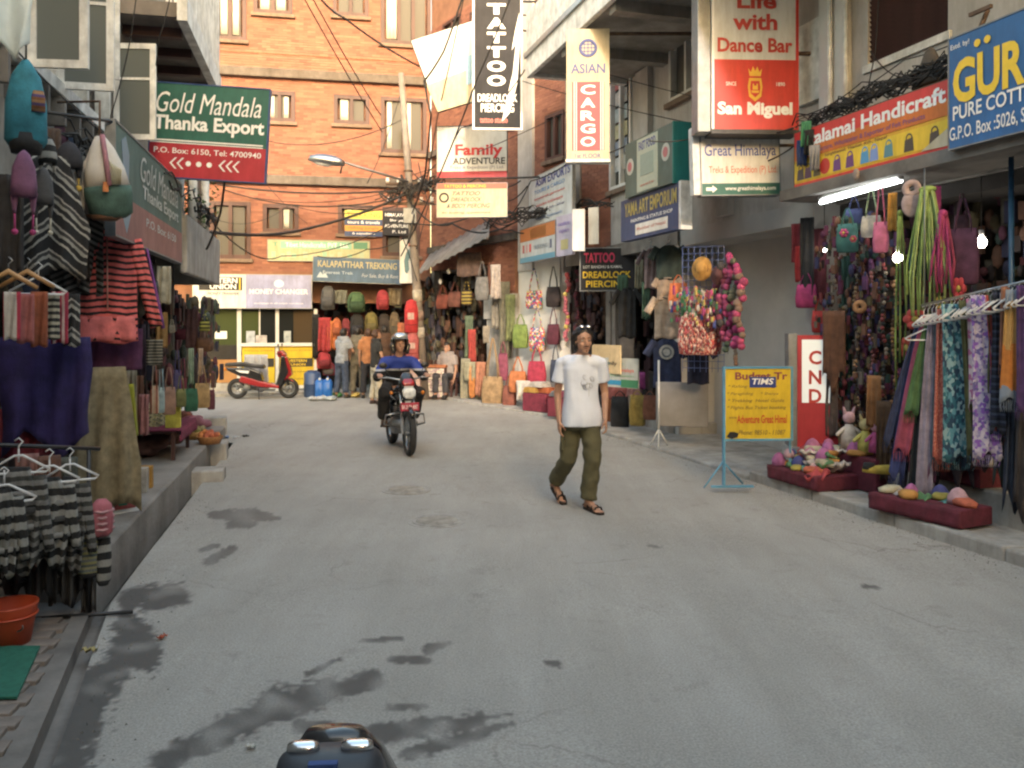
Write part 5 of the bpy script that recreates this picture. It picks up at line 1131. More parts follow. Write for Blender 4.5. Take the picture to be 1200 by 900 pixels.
# bike parked right under the camera, only its cowl top shows
pk = motorcycle('black parked motorcycle with blue grey cowl, only its top edge showing at the bottom', (-.285, 1.12, .0), math.pi+rad(4), mirrors=False, plate_text='BA 14 PA 902')
pk.scale = (.94, .94, .94)
M('cowl_blue', (.025, .028, .034), .5, .3, 6, .08)
for q in (-1, 1): MB().loft([(1.095, .030, .018, q*.048, -.345), (1.108, .028, .015, q*.048, -.345), (1.112, .018, .008, q*.048, -.345)], 14, 2.6, T=Matrix.Rotation(0, 4, 'Z')).build('highlight_cap', 'chrome', pk)  # chrome caps added on the cowl to stand in for two white highlights
MB().loft([(1.02, .105, .085, 0, -.36), (1.06, .098, .075, 0, -.345), (1.085, .09, .05, 0, -.34), (1.098, .075, .03, 0, -.34)], 22, 2.6).build('cowl_shell', 'cowl_blue', pk); MB().b2((-.02, -.30, 1.08), (.03, -.285, 1.10)).build('blue_sticker', col((.02, .06, .22)), pk)
# ================================================================ SCOOTER
sc = thing('scooter', 'red and black scooter parked side-on before the yellow counter', 'scooter', (aa(309)*20.15, 20.15, 0), rad(90)+rad(5))
wheel(sc, (0, -.58, .24), .24, .05); wheel(sc, (0, .60, .24), .24, .055, False)
MB().loft([(0, .05, .03), (.32, .04, .028), (.62, .035, .028)], 10, T=Matrix.Translation((0, -.58, .30)) @ Matrix.Rotation(rad(-16), 4, 'X')).build('fork', 'black_metal', sc)
MB().prism([(-.70, .42), (-.52, .50), (-.36, .44), (-.34, .36), (-.55, .47), (-.72, .38)], -.07, .07, T=Matrix.Rotation(rad(90), 4, 'Z')).build('mudguard', 'red_paint', sc, .02)
def side(nm, pts, hw, mat, bev=.03):   # outline given in (forward distance, height)
    return MB().prism([(a, z) for a, z in pts], -hw, hw, T=Matrix.Rotation(rad(-90), 4, 'Z')).build(nm, mat, sc, bev)
side('front_shield', [(.30, .32), (.42, .30), (.60, .62), (.50, 1.0), (.42, 1.02), (.40, .70)], .17, 'black_paint')
side('shield_trim', [(.46, .46), (.50, .42), (.68, .56), (.56, .98), (.47, 1.02), (.52, .78)], .12, 'red_paint')
side('handlebar_cowl', [(.34, .98), (.50, .94), (.54, 1.04), (.44, 1.14), (.32, 1.12)], .13, 'red_paint')
side('footboard', [(-.12, .26), (.42, .26), (.40, .34), (-.10, .36)], .15, 'black_plastic')
side('under_panel', [(-.55, .40), (-.10, .28), (.40, .24), (.38, .32), (-.05, .42), (-.50, .56)], .16, 'red_paint')
side('rear_body', [(-.80, .66), (-.86, .74), (-.30, .72), (-.05, .62), (.0, .42), (-.18, .38), (-.50, .52)], .15, 'black_paint')
side('seat', [(-.88, .76), (-.86, .84), (-.45, .86), (-.20, .80), (.02, .80), (.04, .70), (-.3, .735), (-.6, .76)], .14, 'black_plastic')
MB().b2((-.10, .83, .66), (.10, .92, .74)).build('tail_light', 'amber', sc, .02)
for q in (-1, 1): MB().prism([(-.62, .68), (-.30, .66), (-.32, .60), (-.5, .62)], q*.152-.003, q*.152+.003, T=Matrix.Rotation(rad(-90), 4, 'Z')).build('white_graphic', WHT, sc)
MB().tube([(-.30, -.36, 1.06), (-.1, -.43, 1.04), (.1, -.43, 1.04), (.30, -.36, 1.06)], .016, 8).build('handlebar', 'black_plastic', sc)
for q in (-1, 1): mi = MB().tube([(q*.18, -.40, 1.08), (q*.24, -.38, 1.22)], .007, 6).build('mirror_stalk', 'black_metal', sc); MB().ball((q*.25, -.38, 1.26), (.05, .02, .04)).build('mirror', 'black_plastic', sc)
MB().loft([(0, .06, .09), (.2, .06, .10)], 12, 3, T=Matrix.Translation((0, .38, .18))).build('engine', 'steel_grey', sc); MB().tube([(.13, .2, .22), (.14, .75, .30)], [.03, .045], 8).build('exhaust', 'steel_grey', sc)
MB().tube([(-.1, .1, .24), (-.22, .06, .0)], .012, 6).build('stand', 'black_metal', sc)
cv = single('plastic_cover', 'pale creased plastic sheet draped on the footboard of the scooter', 'plastic sheet', MB().cloth(.55, .62, .86, 14, 14, .03, 4, jag=.05), M('pale_plastic', (.36, .36, .38), .4, .25, 6, .4, 20), (aa(300)*20.5, 20.5, 1.02), rad(2))
# ================================================================ GOODS: builders
# (each returns a thing whose base point is where it hangs; local z goes down from there)
def P3(fn, x, y, t): return fn(x, y, t)
def box_at(fn, t, bb):
    x0, y0, x1, y1 = bb; cx = (x0+x1)/2; p_ = fn(cx, y0, t); k = p_.y/FL; return p_, (x1-x0)*k, (y1-y0)*k
def DP(px, py, Y): return W(px, py, Y)
def hang_cloth(name, label, cat, fn, t, bb, mat, rz=0, taper=1.0, fold=.02, nf=3, jag=.02, group=None, drift=0, wf=None, th=.014, ph=None, hem=None):
    p_, w_, h_ = box_at(fn, t, bb); o_ = MB().cloth(w_*(taper if taper < 1 else 1), w_*(1 if taper < 1 else 1/taper), h_, 12, 12, fold, nf, th, wf=(lambda v: w_*wf(v)) if wf else None, cf=(lambda v: drift*v), jag=jag, ph=random.random()*6 if ph is None else ph)
    return single(name, label, cat, o_, mat, p_, rz, group)
def hanger(parent, w_=.38, z=.0, mat='white_plastic'):
    mb = MB(); mb.tube([(-w_/2, 0, z-.10), (-.02, 0, z-.02), (.02, 0, z-.02), (w_/2, 0, z-.10), (w_/2-.02, 0, z-.115), (-w_/2+.02, 0, z-.115), (-w_/2, 0, z-.10)], .007, 5)
    mb.tube([(0, 0, z-.02), (0, 0, z+.03), (.02, 0, z+.055), (.0, 0, z+.075), (-.02, 0, z+.06)], .004, 5); return mb.build('hanger', mat, parent)
M('white_plastic', (.62, .62, .62), .4, .08, 8, .03); M('hanger_wood', (.36, .20, .08), .5, .2, 8, .1, 40, stretch=(.3, 1, 1))
def shirt(label, fn, t, bb, mat, rz=0, cat='shirt', name='shirt', sleeve=.32, group=None, long_=False, smat=None, hood=False, hang=True):
    p_, w_, h_ = box_at(fn, t, bb); o = thing(name, label, cat, p_, rz, group); bw = w_*(.62 if long_ else .66)
    MB().cloth(0, 0, h_*.97, 14, 14, .018, 2.5, .05, wf=lambda v: bw*(.42+.58*min(1, v*7)) if v < .14 else bw*(1-.05*math.sin(v*3)), jag=.02, z0=-.03*h_).build('body', mat, o)
    for q in (-1, 1):
        ln = h_*(.82 if long_ else sleeve); a = rad(14 if long_ else 32)
        T = Matrix.Translation((q*bw*.42, 0, -h_*.06)) @ Matrix.Rotation(-q*a, 4, 'Y')
        MB().cloth(w_*.17, w_*(.13 if long_ else .2), ln, 6, 10, .012, 2, .05, T=T).build('sleeve', smat or mat, o)
    if hood: MB().loft([(-.12*h_, bw*.28, .05), (-.03*h_, bw*.3, .07), (.03*h_, bw*.18, .05)], 14, 2.2, T=Matrix.Translation((0, .03, 0))).build('hood', mat, o)
    else: MB().torus((0, 0, -.035*h_), bw*.18, .010, 'z', 18, 6).build('collar', mat, o)
    if hang: hanger(o, w_*.5, .03)
    return o
def tote(label, fn, t, bb, mat, rz=0, cat='bag', name='tote_bag', strap=.45, smat=None, group=None, dep=.35, flap=None, roundness=3.0, trim=None):
    """bag on two straps: strap = share of the height taken by the straps"""
    p_, w_, h_ = box_at(fn, t, bb); o = thing(name, label, cat, p_, rz, group); hb = h_*(1-strap); zt = -h_*strap; d_ = w_*dep/2
    MB().loft([(zt-hb, w_*.36, d_*.7), (zt-hb*.96, w_*.46, d_), (zt-hb*.6, w_*.5, d_*1.15), (zt-hb*.25, w_*.46, d_*.9), (zt, w_*.41, d_*.35)], 20, roundness).build('body', mat, o)
    for y in (-d_*.35, d_*.35):
        MB().tube([(-w_*.26, y, zt-hb*.12), (-w_*.22, y, zt+h_*strap*.3), (-.012, y*.3, -.005), (.012, y*.3, -.005), (.22*w_, y, zt+h_*strap*.3), (.26*w_, y, zt-hb*.12)], max(.006, w_*.022), 6).build('strap', smat or mat, o)
    if flap: MB().loft([(zt-hb*.55, w_*.38, .012), (zt-hb*.1, w_*.45, .014), (zt, w_*.42, .012)], 16, 4, T=Matrix.Translation((0, -d_*1.02, 0))).build('flap', flap, o)
    if trim: MB().loft([(zt-hb*.30, w_*.475, d_*1.02), (zt-hb*.16, w_*.455, d_*.85)], 20, roundness).build('trim', trim, o)
    return o
def backpack(label, fn, t, bb, mat, mat2, rz=0, group=None, name='backpack'):
    p_, w_, h_ = box_at(fn, t, bb); o = thing(name, label, 'backpack', p_, rz, group); d_ = w_*.28
    MB().loft([(-h_, w_*.36, d_*.7), (-h_*.95, w_*.47, d_), (-h_*.5, w_*.5, d_*1.1), (-h_*.2, w_*.42, d_*.9), (-h_*.05, w_*.22, d_*.5)], 20, 2.6).build('body', mat, o)
    MB().loft([(-h_*.92, w_*.34, d_*.35), (-h_*.7, w_*.40, d_*.45), (-h_*.5, w_*.34, d_*.3)], 18, 2.8, T=Matrix.Translation((0, -d_*.95, 0))).build('pocket', mat2, o)
    for q in (-1, 1): MB().tube([(q*w_*.18, -d_*.4, -h_*.1), (q*w_*.36, -d_*1.15, -h_*.4), (q*w_*.40, -d_*.9, -h_*.8)], w_*.035, 6).build('strap', mat2, o)
    MB().tube([(-w_*.08, 0, -h_*.06), (-w_*.05, 0, 0), (w_*.05, 0, 0), (w_*.08, 0, -h_*.06)], .008, 6).build('handle', mat2, o); return o
def flap_hat(label, fn, t, bb, mat, pom=None, rz=0, group=None):
    p_, w_, h_ = box_at(fn, t, bb); o = thing('knitted_hat', label, 'hat', p_, rz, group); r_ = w_/2
    MB().loft([(-h_*.55, r_*.96, r_*.8), (-h_*.42, r_, r_*.85), (-h_*.2, r_*.85, r_*.7), (-h_*.05, r_*.45, r_*.4), (0, r_*.1, r_*.1)], 18, 2.1).build('crown', mat, o)
    for q in (-1, 1):
        MB().cloth(w_*.34, w_*.12, h_*.25, 5, 5, .004, 1, .018, x0=q*r_*.68, z0=-h_*.50).build('ear_flap', mat, o)
        MB().tube([(q*r_*.68, 0, -h_*.72), (q*r_*.66, -.01, -h_*.95)], .006, 5).build('cord', pom or mat, o)
        if pom: MB().ball((q*r_*.66, -.01, -h_*.97), w_*.13, 10, 8).build('pompom', pom, o)
    return o
def blobs(label, name, cat, loc, parts_, mat, kind=None):   # heap of small round goods in a tray
    mb = MB()
    for c_, r_ in parts_: mb.ball(c_, r_, 8, 6)
    return single(name, label, cat, mb, mat, loc, 0, None, 0, kind)
def beads(label, fn, t, px, y0, y1, cols_, r=.022, group=None, name='bead_string', cat='garland', step=2.1, sway=.02):
    p_, _, h_ = box_at(fn, t, (px-5, y0, px+5, y1)); o = thing(name, label, cat, p_, 0, group); mbs = [MB() for c_ in cols_]; z = 0; i = 0
    while z < h_:
        k = random.randrange(len(cols_)); mbs[k].ball((math.sin(z*9)*sway+random.uniform(-.5, .5)*r, random.uniform(-.5, .5)*r, -z), r*random.uniform(.8, 1.2), 8, 6); z += r*step; i += 1
    for k, m_ in enumerate(mbs):
        if m_.v: x_ = m_.build('bead', col(cols_[k]), o); x_['kind'] = 'stuff'
    MB().tube([(0, 0, .05), (0, 0, -h_)], .003, 4).build('cord', 'cable', o); return o
def trinkets(label, name, fn, t, bb, cols_, n_, size, rz, depth=.12, seed=1):
    """a wall of small hung souvenirs that nobody could count"""
    rnd = random.Random(seed); x0, y0, x1, y1 = bb; A_, B_ = fn(x0, (y0+y1)/2, t), fn(x1, (y0+y1)/2, t); C_, w_, r_ = span(A_, B_); h_ = (y1-y0)/FL*C_.y
    mats = [col(c_) for c_ in cols_]; mb = MB()
    for i in range(n_):
        x, z, y = rnd.uniform(-w_/2, w_/2), rnd.uniform(-h_/2, h_/2), rnd.uniform(-depth, 0); s_ = size*rnd.uniform(.6, 1.5); m_ = rnd.randrange(len(mats))
        if rnd.random() < .5: mb.ball((x, y, z), (s_*.5, s_*.3, s_*.5*rnd.uniform(.8, 1.6)), 6, 4, m_)
        else: mb.box((x, y, z), (s_*.8, s_*.3, s_*rnd.uniform(.8, 2.2)), m_, None)
    o = mb.build(name, mats); o.location = C_; o.rotation_euler = (0, 0, r_); return tag(o, label, 'souvenirs', kind='stuff')

# cloth patterns
zebra = pattern('andean', [(.02, .02, .022), (.42, .41, .38), (.02, .02, .022), (.36, .35, .32), (.05, .05, .05), (.40, .38, .35)], .19, 'Z', vee=.9, veek=3.2, wob=.05, widths=[4, 1, 2, 1.4, 1.5, .8])
grey_knit = pattern('grey_knit', [(.02, .02, .02), (.20, .195, .185), (.055, .055, .05), (.26, .255, .24)], .11, 'Z', wob=.03)
bw_knit = pattern('bw_knit', [(.018, .018, .018), (.34, .335, .31)], .085, 'Z', wob=.03)
coral = pattern('coral_tiger', [(.80, .17, .16), (.03, .018, .02)], .052, 'Z', vee=.12, veek=7, wob=.025, widths=[1.35, 1])
coralp = col((.78, .16, .16)); MT(coralp)
knit_yel = pattern('knit_yellow', [(.33, .32, .14), (.20, .22, .22), (.38, .36, .20), (.12, .14, .14)], .06, 'Z')
ikat = patches('ikat', [(.5, .08, .07), (.62, .5, .42), (.3, .04, .06), (.65, .28, .2), (.15, .05, .05)], 60, stretch=(1, 1, .5))
multi = patches('multi', [(.5, .12, .05), (.1, .25, .12), (.5, .4, .08), (.35, .03, .12), (.06, .08, .25), (.6, .5, .45)], 30)
stripev = lambda key, cols_, per=.09: pattern(key, cols_, per, 'X', wob=.01)
BLACK, NAVY, MAROON, MAG, REDC, ORG, KHAKI, BEIGE, OLIVE, BROWN, TEAL, PURP, WHITE, GREY = [(.02, .02, .022), (.025, .04, .13), (.14, .012, .03), (.40, .02, .16), (.48, .03, .03), (.62, .19, .03), (.26, .22, .12), (.45, .34, .22), (.16, .17, .05), (.14, .06, .025), (.02, .17, .20), (.18, .03, .22), (.62, .60, .56), (.20, .20, .21)]

# ================================================================ LEFT ROW GOODS
zL = rad(28)
hang_cloth('poncho', 'black and white patterned knitted poncho hung at the mouth of the clothes stall', 'poncho', L, .34, (2, 182, 112, 322), zebra, zL, wf=lambda v: .35+.75*v if v < .6 else .8-.25*(v-.6), fold=.03, nf=3, jag=.04)
hang_cloth('poncho', 'dark poncho with grey zigzags behind the coral jacket', 'poncho', L, .5, (62, 236, 118, 345), pattern('grey_zig', [(.02, .02, .02), (.25, .24, .23), (.03, .03, .03), (.14, .13, .13)], .10, 'Z', vee=.5, veek=5), zL, fold=.03)
p_, w_, h_ = box_at(L, .30, (9, 70, 52, 172)); o = thing('earflap_hood', 'tall turquoise felt hood bag with brown striped band hung by the windows', 'hood', p_, zL)
MB().loft([(-h_, w_*.42, .05), (-h_*.93, w_*.52, .08), (-h_*.5, w_*.50, .09), (-h_*.2, w_*.36, .07), (-h_*.04, w_*.14, .04), (0, .015, .015)], 20, 2.3).build('body', col((.015, .22, .30)), o)
MB().loft([(-h_*.62, w_*.17, .012), (-h_*.45, w_*.17, .012), (-h_*.38, w_*.12, .01)], 12, 4, T=Matrix.Translation((w_*.30, -.08, 0))).build('band', pattern('brownband', [(.25, .11, .05), (.12, .08, .2), (.35, .2, .1)], .05), o)
MB().loft([(-h_*1.08, w_*.36, .05), (-h_*.98, w_*.42, .082), (-h_*.86, w_*.30, .085)], 16, 2.5).build('lining', col(BLACK), o); MB().tube([(0, 0, 0), (0, .0, .10)], .006).build('cord', 'cable', o)
flap_hat('purple knitted hat with magenta pompoms hung over the black and white poncho', L, .22, (14, 176, 42, 275), col((.20, .07, .16)), col(MAG), zL)
flap_hat('black and white striped knitted hat under the turquoise hood', L, .28, (46, 160, 66, 215), bw_knit, None, zL)
flap_hat('charcoal knitted hat with a yellow pompom beside the white and green backpack', L, .30, (66, 166, 96, 222), col((.03, .03, .035)), col((.6, .38, .03)), zL)
flap_hat('dark grey knitted hat with pale pompoms beneath the striped hat', L, .24, (40, 196, 62, 275), col((.07, .07, .075)), col((.55, .52, .42)), zL)
p_, w_, h_ = box_at(L, .12, (91, 160, 143, 256)); o = thing('backpack', 'white, pink and green cloth backpack with rope front hung on the pole end', 'backpack', p_, rad(30))
MB().loft([(-h_, w_*.30, .06), (-h_*.95, w_*.45, .09), (-h_*.72, w_*.5, .10), (-h_*.62, w_*.49, .10)], 20, 2.5, T=Matrix.Rotation(rad(-8), 4, 'Y')).build('base', col((.055, .12, .095)), o)
MB().loft([(-h_*.62, w_*.48, .098), (-h_*.4, w_*.42, .09), (-h_*.15, w_*.26, .06), (0, w_*.10, .03)], 20, 2.5, T=Matrix.Rotation(rad(-8), 4, 'Y')).build('body', M('canvas_white', (.52, .49, .45), .9, .1, 8), o)
MB().tube([(.01, -.06, 0), (.03, -.105, -h_*.3), (.05, -.118, -h_*.62)], .018, 6).build('stripe', col((.40, .16, .20)), o)
for i in range(6): MB().tube([(.05+.012*i, -.07, -h_*.30-.01*i), (.075+.01*i, -.118, -h_*.42), (.06+.012*i, -.115, -h_*.60)], .006, 5).build('rope', col((.42, .38, .25)), o)
MB().b2((.01, -.13, -h_*.70), (.045, -.115, -h_*.58)).build('tag', col(ORG), o); MB().loft([(-h_*1.02, w_*.25, .05), (-h_*.97, w_*.38, .075)], 16, 2.5, T=Matrix.Translation((.03, 0, 0))).build('leather', col(BROWN), o)
for q in (-1, 1): MB().tube([(q*.03, .03, -.02), (-.13-.02*q, .05, -h_*.45), (-.10, .05, -h_*.9)], .010, 6).build('strap', 'canvas_white', o)
# coral jacket
p_, w_, h_ = box_at(L, .30, (70, 272, 180, 402)); o = shirt('coral jacket with black tiger stripes hung on a hanger in front of the stall', L, .30, (70, 272, 180, 402), coral, zL, 'jacket', 'jacket', long_=True, hood=True)
MB().cloth(w_*.60, w_*.62, h_*.22, 12, 5, .015, 3, .06, z0=-h_*.76, y0=-.006).build('hem_panel', coralp, o); MB().tube([(0, -.035, -.05), (.005, -.045, -h_*.7)], .006, 5).build('zip', col((.6, .3, .25)), o)
for q in (-1, 1): MB().cloth(.02, .03, h_*.75, 3, 8, .01, 2, .02, T=Matrix.Translation((q*w_*.40, .04, -.12)) @ Matrix.Rotation(-q*rad(11), 4, 'Y')).build('purple_lining', col(PURP), o)
hang_cloth('skirt', 'plum purple skirt hanging out below the coral jacket', 'skirt', L, .34, (92, 385, 164, 434), col((.11, .022, .095)), zL, fold=.02, nf=4)
hang_cloth('shawl', 'deep violet blue shawl draped wide below the little purses', 'shawl', L, .36, (4, 395, 104, 522), col((.016, .007, .10)), zL, wf=lambda v: .93+.05*math.sin(v*6), fold=.05, nf=4, jag=.12)
hang_cloth('shawl', 'crimson shawl folded behind the violet blue shawl over the rail', 'shawl', L, .5, (0, 478, 62, 535), col((.20, .012, .03)), zL, fold=.03)
hang_cloth('skirt', 'mottled khaki wrap skirt reaching down to the platform', 'skirt', L, .22, (88, 430, 162, 598), M('khaki_mottle', (.20, .165, .10), .95, .35, 12, .35, 40), zL, wf=lambda v: .55+.45*min(1, v*1.5), fold=.045, nf=3, jag=.06)
hang_cloth('trousers', 'dark grey cotton trousers hung behind the khaki skirt', 'trousers', L, .55, (98, 432, 140, 520), col((.05, .05, .05)), zL)
# little purses on one hanger
hk = thing('coat_hanger', 'pale plastic hanger carrying the row of little striped purses', 'hanger', L(45, 322, .24), zL); hanger(hk, .30, 0)
for i, (x, c_, lb) in enumerate([(14, stripev('pu1', [(.5, .45, .4), (.42, .03, .06), (.55, .5, .45)]), 'red and white striped purse at the outer end of the hanger'), (30, col((.38, .10, .09)), 'salmon pink purse between the striped and the rust purse'), (46, col((.30, .07, .02)), 'rust brown purse in the middle of the hanger'),
                                 (60, pattern('pu4', [(.03, .03, .03), (.4, .38, .3)], .04, 'Z', wob=.02), 'black and cream flecked purse on the hanger'), (70, stripev('pu5', [(.45, .03, .07), (.55, .4, .38), (.3, .02, .05)], .05), 'crimson and pink striped purse on the hanger'), (84, zebra, 'narrow black and white purse closest to the coral jacket')]):
    hang_cloth('purse', lb, 'purse', L, .22-.01*i, (x-9, 342+2*(i % 2), x+9, 398+4*(i % 3)), c_, rad(24), fold=.012, nf=1, th=.04, group='little purses on one hanger')
for i, (x, lb) in enumerate([(10, 'wooden coat hanger above the striped purse near the picture edge'), (32, 'wooden coat hanger tilted above the salmon purse')]):
    o = thing('coat_hanger', lb, 'hanger', L(x, 318, .26), rad(20)); MB().tube([(-.14, 0, -.09), (0, 0, 0), (.14, 0, -.09)], [.012, .017, .012], 8).build('arm', 'hanger_wood', o); MB().tube([(0, 0, 0), (0, 0, .04), (.02, 0, .06), (0, 0, .08)], .004, 5).build('hook', 'steel', o)
# stand rail with grey knits, near the bottom left
ra_ = thing('clothes_rail', 'black metal clothes rail standing at the end of the low pavement', 'rail', (lx(4.75, .55), 4.75, .0), RL)
q0, q1 = loc_in(ra_, W(-60, 519, 4.55)), loc_in(ra_, W(117, 526, 5.15))
mb = MB().tube([q0, q1], .012, 8); mb.build('bar', 'black_metal', ra_)
q2 = loc_in(ra_, W(104, 527, 5.1)); MB().tube([q2, (q2.x, q2.y, 0)], .012, 8).build('upright', 'black_metal', ra_); MB().tube([(q2.x-.02, q2.y-.25, .02), (q2.x-.02, q2.y+.25, .02)], .012, 8).build('foot', 'black_metal', ra_)
MB().tube([(q2.x, q2.y, .3), (q0.x, q0.y, .3)], .010, 8).build('lower_bar', 'black_metal', ra_); MB().tube([(q0.x, q0.y, q0.z), (q0.x, q0.y, 0)], .012, 8).build('upright', 'black_metal', ra_)
for i, (x, yy, Y, mt, lb, wd, hh) in enumerate([(22, 560, 4.62, grey_knit, 'grey and charcoal banded jumper with scalloped yoke on the rail', 50, 120), (58, 572, 4.78, bw_knit, 'second banded jumper on the rail, hung lower on its white hanger', 46, 100), (82, 570, 4.92, grey_knit, 'narrow charcoal jumper beside the rail upright', 34, 110), (5, 585, 4.5, bw_knit, 'boldly black and white striped sleeve over the orange bucket', 30, 100)]):
    k_ = Y/FL; p_ = W(x, yy-12, Y); o = thing('jumper', lb, 'jumper', p_, rad(20+6*i)); 
    MB().cloth(0, 0, hh*k_, 12, 12, .03, 3, .05, wf=lambda v: wd*k_*(.45+.6*min(1, v*3)-.45*max(0, v-.35)), jag=.08).build('body', mt, o)
    for q in (-1, 1): MB().cloth(.07, .05, hh*k_*.75, 4, 8, .015, 2, .05, T=Matrix.Translation((q*wd*k_*.42, 0, -.05)) @ Matrix.Rotation(-q*.12, 4, 'Y')).build('sleeve', mt, o)
    for zz in (.10, .19, .28): MB().torus((0, 0, -zz-.04), wd*k_*(.30+zz*.5), .018, 'z', 20, 6, ry=.018).build('frill', col((.28, .275, .26)) if zz != .19 else col((.05, .05, .05)), o).scale = (1, .35, 1)
    o2 = hanger(o, .30, .03+(40 if i < 3 else 8)*k_*.3)
    MB().tube([(0, 0, .03), (0, 0, .10)], .005, 5).build('hook', 'white_plastic', o)
for i, (bb, c_, lb) in enumerate([((106, 585, 132, 628), col((.42, .10, .13)), 'pink knitted hat hanging on the rail upright'), ((90, 612, 119, 676), knit_yel, 'pair of yellow and grey striped mittens hung below the rail'), ((112, 618, 130, 685), bw_knit, 'black and cream leg warmers behind the mittens')]):
    p_, w_, h_ = box_at(DP, 5.05+.03*i, bb); o = thing(['knitted_hat', 'mitten', 'leg_warmer'][i], lb, ['hat', 'mittens', 'leg warmers'][i], p_, rad(30))
    MB().loft([(-h_, w_*.30, .03), (-h_*.9, w_*.46, .045), (-h_*.5, w_*.5, .05), (-h_*.15, w_*.42, .04), (0, w_*.2, .02)], 18, 2.6).build('body', c_, o)
    if i == 0:
        for q in range(4): MB().tube([(-w_*.5, -.01, -h_*(.3+.16*q)), (0, -.058, -h_*(.32+.16*q)), (w_*.5, -.01, -h_*(.3+.16*q))], .009, 6).build('ridge', col((.55, .28, .30)), o)
    else: MB().loft([(-h_*1.0, w_*.28, .035), (-h_*.9, w_*.47, .052)], 18, 2.6).build('cuff', col(BLACK), o)
# bucket and mat
p_ = W(11, 752, 4.62); p_.z = .01; o = thing('bucket', 'orange plastic bucket under the rail', 'bucket', p_, 0)
MB().loft([(0, .10, .10), (.20, .135, .135), (.225, .142, .142), (.232, .142, .142), (.232, .13, .13), (.06, .10, .10)], 28).build('body', M('bucket_orange', (.42, .06, .02), .45, .12, 5, .05), o); MB().tube([(.14*math.cos(a), -.02+.14*math.sin(a)*.4-.1, .15-.06*math.sin(a)) for a in [x*.35 for x in range(10)]], .004, 5).build('handle', 'steel', o)
MB().torus((0, 0, .17), .135, .006, 'z', 28, 6).build('band', 'bucket_orange', o)
mb = MB(); ps = [W(-60, 766, 1), W(47, 764, 1), W(22, 824, 1), W(-90, 826, 1)]
g_ = [G(x, y, .012) for x, y in ((-70, 764), (47, 764), (20, 825), (-100, 826))]; c_ = sum(g_, Vector())/4
c_.z = .034; mb.hexa([v-c_+Vector((0, 0, .022)) for v in g_][::-1], [v-c_+Vector((0, 0, .034)) for v in g_][::-1]); single('door_mat', 'green rubber mat on the brick pavement', 'mat', mb, M('mat_green', (.02, .13, .085), .9, .2, 30, .5, 150), c_)
hd = thing('plastic_sheet', 'translucent pale plastic sheet with green print drooping into the corner above the hood', 'plastic sheet', W(8, -20, 4.2), rad(15))
MB().cloth(.24, .19, .33, 12, 10, .03, 2, .01, jag=.15).build('sheet', M('milky', (.62, .68, .66), .35, .12, 6, .2), hd); MB().cloth(.06, .02, .16, 4, 5, .01, 1, .012, x0=-.05, y0=-.05).build('green_print', col((.04, .25, .14)), hd)
# horizontal pole and cord
o = single('awning_pole', 'thin dark pole sticking out under the casement windows', 'pole', MB().tube([(0, 0, 0), (L(130, 142, .12)-L(52, 131, .4))], .012, 8), 'black_metal', L(52, 131, .4))
o = single('awning_pole', 'rusty bracket pole from which the backpack hangs', 'pole', MB().tube([(0, 0, 0), (0, .0, .26), (-.35, .1, .28)], .009, 8), 'rust', L(117, 162, .12))
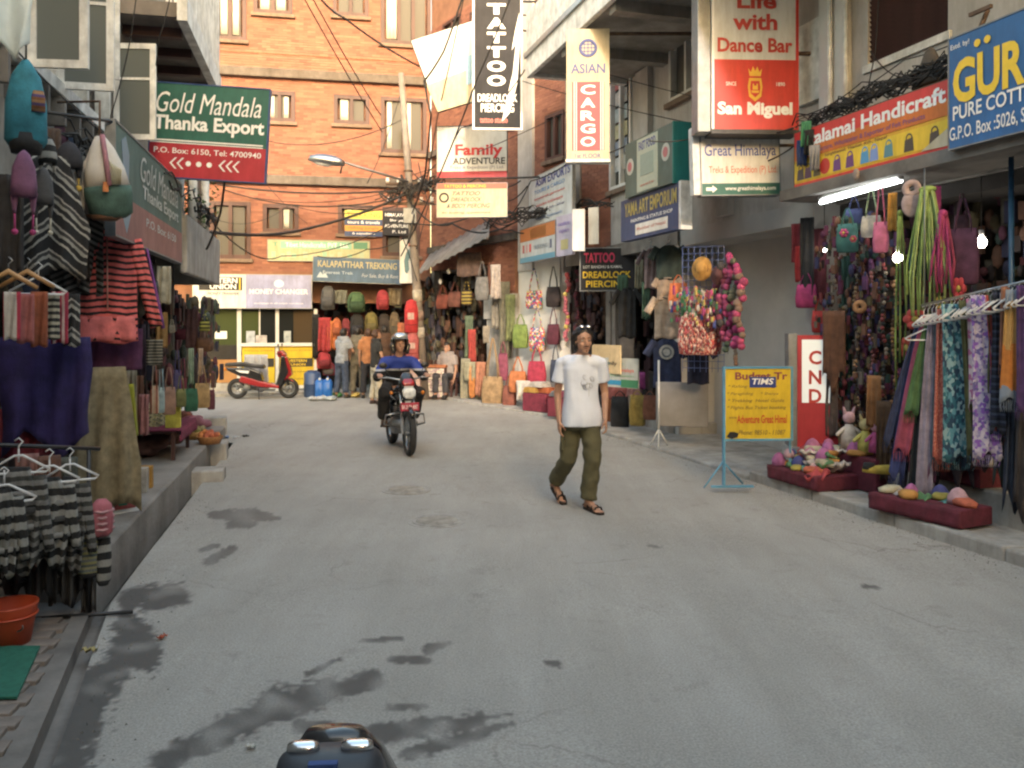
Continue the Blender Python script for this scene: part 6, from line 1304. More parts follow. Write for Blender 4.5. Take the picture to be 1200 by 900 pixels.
# hanging goods further in: (px box, colour, kind, label)
gi = 'bags hung along the far end of the platform'
lst = [((168, 306, 186, 360), M('shiny_black', (.02, .022, .028), .3, .3, 6, .2), 'tote', 'shiny dark bag hung beside the coral sleeve', .2), ((184, 312, 200, 356), col((.36, .34, .26)), 'cloth', 'cream pointed cloth beside the shiny dark bag', .1),
       ((183, 366, 196, 408), col((.42, .22, .05)), 'cloth', 'mustard yellow cloth strip hung in the dark shop', .35), ((198, 374, 205, 390), col((.42, .38, .3)), 'tote', 'small cream purse hanging in the dark shop', .4), ((205, 376, 222, 398), col(MAROON), 'tote', 'maroon bag in the depth of the shop', .6),
       ((172, 398, 190, 428), pattern('thinbw', [(.04, .035, .03), (.28, .26, .2)], .03), 'cloth', 'brown cloth with thin pale stripes hung under the mustard strip', .2), ((234, 368, 246, 388), pattern('yb', [(.06, .06, .03), (.35, .36, .08)], .05), 'tote', 'yellow and black striped bag at the far corner of the row', .15),
       ((230, 384, 247, 412), col(BROWN), 'tote', 'brown leather bag under the yellow striped bag', .2), ((218, 362, 232, 408), col((.10, .04, .04)), 'cloth', 'dark reddish cloth hung near the corner post', .35), ((176, 428, 186, 485), stripev('beigestripe', [(.45, .3, .2), (.3, .1, .07), (.5, .4, .3)], .05), 'tote', 'beige and red long bag in the row of hanging bags', .15),
       ((185, 432, 193, 484), col((.30, .42, .45)), 'tote', 'pale blue narrow bag in the row of hanging bags', .16), ((190, 430, 206, 486), col((.30, .17, .12)), 'tote', 'reddish brown woven long bag in the row of hanging bags', .14), ((203, 410, 212, 465), col((.06, .05, .16)), 'tote', 'dark violet bag in the row of hanging bags', .2),
       ((210, 420, 219, 475), col((.20, .03, .06)), 'tote', 'crimson bag in the row of hanging bags', .2), ((206, 440, 218, 477), col(OLIVE), 'tote', 'olive bag under the crimson bag', .12), ((216, 436, 232, 482), col((.02, .13, .07)), 'tote', 'bottle green bag near the end of the platform', .1), ((228, 428, 246, 478), col((.40, .26, .10)), 'tote', 'tan shoulder bag at the end of the platform', .08),
       ((243, 440, 252, 480), col((.14, .03, .05)), 'tote', 'dark red bag, last in the row above the concrete block', .05), ((221, 408, 227, 450), col((.22, .32, .24)), 'cloth', 'pale green strip hanging in front of the end bags', .1), ((232, 408, 238, 440), col((.40, .30, .22)), 'cloth', 'beige strip hanging above the tan shoulder bag', .1),
       ((130, 436, 146, 500), col((.10, .08, .06)), 'cloth', 'dark brown trousers hung behind the khaki skirt edge', .3), ((148, 434, 160, 520), col((.32, .27, .18)), 'cloth', 'beige trouser leg beside the khaki skirt', .3), ((157, 440, 168, 505), col((.15, .06, .03)), 'cloth', 'chestnut brown cloth hung above the table', .35), ((163, 462, 174, 510), col((.30, .12, .12)), 'cloth', 'dusty pink cloth hung above the book stacks', .2)]
for bb, mt, kd, lb, s_ in lst:
    if kd == 'tote': tote(lb, L, s_, bb, mt, rad(20), 'bag', 'shoulder_bag', strap=.42, group=gi)
    else: hang_cloth('hanging_cloth', lb, 'cloth', L, s_, bb, mt, rad(20), fold=.015, nf=2)
hang_cloth('hanging_cloth', 'lime green and orange edged cloth slanting beside the khaki skirt', 'cloth', L, .16, (140, 450, 156, 512), pattern('lime', [(.28, .30, .03), (.45, .14, .04)], .5, 'X', widths=[4, 1]), zL, fold=.02, drift=.04)
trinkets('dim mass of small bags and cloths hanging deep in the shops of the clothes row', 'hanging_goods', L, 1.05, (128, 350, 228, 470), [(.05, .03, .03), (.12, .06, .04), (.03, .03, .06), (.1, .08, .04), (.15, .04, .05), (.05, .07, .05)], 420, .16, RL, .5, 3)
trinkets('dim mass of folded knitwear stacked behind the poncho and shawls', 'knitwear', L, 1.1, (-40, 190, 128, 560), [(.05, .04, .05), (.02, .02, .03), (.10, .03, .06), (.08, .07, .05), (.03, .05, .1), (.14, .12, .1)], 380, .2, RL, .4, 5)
# tables with books and boxes on the platform
tb = thing('table', 'low table under magenta cloth loaded with small printed boxes', 'table', L(186, 525, .45), RL); tb.location.z = .25
MB().b2((-.55, -.28, .30), (.55, .28, .33)).build('tabletop', 'wood_dark', tb); MB().b2((-.60, -.33, .332), (.60, .33, .350)).build('cloth_top', col((.22, .015, .06)), tb, .006)
MB().cloth(1.2, 1.22, .12, 20, 4, .012, 9, .01, z0=.34, y0=-.335).build('cloth_edge', col((.22, .015, .06)), tb)
for x in (-.5, .5):
    for y in (-.24, .24): MB().b2((x-.02, y-.02, 0), (x+.02, y+.02, .30)).build('leg', 'wood_dark', tb)
tb2 = thing('table', 'lower side table with drooping magenta cloth beside the framed picture', 'table', (lx(7.35, .38), 7.35, .25), RL+.2)
MB().b2((-.30, -.2, .20), (.30, .2, .22)).build('tabletop', 'wood_dark', tb2); MB().b2((-.34, -.24, .222), (.34, .22, .236)).build('cloth_top', col((.26, .015, .08)), tb2, .005); MB().b2((.02, -.15, 0), (.28, .15, .20)).build('base', 'hanger_wood', tb2)
boxm = patches('necklace_pack', [(.45, .42, .25), (.12, .12, .08), (.5, .45, .3), (.25, .25, .15), (.35, .3, .06)], 50)
for i in range(14):
    c_ = i % 3; lv = i//3; single('packet', 'small printed packet, %s layer of the heap, %s of the table' % (['bottom', 'second', 'third', 'fourth', 'top'][lv], ['road end', 'middle', 'far end'][c_]), 'packet', MB().b2((-.09, -.07, 0), (.09, .07, .05)), boxm, Vector((tb.location.x, tb.location.y, .60+lv*.052))+Vector((math.cos(RL)*(.0+.2*(c_-1)), math.sin(RL)*(.0+.2*(c_-1)), 0)), RL+random.uniform(-.2, .2), 'packets on the magenta table', .004)
single('yellow_packet', 'bright yellow upright packet beside the heap of printed packets', 'packet', MB().b2((-.03, -.08, 0), (.03, .08, .24)), col((.55, .52, .03)), L(203, 525, .22)*1.0+Vector((0, 0, .02)), RL, None, .005).location.z = .60
for bx, c_, lb, zz, x, y in [((.05, .08, .22), (.40, .38, .34), 'white paperback standing under the lower table', .25, 162, 590), ((.04, .08, .2), (.50, .25, .02), 'orange spined box standing beside the white paperback', .25, 168, 586)]:
    q = L(x, 560, .2); single('book', lb, 'book', MB().b2((-bx[0], -bx[1], 0), (bx[0], bx[1], bx[2])), col(c_), (q.x, q.y, zz), RL, None, .004)
q = L(147, 605, .12); o = thing('framed_picture', 'small white framed picture with red and green print leaning at the platform edge', 'picture', (q.x, q.y, .252), rad(50)); o.rotation_euler[0] = rad(-14)
MB().b2((-.11, 0, 0), (.11, .02, .26)).build('frame', 'white_paint', o); MB().b2((-.085, -.004, .03), (.085, -.001, .23)).build('print', col((.38, .06, .05)), o); MB().b2((-.05, -.007, .06), (.02, -.004, .12)).build('print_mark', col((.03, .2, .1)), o)
for i, (x, y, c_, lb, r_, fm) in enumerate([(246, 514, [(.6, .2, .03), (.55, .12, .04)], 'low wicker basket heaped with orange felt balls on the concrete block', .16, (.30, .14, .05)), (229, 508, [(.3, .28, .06), (.35, .3, .15)], 'wicker basket of olive packets at the platform edge', .17, (.38, .22, .08))]):
    q = G(x, y+6, .25); o = thing('wicker_basket', lb, 'basket', q); MB().loft([(0, r_*.75, r_*.75), (.09, r_, r_), (.10, r_*.96, r_*.96), (.02, r_*.7, r_*.7)], 22).build('body', M('wicker%d' % i, fm, .8, .4, 60, .6, 90), o)
    for k in range(18): MB().ball((random.uniform(-1, 1)*r_*.6, random.uniform(-1, 1)*r_*.6, .10+random.random()*.04), .04, 8, 6).build('felt_ball', col(c_[k % 2]), o)
for i, (x, y, sz, lb) in enumerate([(239, 566, (.42, .34, .13), 'lower concrete step block at the road edge'), (246, 540, (.40, .40, .22), 'upper concrete block carrying the wicker basket'), (250, 508, (.35, .5, .25), 'worn concrete wall end at the corner of the platform')]):
    q = G(x, y, 0); single('concrete_block', lb, 'block', MB().b2((-sz[0]/2, -sz[1]/2, -.15), (sz[0]/2, sz[1]/2, sz[2])), 'concrete', (q.x-.05, q.y+sz[1]/2, 0), RL-rad(90)+.05*i, None, .02)
for i, (x, y, c_, lb) in enumerate([(222, 494, (.28, .04, .07), 'crumpled crimson cloth bundle on the platform'), (234, 496, (.35, .12, .16), 'crumpled dusty pink cloth bundle by the baskets'), (214, 488, (.25, .07, .04), 'rust coloured cloth bundle beside the packets')]):
    q = G(x, y+6, .25); mb = MB(); 
    for k in range(7): mb.ball((random.uniform(-.1, .1), random.uniform(-.08, .08), .05+random.random()*.08), (.09, .08, .06), 10, 8)
    fuse_o = fuse('cloth_bundle', mb, col(c_), None, .02, 3, post=wob(.02, 14)); fuse_o.location = q; tag(fuse_o, lb, 'cloth bundle', 'crumpled bundles on the platform')
# plants on the canopy
for i, (px, py) in enumerate([(216, 232), (236, 228), (226, 262)]):
    rnd = random.Random(i); q = L(px, py+22, .3); o = thing('potted_plant', ['leafy pot plant beside the white post above the canopy', 'leafy pot plant with white roses under the hanging board', 'low leafy pot plant behind the brown slats'][i], 'plant', q); mbl = MB()
    for k in range(170):
        a, r_, z = rnd.uniform(0, 6.28), rnd.random()**.5*.24, rnd.uniform(0, .55); c_ = Vector((r_*math.cos(a), r_*math.sin(a), z)); u_ = Vector((rnd.gauss(0, 1), rnd.gauss(0, 1), rnd.gauss(0, .6))).normalized()*.05; v_ = u_.cross(Vector((rnd.gauss(0, 1), rnd.gauss(0, 1), 1))).normalized()*.022
        mbl.add([c_, c_+u_*.5+v_, c_+u_, c_+u_*.5-v_], [(0, 1, 2, 3)])
    mbl.build('foliage', M('leaf', (.045, .10, .025), .6, .4, 9, .1), o); MB().loft([(-.22, .10, .10), (0, .13, .13)], 16).build('pot', 'concrete_dark', o)
    if i == 1:
        for c_ in ((-.02, -.24, .2), (.12, -.24, -.02), (.0, -.2, .42)): MB().ball(c_, .05, 10, 8).build('flower', col((.62, .62, .40)), o)
# small litter
for i, (x, y, c_, lb, sz) in enumerate([(103, 764, (.48, .38, .12), 'yellow crumpled packet at the drain', .05), (192, 748, (.5, .09, .03), 'red scrap of paper on the road', .035), (268, 512, (.15, .25, .5), 'blue rag on the ground by the platform corner', .07), (277, 512, (.6, .6, .6), 'white scrap on the ground by the platform corner', .06), (286, 511, (.03, .03, .03), 'black scrap on the ground by the platform corner', .07), (36, 755, (.35, .45, .5), 'pale scrap beside the bucket', .03), (292, 878, (.6, .58, .5), 'tiny white scrap beside the long damp streak', .025)]):
    q = G(x, y, .01); mb = MB().cloth(sz*1.6, sz*1.4, sz, 6, 6, sz*.35, 2, .004, T=Matrix.Rotation(rad(75), 4, 'X')); single('litter_scrap', lb, 'litter', mb, col(c_), q+Vector((0, 0, .012)), i)

# darker knitwear crowding behind and below the rail
gk = 'dark knits crowded on the clothes rail'
for i, (bb, Y_, c_, lb) in enumerate([((-10, 548, 24, 690), 4.75, (.03, .03, .03), 'black cardigan behind the striped sleeve'), ((14, 560, 46, 700), 4.9, (.05, .045, .045), 'charcoal cardigan low between the jumpers'), ((36, 600, 66, 700), 4.85, (.02, .02, .025), 'black leggings hanging under the grey jumper'), ((58, 610, 84, 705), 4.95, (.06, .055, .05), 'dark grey leggings hanging beside the black ones'),
      ((72, 580, 100, 700), 5.08, (.035, .03, .03), 'long black shawl hanging near the rail upright'), ((96, 600, 112, 720), 5.15, (.08, .075, .07), 'grey netting hanging down the rail upright'), ((44, 534, 70, 600), 5.05, (.18, .08, .05), 'rust brown scarf folded over the rail'), ((20, 532, 44, 590), 5.0, (.30, .14, .12), 'faded red scarf folded over the rail'), ((66, 536, 90, 620), 5.15, (.10, .11, .09), 'grey green jumper pushed to the end of the rail')]):
    hang_cloth('knitted_garment', lb, 'knitwear', DP, Y_, bb, col(c_), rad(24), fold=.035, nf=3, jag=.08, group=gk, th=.03)
for i, (bb, s_, c_, lb) in enumerate([((60, 216, 90, 300), .42, (.025, .025, .028), 'black fringed shawl between the hats and the poncho'), ((84, 250, 104, 330), .46, (.06, .05, .05), 'charcoal scarf beside the white and green backpack'), ((0, 205, 26, 330), .5, (.04, .035, .035), 'black wrap at the picture edge behind the poncho'), ((40, 150, 70, 190), .5, (.10, .07, .06), 'brown knitted strip behind the turquoise hood'), ((98, 262, 116, 300), .5, (.03, .03, .035), 'small black bag under the backpack'),
      ((150, 380, 170, 440), .42, (.05, .03, .05), 'dark aubergine cloth behind the coral sleeve'), ((104, 500, 128, 560), .5, (.05, .045, .04), 'dark folded trousers behind the khaki skirt')]):
    hang_cloth('hanging_cloth', lb, 'cloth', L, s_, bb, col(c_), zL, fold=.03, nf=4, jag=.1, th=.03)
for i, (y_, s_, c_, sz_, lb) in enumerate([(6.0, .55, (.08, .05, .04), .20, 'dark bundle of folded shawls on the platform edge'), (6.45, .6, (.15, .03, .05), .18, 'wine red bundle on the platform'), (6.95, .62, (.05, .06, .09), .18, 'slate bundle on the platform'), (9.6, .5, (.12, .05, .04), .2, 'brown cloth sack beyond the table'), (10.4, .45, (.20, .10, .06), .18, 'tan cloth sack near the end of the platform'), (11.3, .5, (.06, .04, .06), .2, 'dark cloth sack at the end of the platform')]):
    mb = MB()
    for k in range(8): mb.ball((random.uniform(-.13, .13), random.uniform(-.1, .1), .06+random.random()*.14), (sz_*.55, sz_*.5, sz_*.3), 10, 8)
    o = fuse('cloth_bundle', mb, col(c_), None, .022, 3, post=wob(.025, 13)); o.location = (lx(y_, s_), y_, .25); tag(o, lb, 'cloth bundle', 'bundles standing on the platform')
# ================================================================ RIGHT ROW: felt souvenir shop
zR = rad(-35)
blk = dict(group='goods hung at the mouth of the felt shop')
# wide stepped trays covered in maroon cloth
MARC = col((.13, .008, .025))
def tray(label, px0, py0, px1, py1, hgt, dep, z0, back=0):
    P_, Q_ = G(px0, py0, z0), G(px1, py1, z0); c_, w_, rz = span(P_, Q_); o = thing('display_step', label, 'display stand', (c_.x, c_.y, z0), rz)
    MB().b2((-w_/2, 0, 0), (w_/2, dep, hgt)).build('step', MARC, o, .012)
    mb = MB().cloth(w_*1.004, w_*1.01, hgt*.95, 24, 4, .008, 7, .01, z0=hgt, y0=-.008); mb.build('cloth_front', MARC, o)
    if back: MB().b2((-w_/2+.05, dep-.02, 0), (w_/2+.25, dep+back, hgt+.18)).build('upper_step', MARC, o, .012)
    return o, w_
t1_, wt1 = tray('maroon stepped stand heaped with pastel felt goods beside the red light box', 900, 560, 958, 577, .15, .5, .10, .3)
t2_, wt2 = tray('maroon step on the kerb under the long row of scarves', 1019, 596, 1126, 621, .15, .40, .115, 0)
t3_, wt3 = tray('dim maroon step further inside under the floral scarves', 1062, 553, 1148, 573, .16, .40, .362, 0)
fc = [(.55, .12, .05), (.45, .12, .35), (.08, .30, .28), (.5, .45, .3), (.05, .06, .25), (.5, .05, .06), (.55, .25, .03), (.60, .35, .40), (.5, .45, .42), (.35, .30, .04), (.5, .15, .30), (.10, .25, .10)]
fn_ = ['orange', 'pink', 'teal', 'cream', 'navy', 'red', 'amber', 'rose', 'white', 'olive', 'magenta', 'green']
def felt_piece(o_, i, name, lab, x, y, z, s_):
    M4 = Matrix.Translation(o_.location) @ Matrix.Rotation(o_.rotation_euler[2], 4, 'Z'); mb = MB()
    k = i % 3
    if k == 0: mb.loft([(0, s_*.5, s_*.8), (s_*.25, s_*.55, s_*.85), (s_*.42, s_*.4, s_*.5, 0, s_*.2), (s_*.45, s_*.25, s_*.3, 0, s_*.3)], 14, 2.2)
    elif k == 1: mb.loft([(0, s_*.6, s_*.5), (s_*.4, s_*.55, s_*.5), (s_*.75, s_*.32, s_*.3), (s_*.9, s_*.08, s_*.08)], 14)
    else: mb.cloth(s_*1.5, s_*1.3, s_*1.1, 8, 6, s_*.22, 2, s_*.25, T=Matrix.Rotation(rad(60), 4, 'X'), z0=s_*.5)
    single(name, lab, ['slipper', 'felt hat', 'felt cloth'][k], mb, col(fc[i % 12]), M4 @ Vector((x, y, z)), random.uniform(0, 6), 'felt goods on the maroon stands')
def heap(o_, w_, tag_, n_, z0, y0, y1, seed):
    rnd = random.Random(seed); used = {}
    for i in range(n_):
        k = (i*5+seed) % 12; x = -w_/2+.07+(w_-.14)*((i+.5)/n_); nm = ['felt_slipper', 'felt_hat', 'felt_cloth'][k % 3]; used[k] = used.get(k, 0)+1
        pl = ['', 'second ', 'third ', 'fourth '][min(3, used[k]-1)]
        felt_piece(o_, k, nm, '%s%s %s lying on %s' % (pl, fn_[k], nm.replace('_', ' '), tag_), x, rnd.uniform(y0, y1), z0, rnd.uniform(.10, .155))
heap(t1_, wt1, 'the front of the pastel heap', 9, .155, .04, .2, 1); heap(t1_, wt1, 'the middle of the pastel heap', 9, .22, .2, .36, 4); heap(t1_, wt1+.15, 'the upper step behind the pastel heap', 8, .335, .48, .66, 7)
heap(t1_, wt1-.1, 'the top layer of the pastel heap', 10, .25, .1, .34, 2); heap(t1_, wt1-.2, 'the crest of the pastel heap', 7, .31, .2, .4, 5); heap(t2_, wt2, 'the kerb step under the scarves', 10, .155, .08, .3, 3); heap(t3_, wt3, 'the dim inner step', 7, .165, .1, .3, 9)
# felt dolls
def doll(label, px, py, Y_, c1, c2, h_, rz=0):
    p_ = W(px, py, Y_); o = thing('felt_doll', label, 'doll', p_, rz)
    MB().loft([(0, h_*.20, h_*.18), (h_*.3, h_*.18, h_*.16), (h_*.58, h_*.09, h_*.09)], 14).build('body', c1, o); MB().ball((0, 0, h_*.74), h_*.15, 12, 10).build('head', c2, o)
    for q in (-1, 1): MB().cap((q*h_*.12, 0, h_*.48), (q*h_*.30, -.02, h_*.34), h_*.05, h_*.045).build('arm', c1, o); MB().cap((q*h_*.09, 0, h_*.85), (q*h_*.13, 0, h_*.99), h_*.05, h_*.02).build('ear', c2, o)
    return o
doll('tall white and pink felt rabbit doll standing on the pastel heap', 995, 525, 8.75, col((.55, .5, .45)), col((.60, .35, .40)), .42)
doll('yellow felt doll with wide hat beside the rabbit doll', 1014, 532, 8.6, col((.55, .50, .08)), col((.6, .5, .2)), .40); doll('small magenta felt doll leaning on the yellow one', 1026, 530, 8.45, col((.5, .06, .25)), col((.60, .3, .4)), .34)
doll('brown felt monkey doll crouching by the door post', 1000, 545, 8.9, col(BROWN), col((.25, .12, .06)), .26)
q = G(1024, 552, .362); o = thing('slipper', 'pointed yellow felt slipper at the edge of the shop floor', 'slipper', (q.x, q.y-.1, .362), rad(60)); MB().loft([(0, .06, .14), (.04, .06, .14), (.07, .045, .07, 0, -.06), (.08, .02, .02, 0, -.09)], 16).build('body', col((.60, .42, .02)), o); MB().loft([(.03, .05, .06, 0, .08), (.085, .045, .05, 0, .08), (.09, .02, .02, 0, .08)], 14).build('opening', col(BLACK), o)
q = W(1145, 558, RY(1145, .9)); o = thing('straw_hat', 'round straw coloured disc hat leaning at the back of the step', 'hat', q, rad(-30)); o.rotation_euler[0] = rad(12)
MB().loft([(0, .13, .13), (.01, .13, .13), (.02, .08, .08), (.05, .06, .06)], 24, T=Matrix.Rotation(rad(90), 4, 'X')).build('brim', col((.40, .24, .12)), o)
# hung things
hl = [('cloth', 'felt_scarf', 'scarf', 'crimson felt scarf on the grey wall edge', (927, 262, 942, 308), (.30, .02, .03), .9), ('cloth', 'felt_scarf', 'scarf', 'bright red felt tail hanging under the crimson scarf', (932, 288, 944, 330), (.50, .02, .02), .88), ('cloth', 'felt_scarf', 'scarf', 'long black ribbon hung in front of the red felt', (938, 255, 954, 345), (.02, .02, .025), .8),
      ('tote', 'felt_bag', 'bag', 'hot pink felt bag hanging on the grey wall edge', (932, 318, 958, 361), (.36, .012, .14), .8), ('cloth', 'felt_scarf', 'scarf', 'maroon felt panel behind the hot pink bag', (944, 268, 968, 352), (.12, .015, .03), .95), ('tote', 'felt_bag', 'bag', 'scarlet felt bag below the maroon panel', (951, 350, 970, 390), (.48, .025, .02), .75),
      ('cloth', 'fringed_cloth', 'cloth', 'brown fringed leather cloth covering the edge of the red light box', (964, 364, 990, 448), (.12, .05, .025), .55), ('cloth', 'hanging_cloth', 'cloth', 'dark purple narrow cloth beside the brown fringes', (961, 440, 970, 510), (.05, .02, .08), .6), ('cloth', 'hanging_cloth', 'cloth', 'long brown grey cloth hanging to the pastel heap', (968, 440, 982, 512), (.10, .07, .06), .6),
      ('cloth', 'curtain', 'curtain', 'long bottle green cloth hanging at the shop entrance', (986, 300, 998, 500), (.02, .075, .055), .8), ('tote', 'felt_bag', 'bag', 'teal felt bag with pink flowers below the tube light', (980, 244, 1006, 296), (.03, .14, .13), .6), ('tote', 'felt_bag', 'bag', 'navy felt bag behind the teal one', (990, 230, 1012, 272), (.03, .04, .14), .8),
      ('tote', 'felt_purse', 'purse', 'white and red felt purse on long pale green straps', (1009, 222, 1033, 278), (.50, .48, .42), .45), ('tote', 'felt_purse', 'purse', 'pink felt flower purse on long pink straps', (1023, 216, 1041, 296), (.55, .12, .28), .4), ('cloth', 'felt_tag', 'felt strip', 'amber felt strip with cut holes on a green loop', (1041, 226, 1051, 270), (.62, .30, .02), .45),
      ('tote', 'felt_bag', 'bag', 'dark plum felt bag with orange flower under the strings', (1112, 232, 1146, 334), (.10, .03, .09), .75), ('tote', 'felt_bag', 'bag', 'brown violet felt bag further inside by the second bulb', (1118, 226, 1136, 300), (.12, .05, .08), 1.0), ('cloth', 'felt_scarf', 'scarf', 'magenta felt loop beside the green strings', (1090, 218, 1102, 262), (.35, .02, .20), .6)]
for kd, nm, ct, lb, bb, c_, t_ in hl:
    if kd == 'tote': o = tote(lb, R, t_, bb, col(c_), zR, ct, nm, strap=.55 if 'long' in lb else .35, smat=col((.30, .45, .28)) if 'green straps' in lb else None, group=blk['group'])
    else: hang_cloth(nm, lb, ct, R, t_, bb, col(c_), zR, fold=.02, nf=2 if 'frin' not in nm else 6, jag=.02 if 'frin' not in nm else .15, group=blk['group'])
for bb, c_, t_ in (((984, 268, 994, 278), (.5, .05, .2), .55), ((996, 276, 1004, 284), (.5, .05, .08), .55), ((1116, 325, 1131, 352), (.50, .03, .05), .6), ((1060, 362, 1086, 386), (.50, .05, .04), .45), ((1055, 395, 1070, 420), (.48, .06, .03), .45), ((1096, 348, 1106, 362), (.5, .35, .05), .5)):
    p_, w_, h_ = box_at(R, t_, bb); mb = MB()
    for k in range(6): mb.ball((math.cos(k*1.05)*w_*.32, 0, -h_/2+math.sin(k*1.05)*h_*.32), (w_*.22, .02, h_*.22), 8, 6)
    o = mb.build('felt_flower', col(c_)); mb2 = MB().ball((0, -.02, -h_/2), (w_*.16, .015, h_*.16), 8, 6); o.location = p_; o.rotation_euler = (0, 0, zR); c2 = mb2.build('flower_centre', col((.55, .42, .06)), o)
    tag(o, {984: 'pink felt flower on the teal bag', 996: 'red felt flower low on the teal bag', 1116: 'crimson felt flower under the plum bag', 1060: 'scarlet felt flowers ending the green strings', 1055: 'red felt flower low above the hanger', 1096: 'yellow felt flower ending the magenta strings'}[bb[0]], 'felt flower', 'felt flowers')
p_, w_, h_ = box_at(R, .42, (1057, 207, 1080, 254)); o = thing('felt_bag', 'pale pink oval felt bag with a cut handle hole near the tube light end', 'bag', p_, zR)
MB().torus((0, 0, -h_*.30), w_*.30, w_*.17, 'y', 22, 8, ry=.03).build('handle', col((.50, .36, .34)), o); MB().ball((0, 0, -h_*.68), (w_*.5, .035, h_*.33), 18, 12).build('body', col((.50, .36, .34)), o)
def strings(label, fn, t, x0, x1, y0, y1, cols_, n_, r_=.010, fan=1.0):
    p_, w_, h_ = box_at(fn, t, (x0, y0, x1, y1)); o = thing('string_bunch', label, 'felt strings', p_, zR)
    for i in range(n_):
        u = (i+.5)/n_-.5; hh = h_*random.uniform(.75, 1); MB().tube([(u*w_*.25, random.uniform(-.03, .03), 0), (u*w_*.6, random.uniform(-.05, .05), -hh*.3), (u*w_*fan, random.uniform(-.04, .04), -hh*.7), (u*w_*fan+random.uniform(-.02, .02), 0, -hh)], r_, 5).build('string', col(cols_[i % len(cols_)]), o)
    MB().ball((0, 0, 0), (w_*.2, .04, .035), 10, 6).build('knot', col(cols_[0]), o)
strings('long bunch of lime green felt strings hanging by the lit bulb', R, .42, 1062, 1112, 222, 372, [(.30, .42, .08), (.25, .38, .10), (.34, .45, .14)], 13, .011)
strings('dark teal felt strings behind the lime green bunch', R, .52, 1066, 1108, 226, 352, [(.01, .09, .10), (.02, .05, .13)], 12, .012)
strings('short bunch of magenta felt strings beside the lime green bunch', R, .48, 1092, 1118, 250, 345, [(.40, .02, .16), (.35, .03, .10)], 8, .012)
strings('single long green felt cord drooping to the hanger', R, .40, 1046, 1064, 250, 470, [(.20, .30, .06)], 3, .010)
# inner walls of the felt shop
gc = [(.16, .02, .03), (.16, .06, .03), (.03, .03, .10), (.14, .02, .07), (.12, .09, .03), (.02, .06, .05), (.16, .13, .10), (.12, .03, .12), (.05, .03, .03), (.2, .08, .04)]
trinkets('dense wall of small felt flowers, purses and beads inside the felt shop', 'felt_souvenirs', R, 1.0, (985, 258, 1062, 505), gc, 900, .055, RA, .35, 11)
trinkets('dim mass of bags and felt goods at the back of the felt shop', 'felt_souvenirs', R, 2.0, (1000, 225, 1300, 560), [(c[0]*.5, c[1]*.5, c[2]*.5) for c in gc], 700, .12, RA, .4, 12)  # darkened copies of the palette: the shop's inner shade is put into the colours
trinkets('dim shelf goods inside behind the scarves', 'felt_souvenirs', R, 1.25, (1060, 330, 1195, 600), [(c[0]*.35, c[1]*.35, c[2]*.35) for c in gc], 300, .10, RA, .25, 13)  # darker copies still, with the shade behind the scarves put into the colours
for i, (px, y0, y1, cs, lb) in enumerate([(1004, 300, 500, [(.30, .18, .08), (.05, .03, .02)], 'long wooden bead string with dark beads near the door curtain'), (1020, 320, 470, [(.15, .1, .3), (.3, .1, .1)], 'violet and red bead string in the shop entrance'), (1036, 310, 500, [(.25, .04, .04), (.35, .28, .2), (.03, .03, .03)], 'red, cream and black bead string in the shop entrance'), (1048, 330, 480, [(.3, .15, .05), (.1, .05, .02)], 'brown bead string close to the hanger')]): beads(lb, R, .7, px, y0, y1, cs, .02)
p_, w_, h_ = box_at(R, .6, (999, 345, 1016, 374)); single('round_basket', 'round woven basket hung among the bead strings', 'basket', MB().torus((0, 0, -h_/2), w_*.28, w_*.2, 'y', 24, 8, ry=.03), col((.35, .17, .06)), p_, zR)
for i, (px, y0, y1, c_, lb) in enumerate([(1036, 470, 562, (.10, .045, .02), 'tall brown felt figure standing by the scarves'), (1024, 440, 500, (.35, .15, .04), 'orange brown cloth hung low behind the dolls')]): hang_cloth('hanging_cloth', lb, 'cloth', R, .55, (px-8, y0, px+8, y1), col(c_), zR)
# tube light, bulbs
P_, Q_ = R(962, 237, .62), R(1056, 211, .62); o = thing('tube_light', 'lit fluorescent tube under the long shop board', 'lamp', P_, 0); dv = Q_-P_
MB().tube([Vector((0, 0, 0)), dv], .024, 10).build('tube', 'tube_light', o); MB().tube([Vector((0, .03, .055)), dv+Vector((0, .03, .055))], .028, 4).build('fitting', 'white_paint', o)
for e in (Vector((0, 0, 0)), dv): MB().tube([e, e+Vector((0, .03, .06))], .026, 8).build('end_cap', 'white_plastic', o)
for px, py, t_, r_, lb in ((1052, 302, .62, .042, 'lit round bulb hanging in front of the trinket wall'), (1150, 284, 1.2, .045, 'second lit bulb deeper in the felt shop'), (966, 292, .85, .026, 'small lit bulb beside the grey side pillar'), (830, 267, 1.6, .02, 'tiny lit bulb in the dark behind the navy board')):
    p_ = R(px, py, t_); o = thing('light_bulb', lb, 'lamp', p_, 0); MB().ball((0, 0, 0), (r_, r_, r_*1.15), 14, 10).build('bulb', 'bulb_light', o); MB().tube([(0, 0, r_*1.1), (0, 0, r_*2.6)], r_*.5, 8).build('socket', 'white_plastic', o); MB().tube([(0, 0, r_*2.5), (0, 0, r_*2.5+.5)], .004, 5).build('cord', 'cable', o)
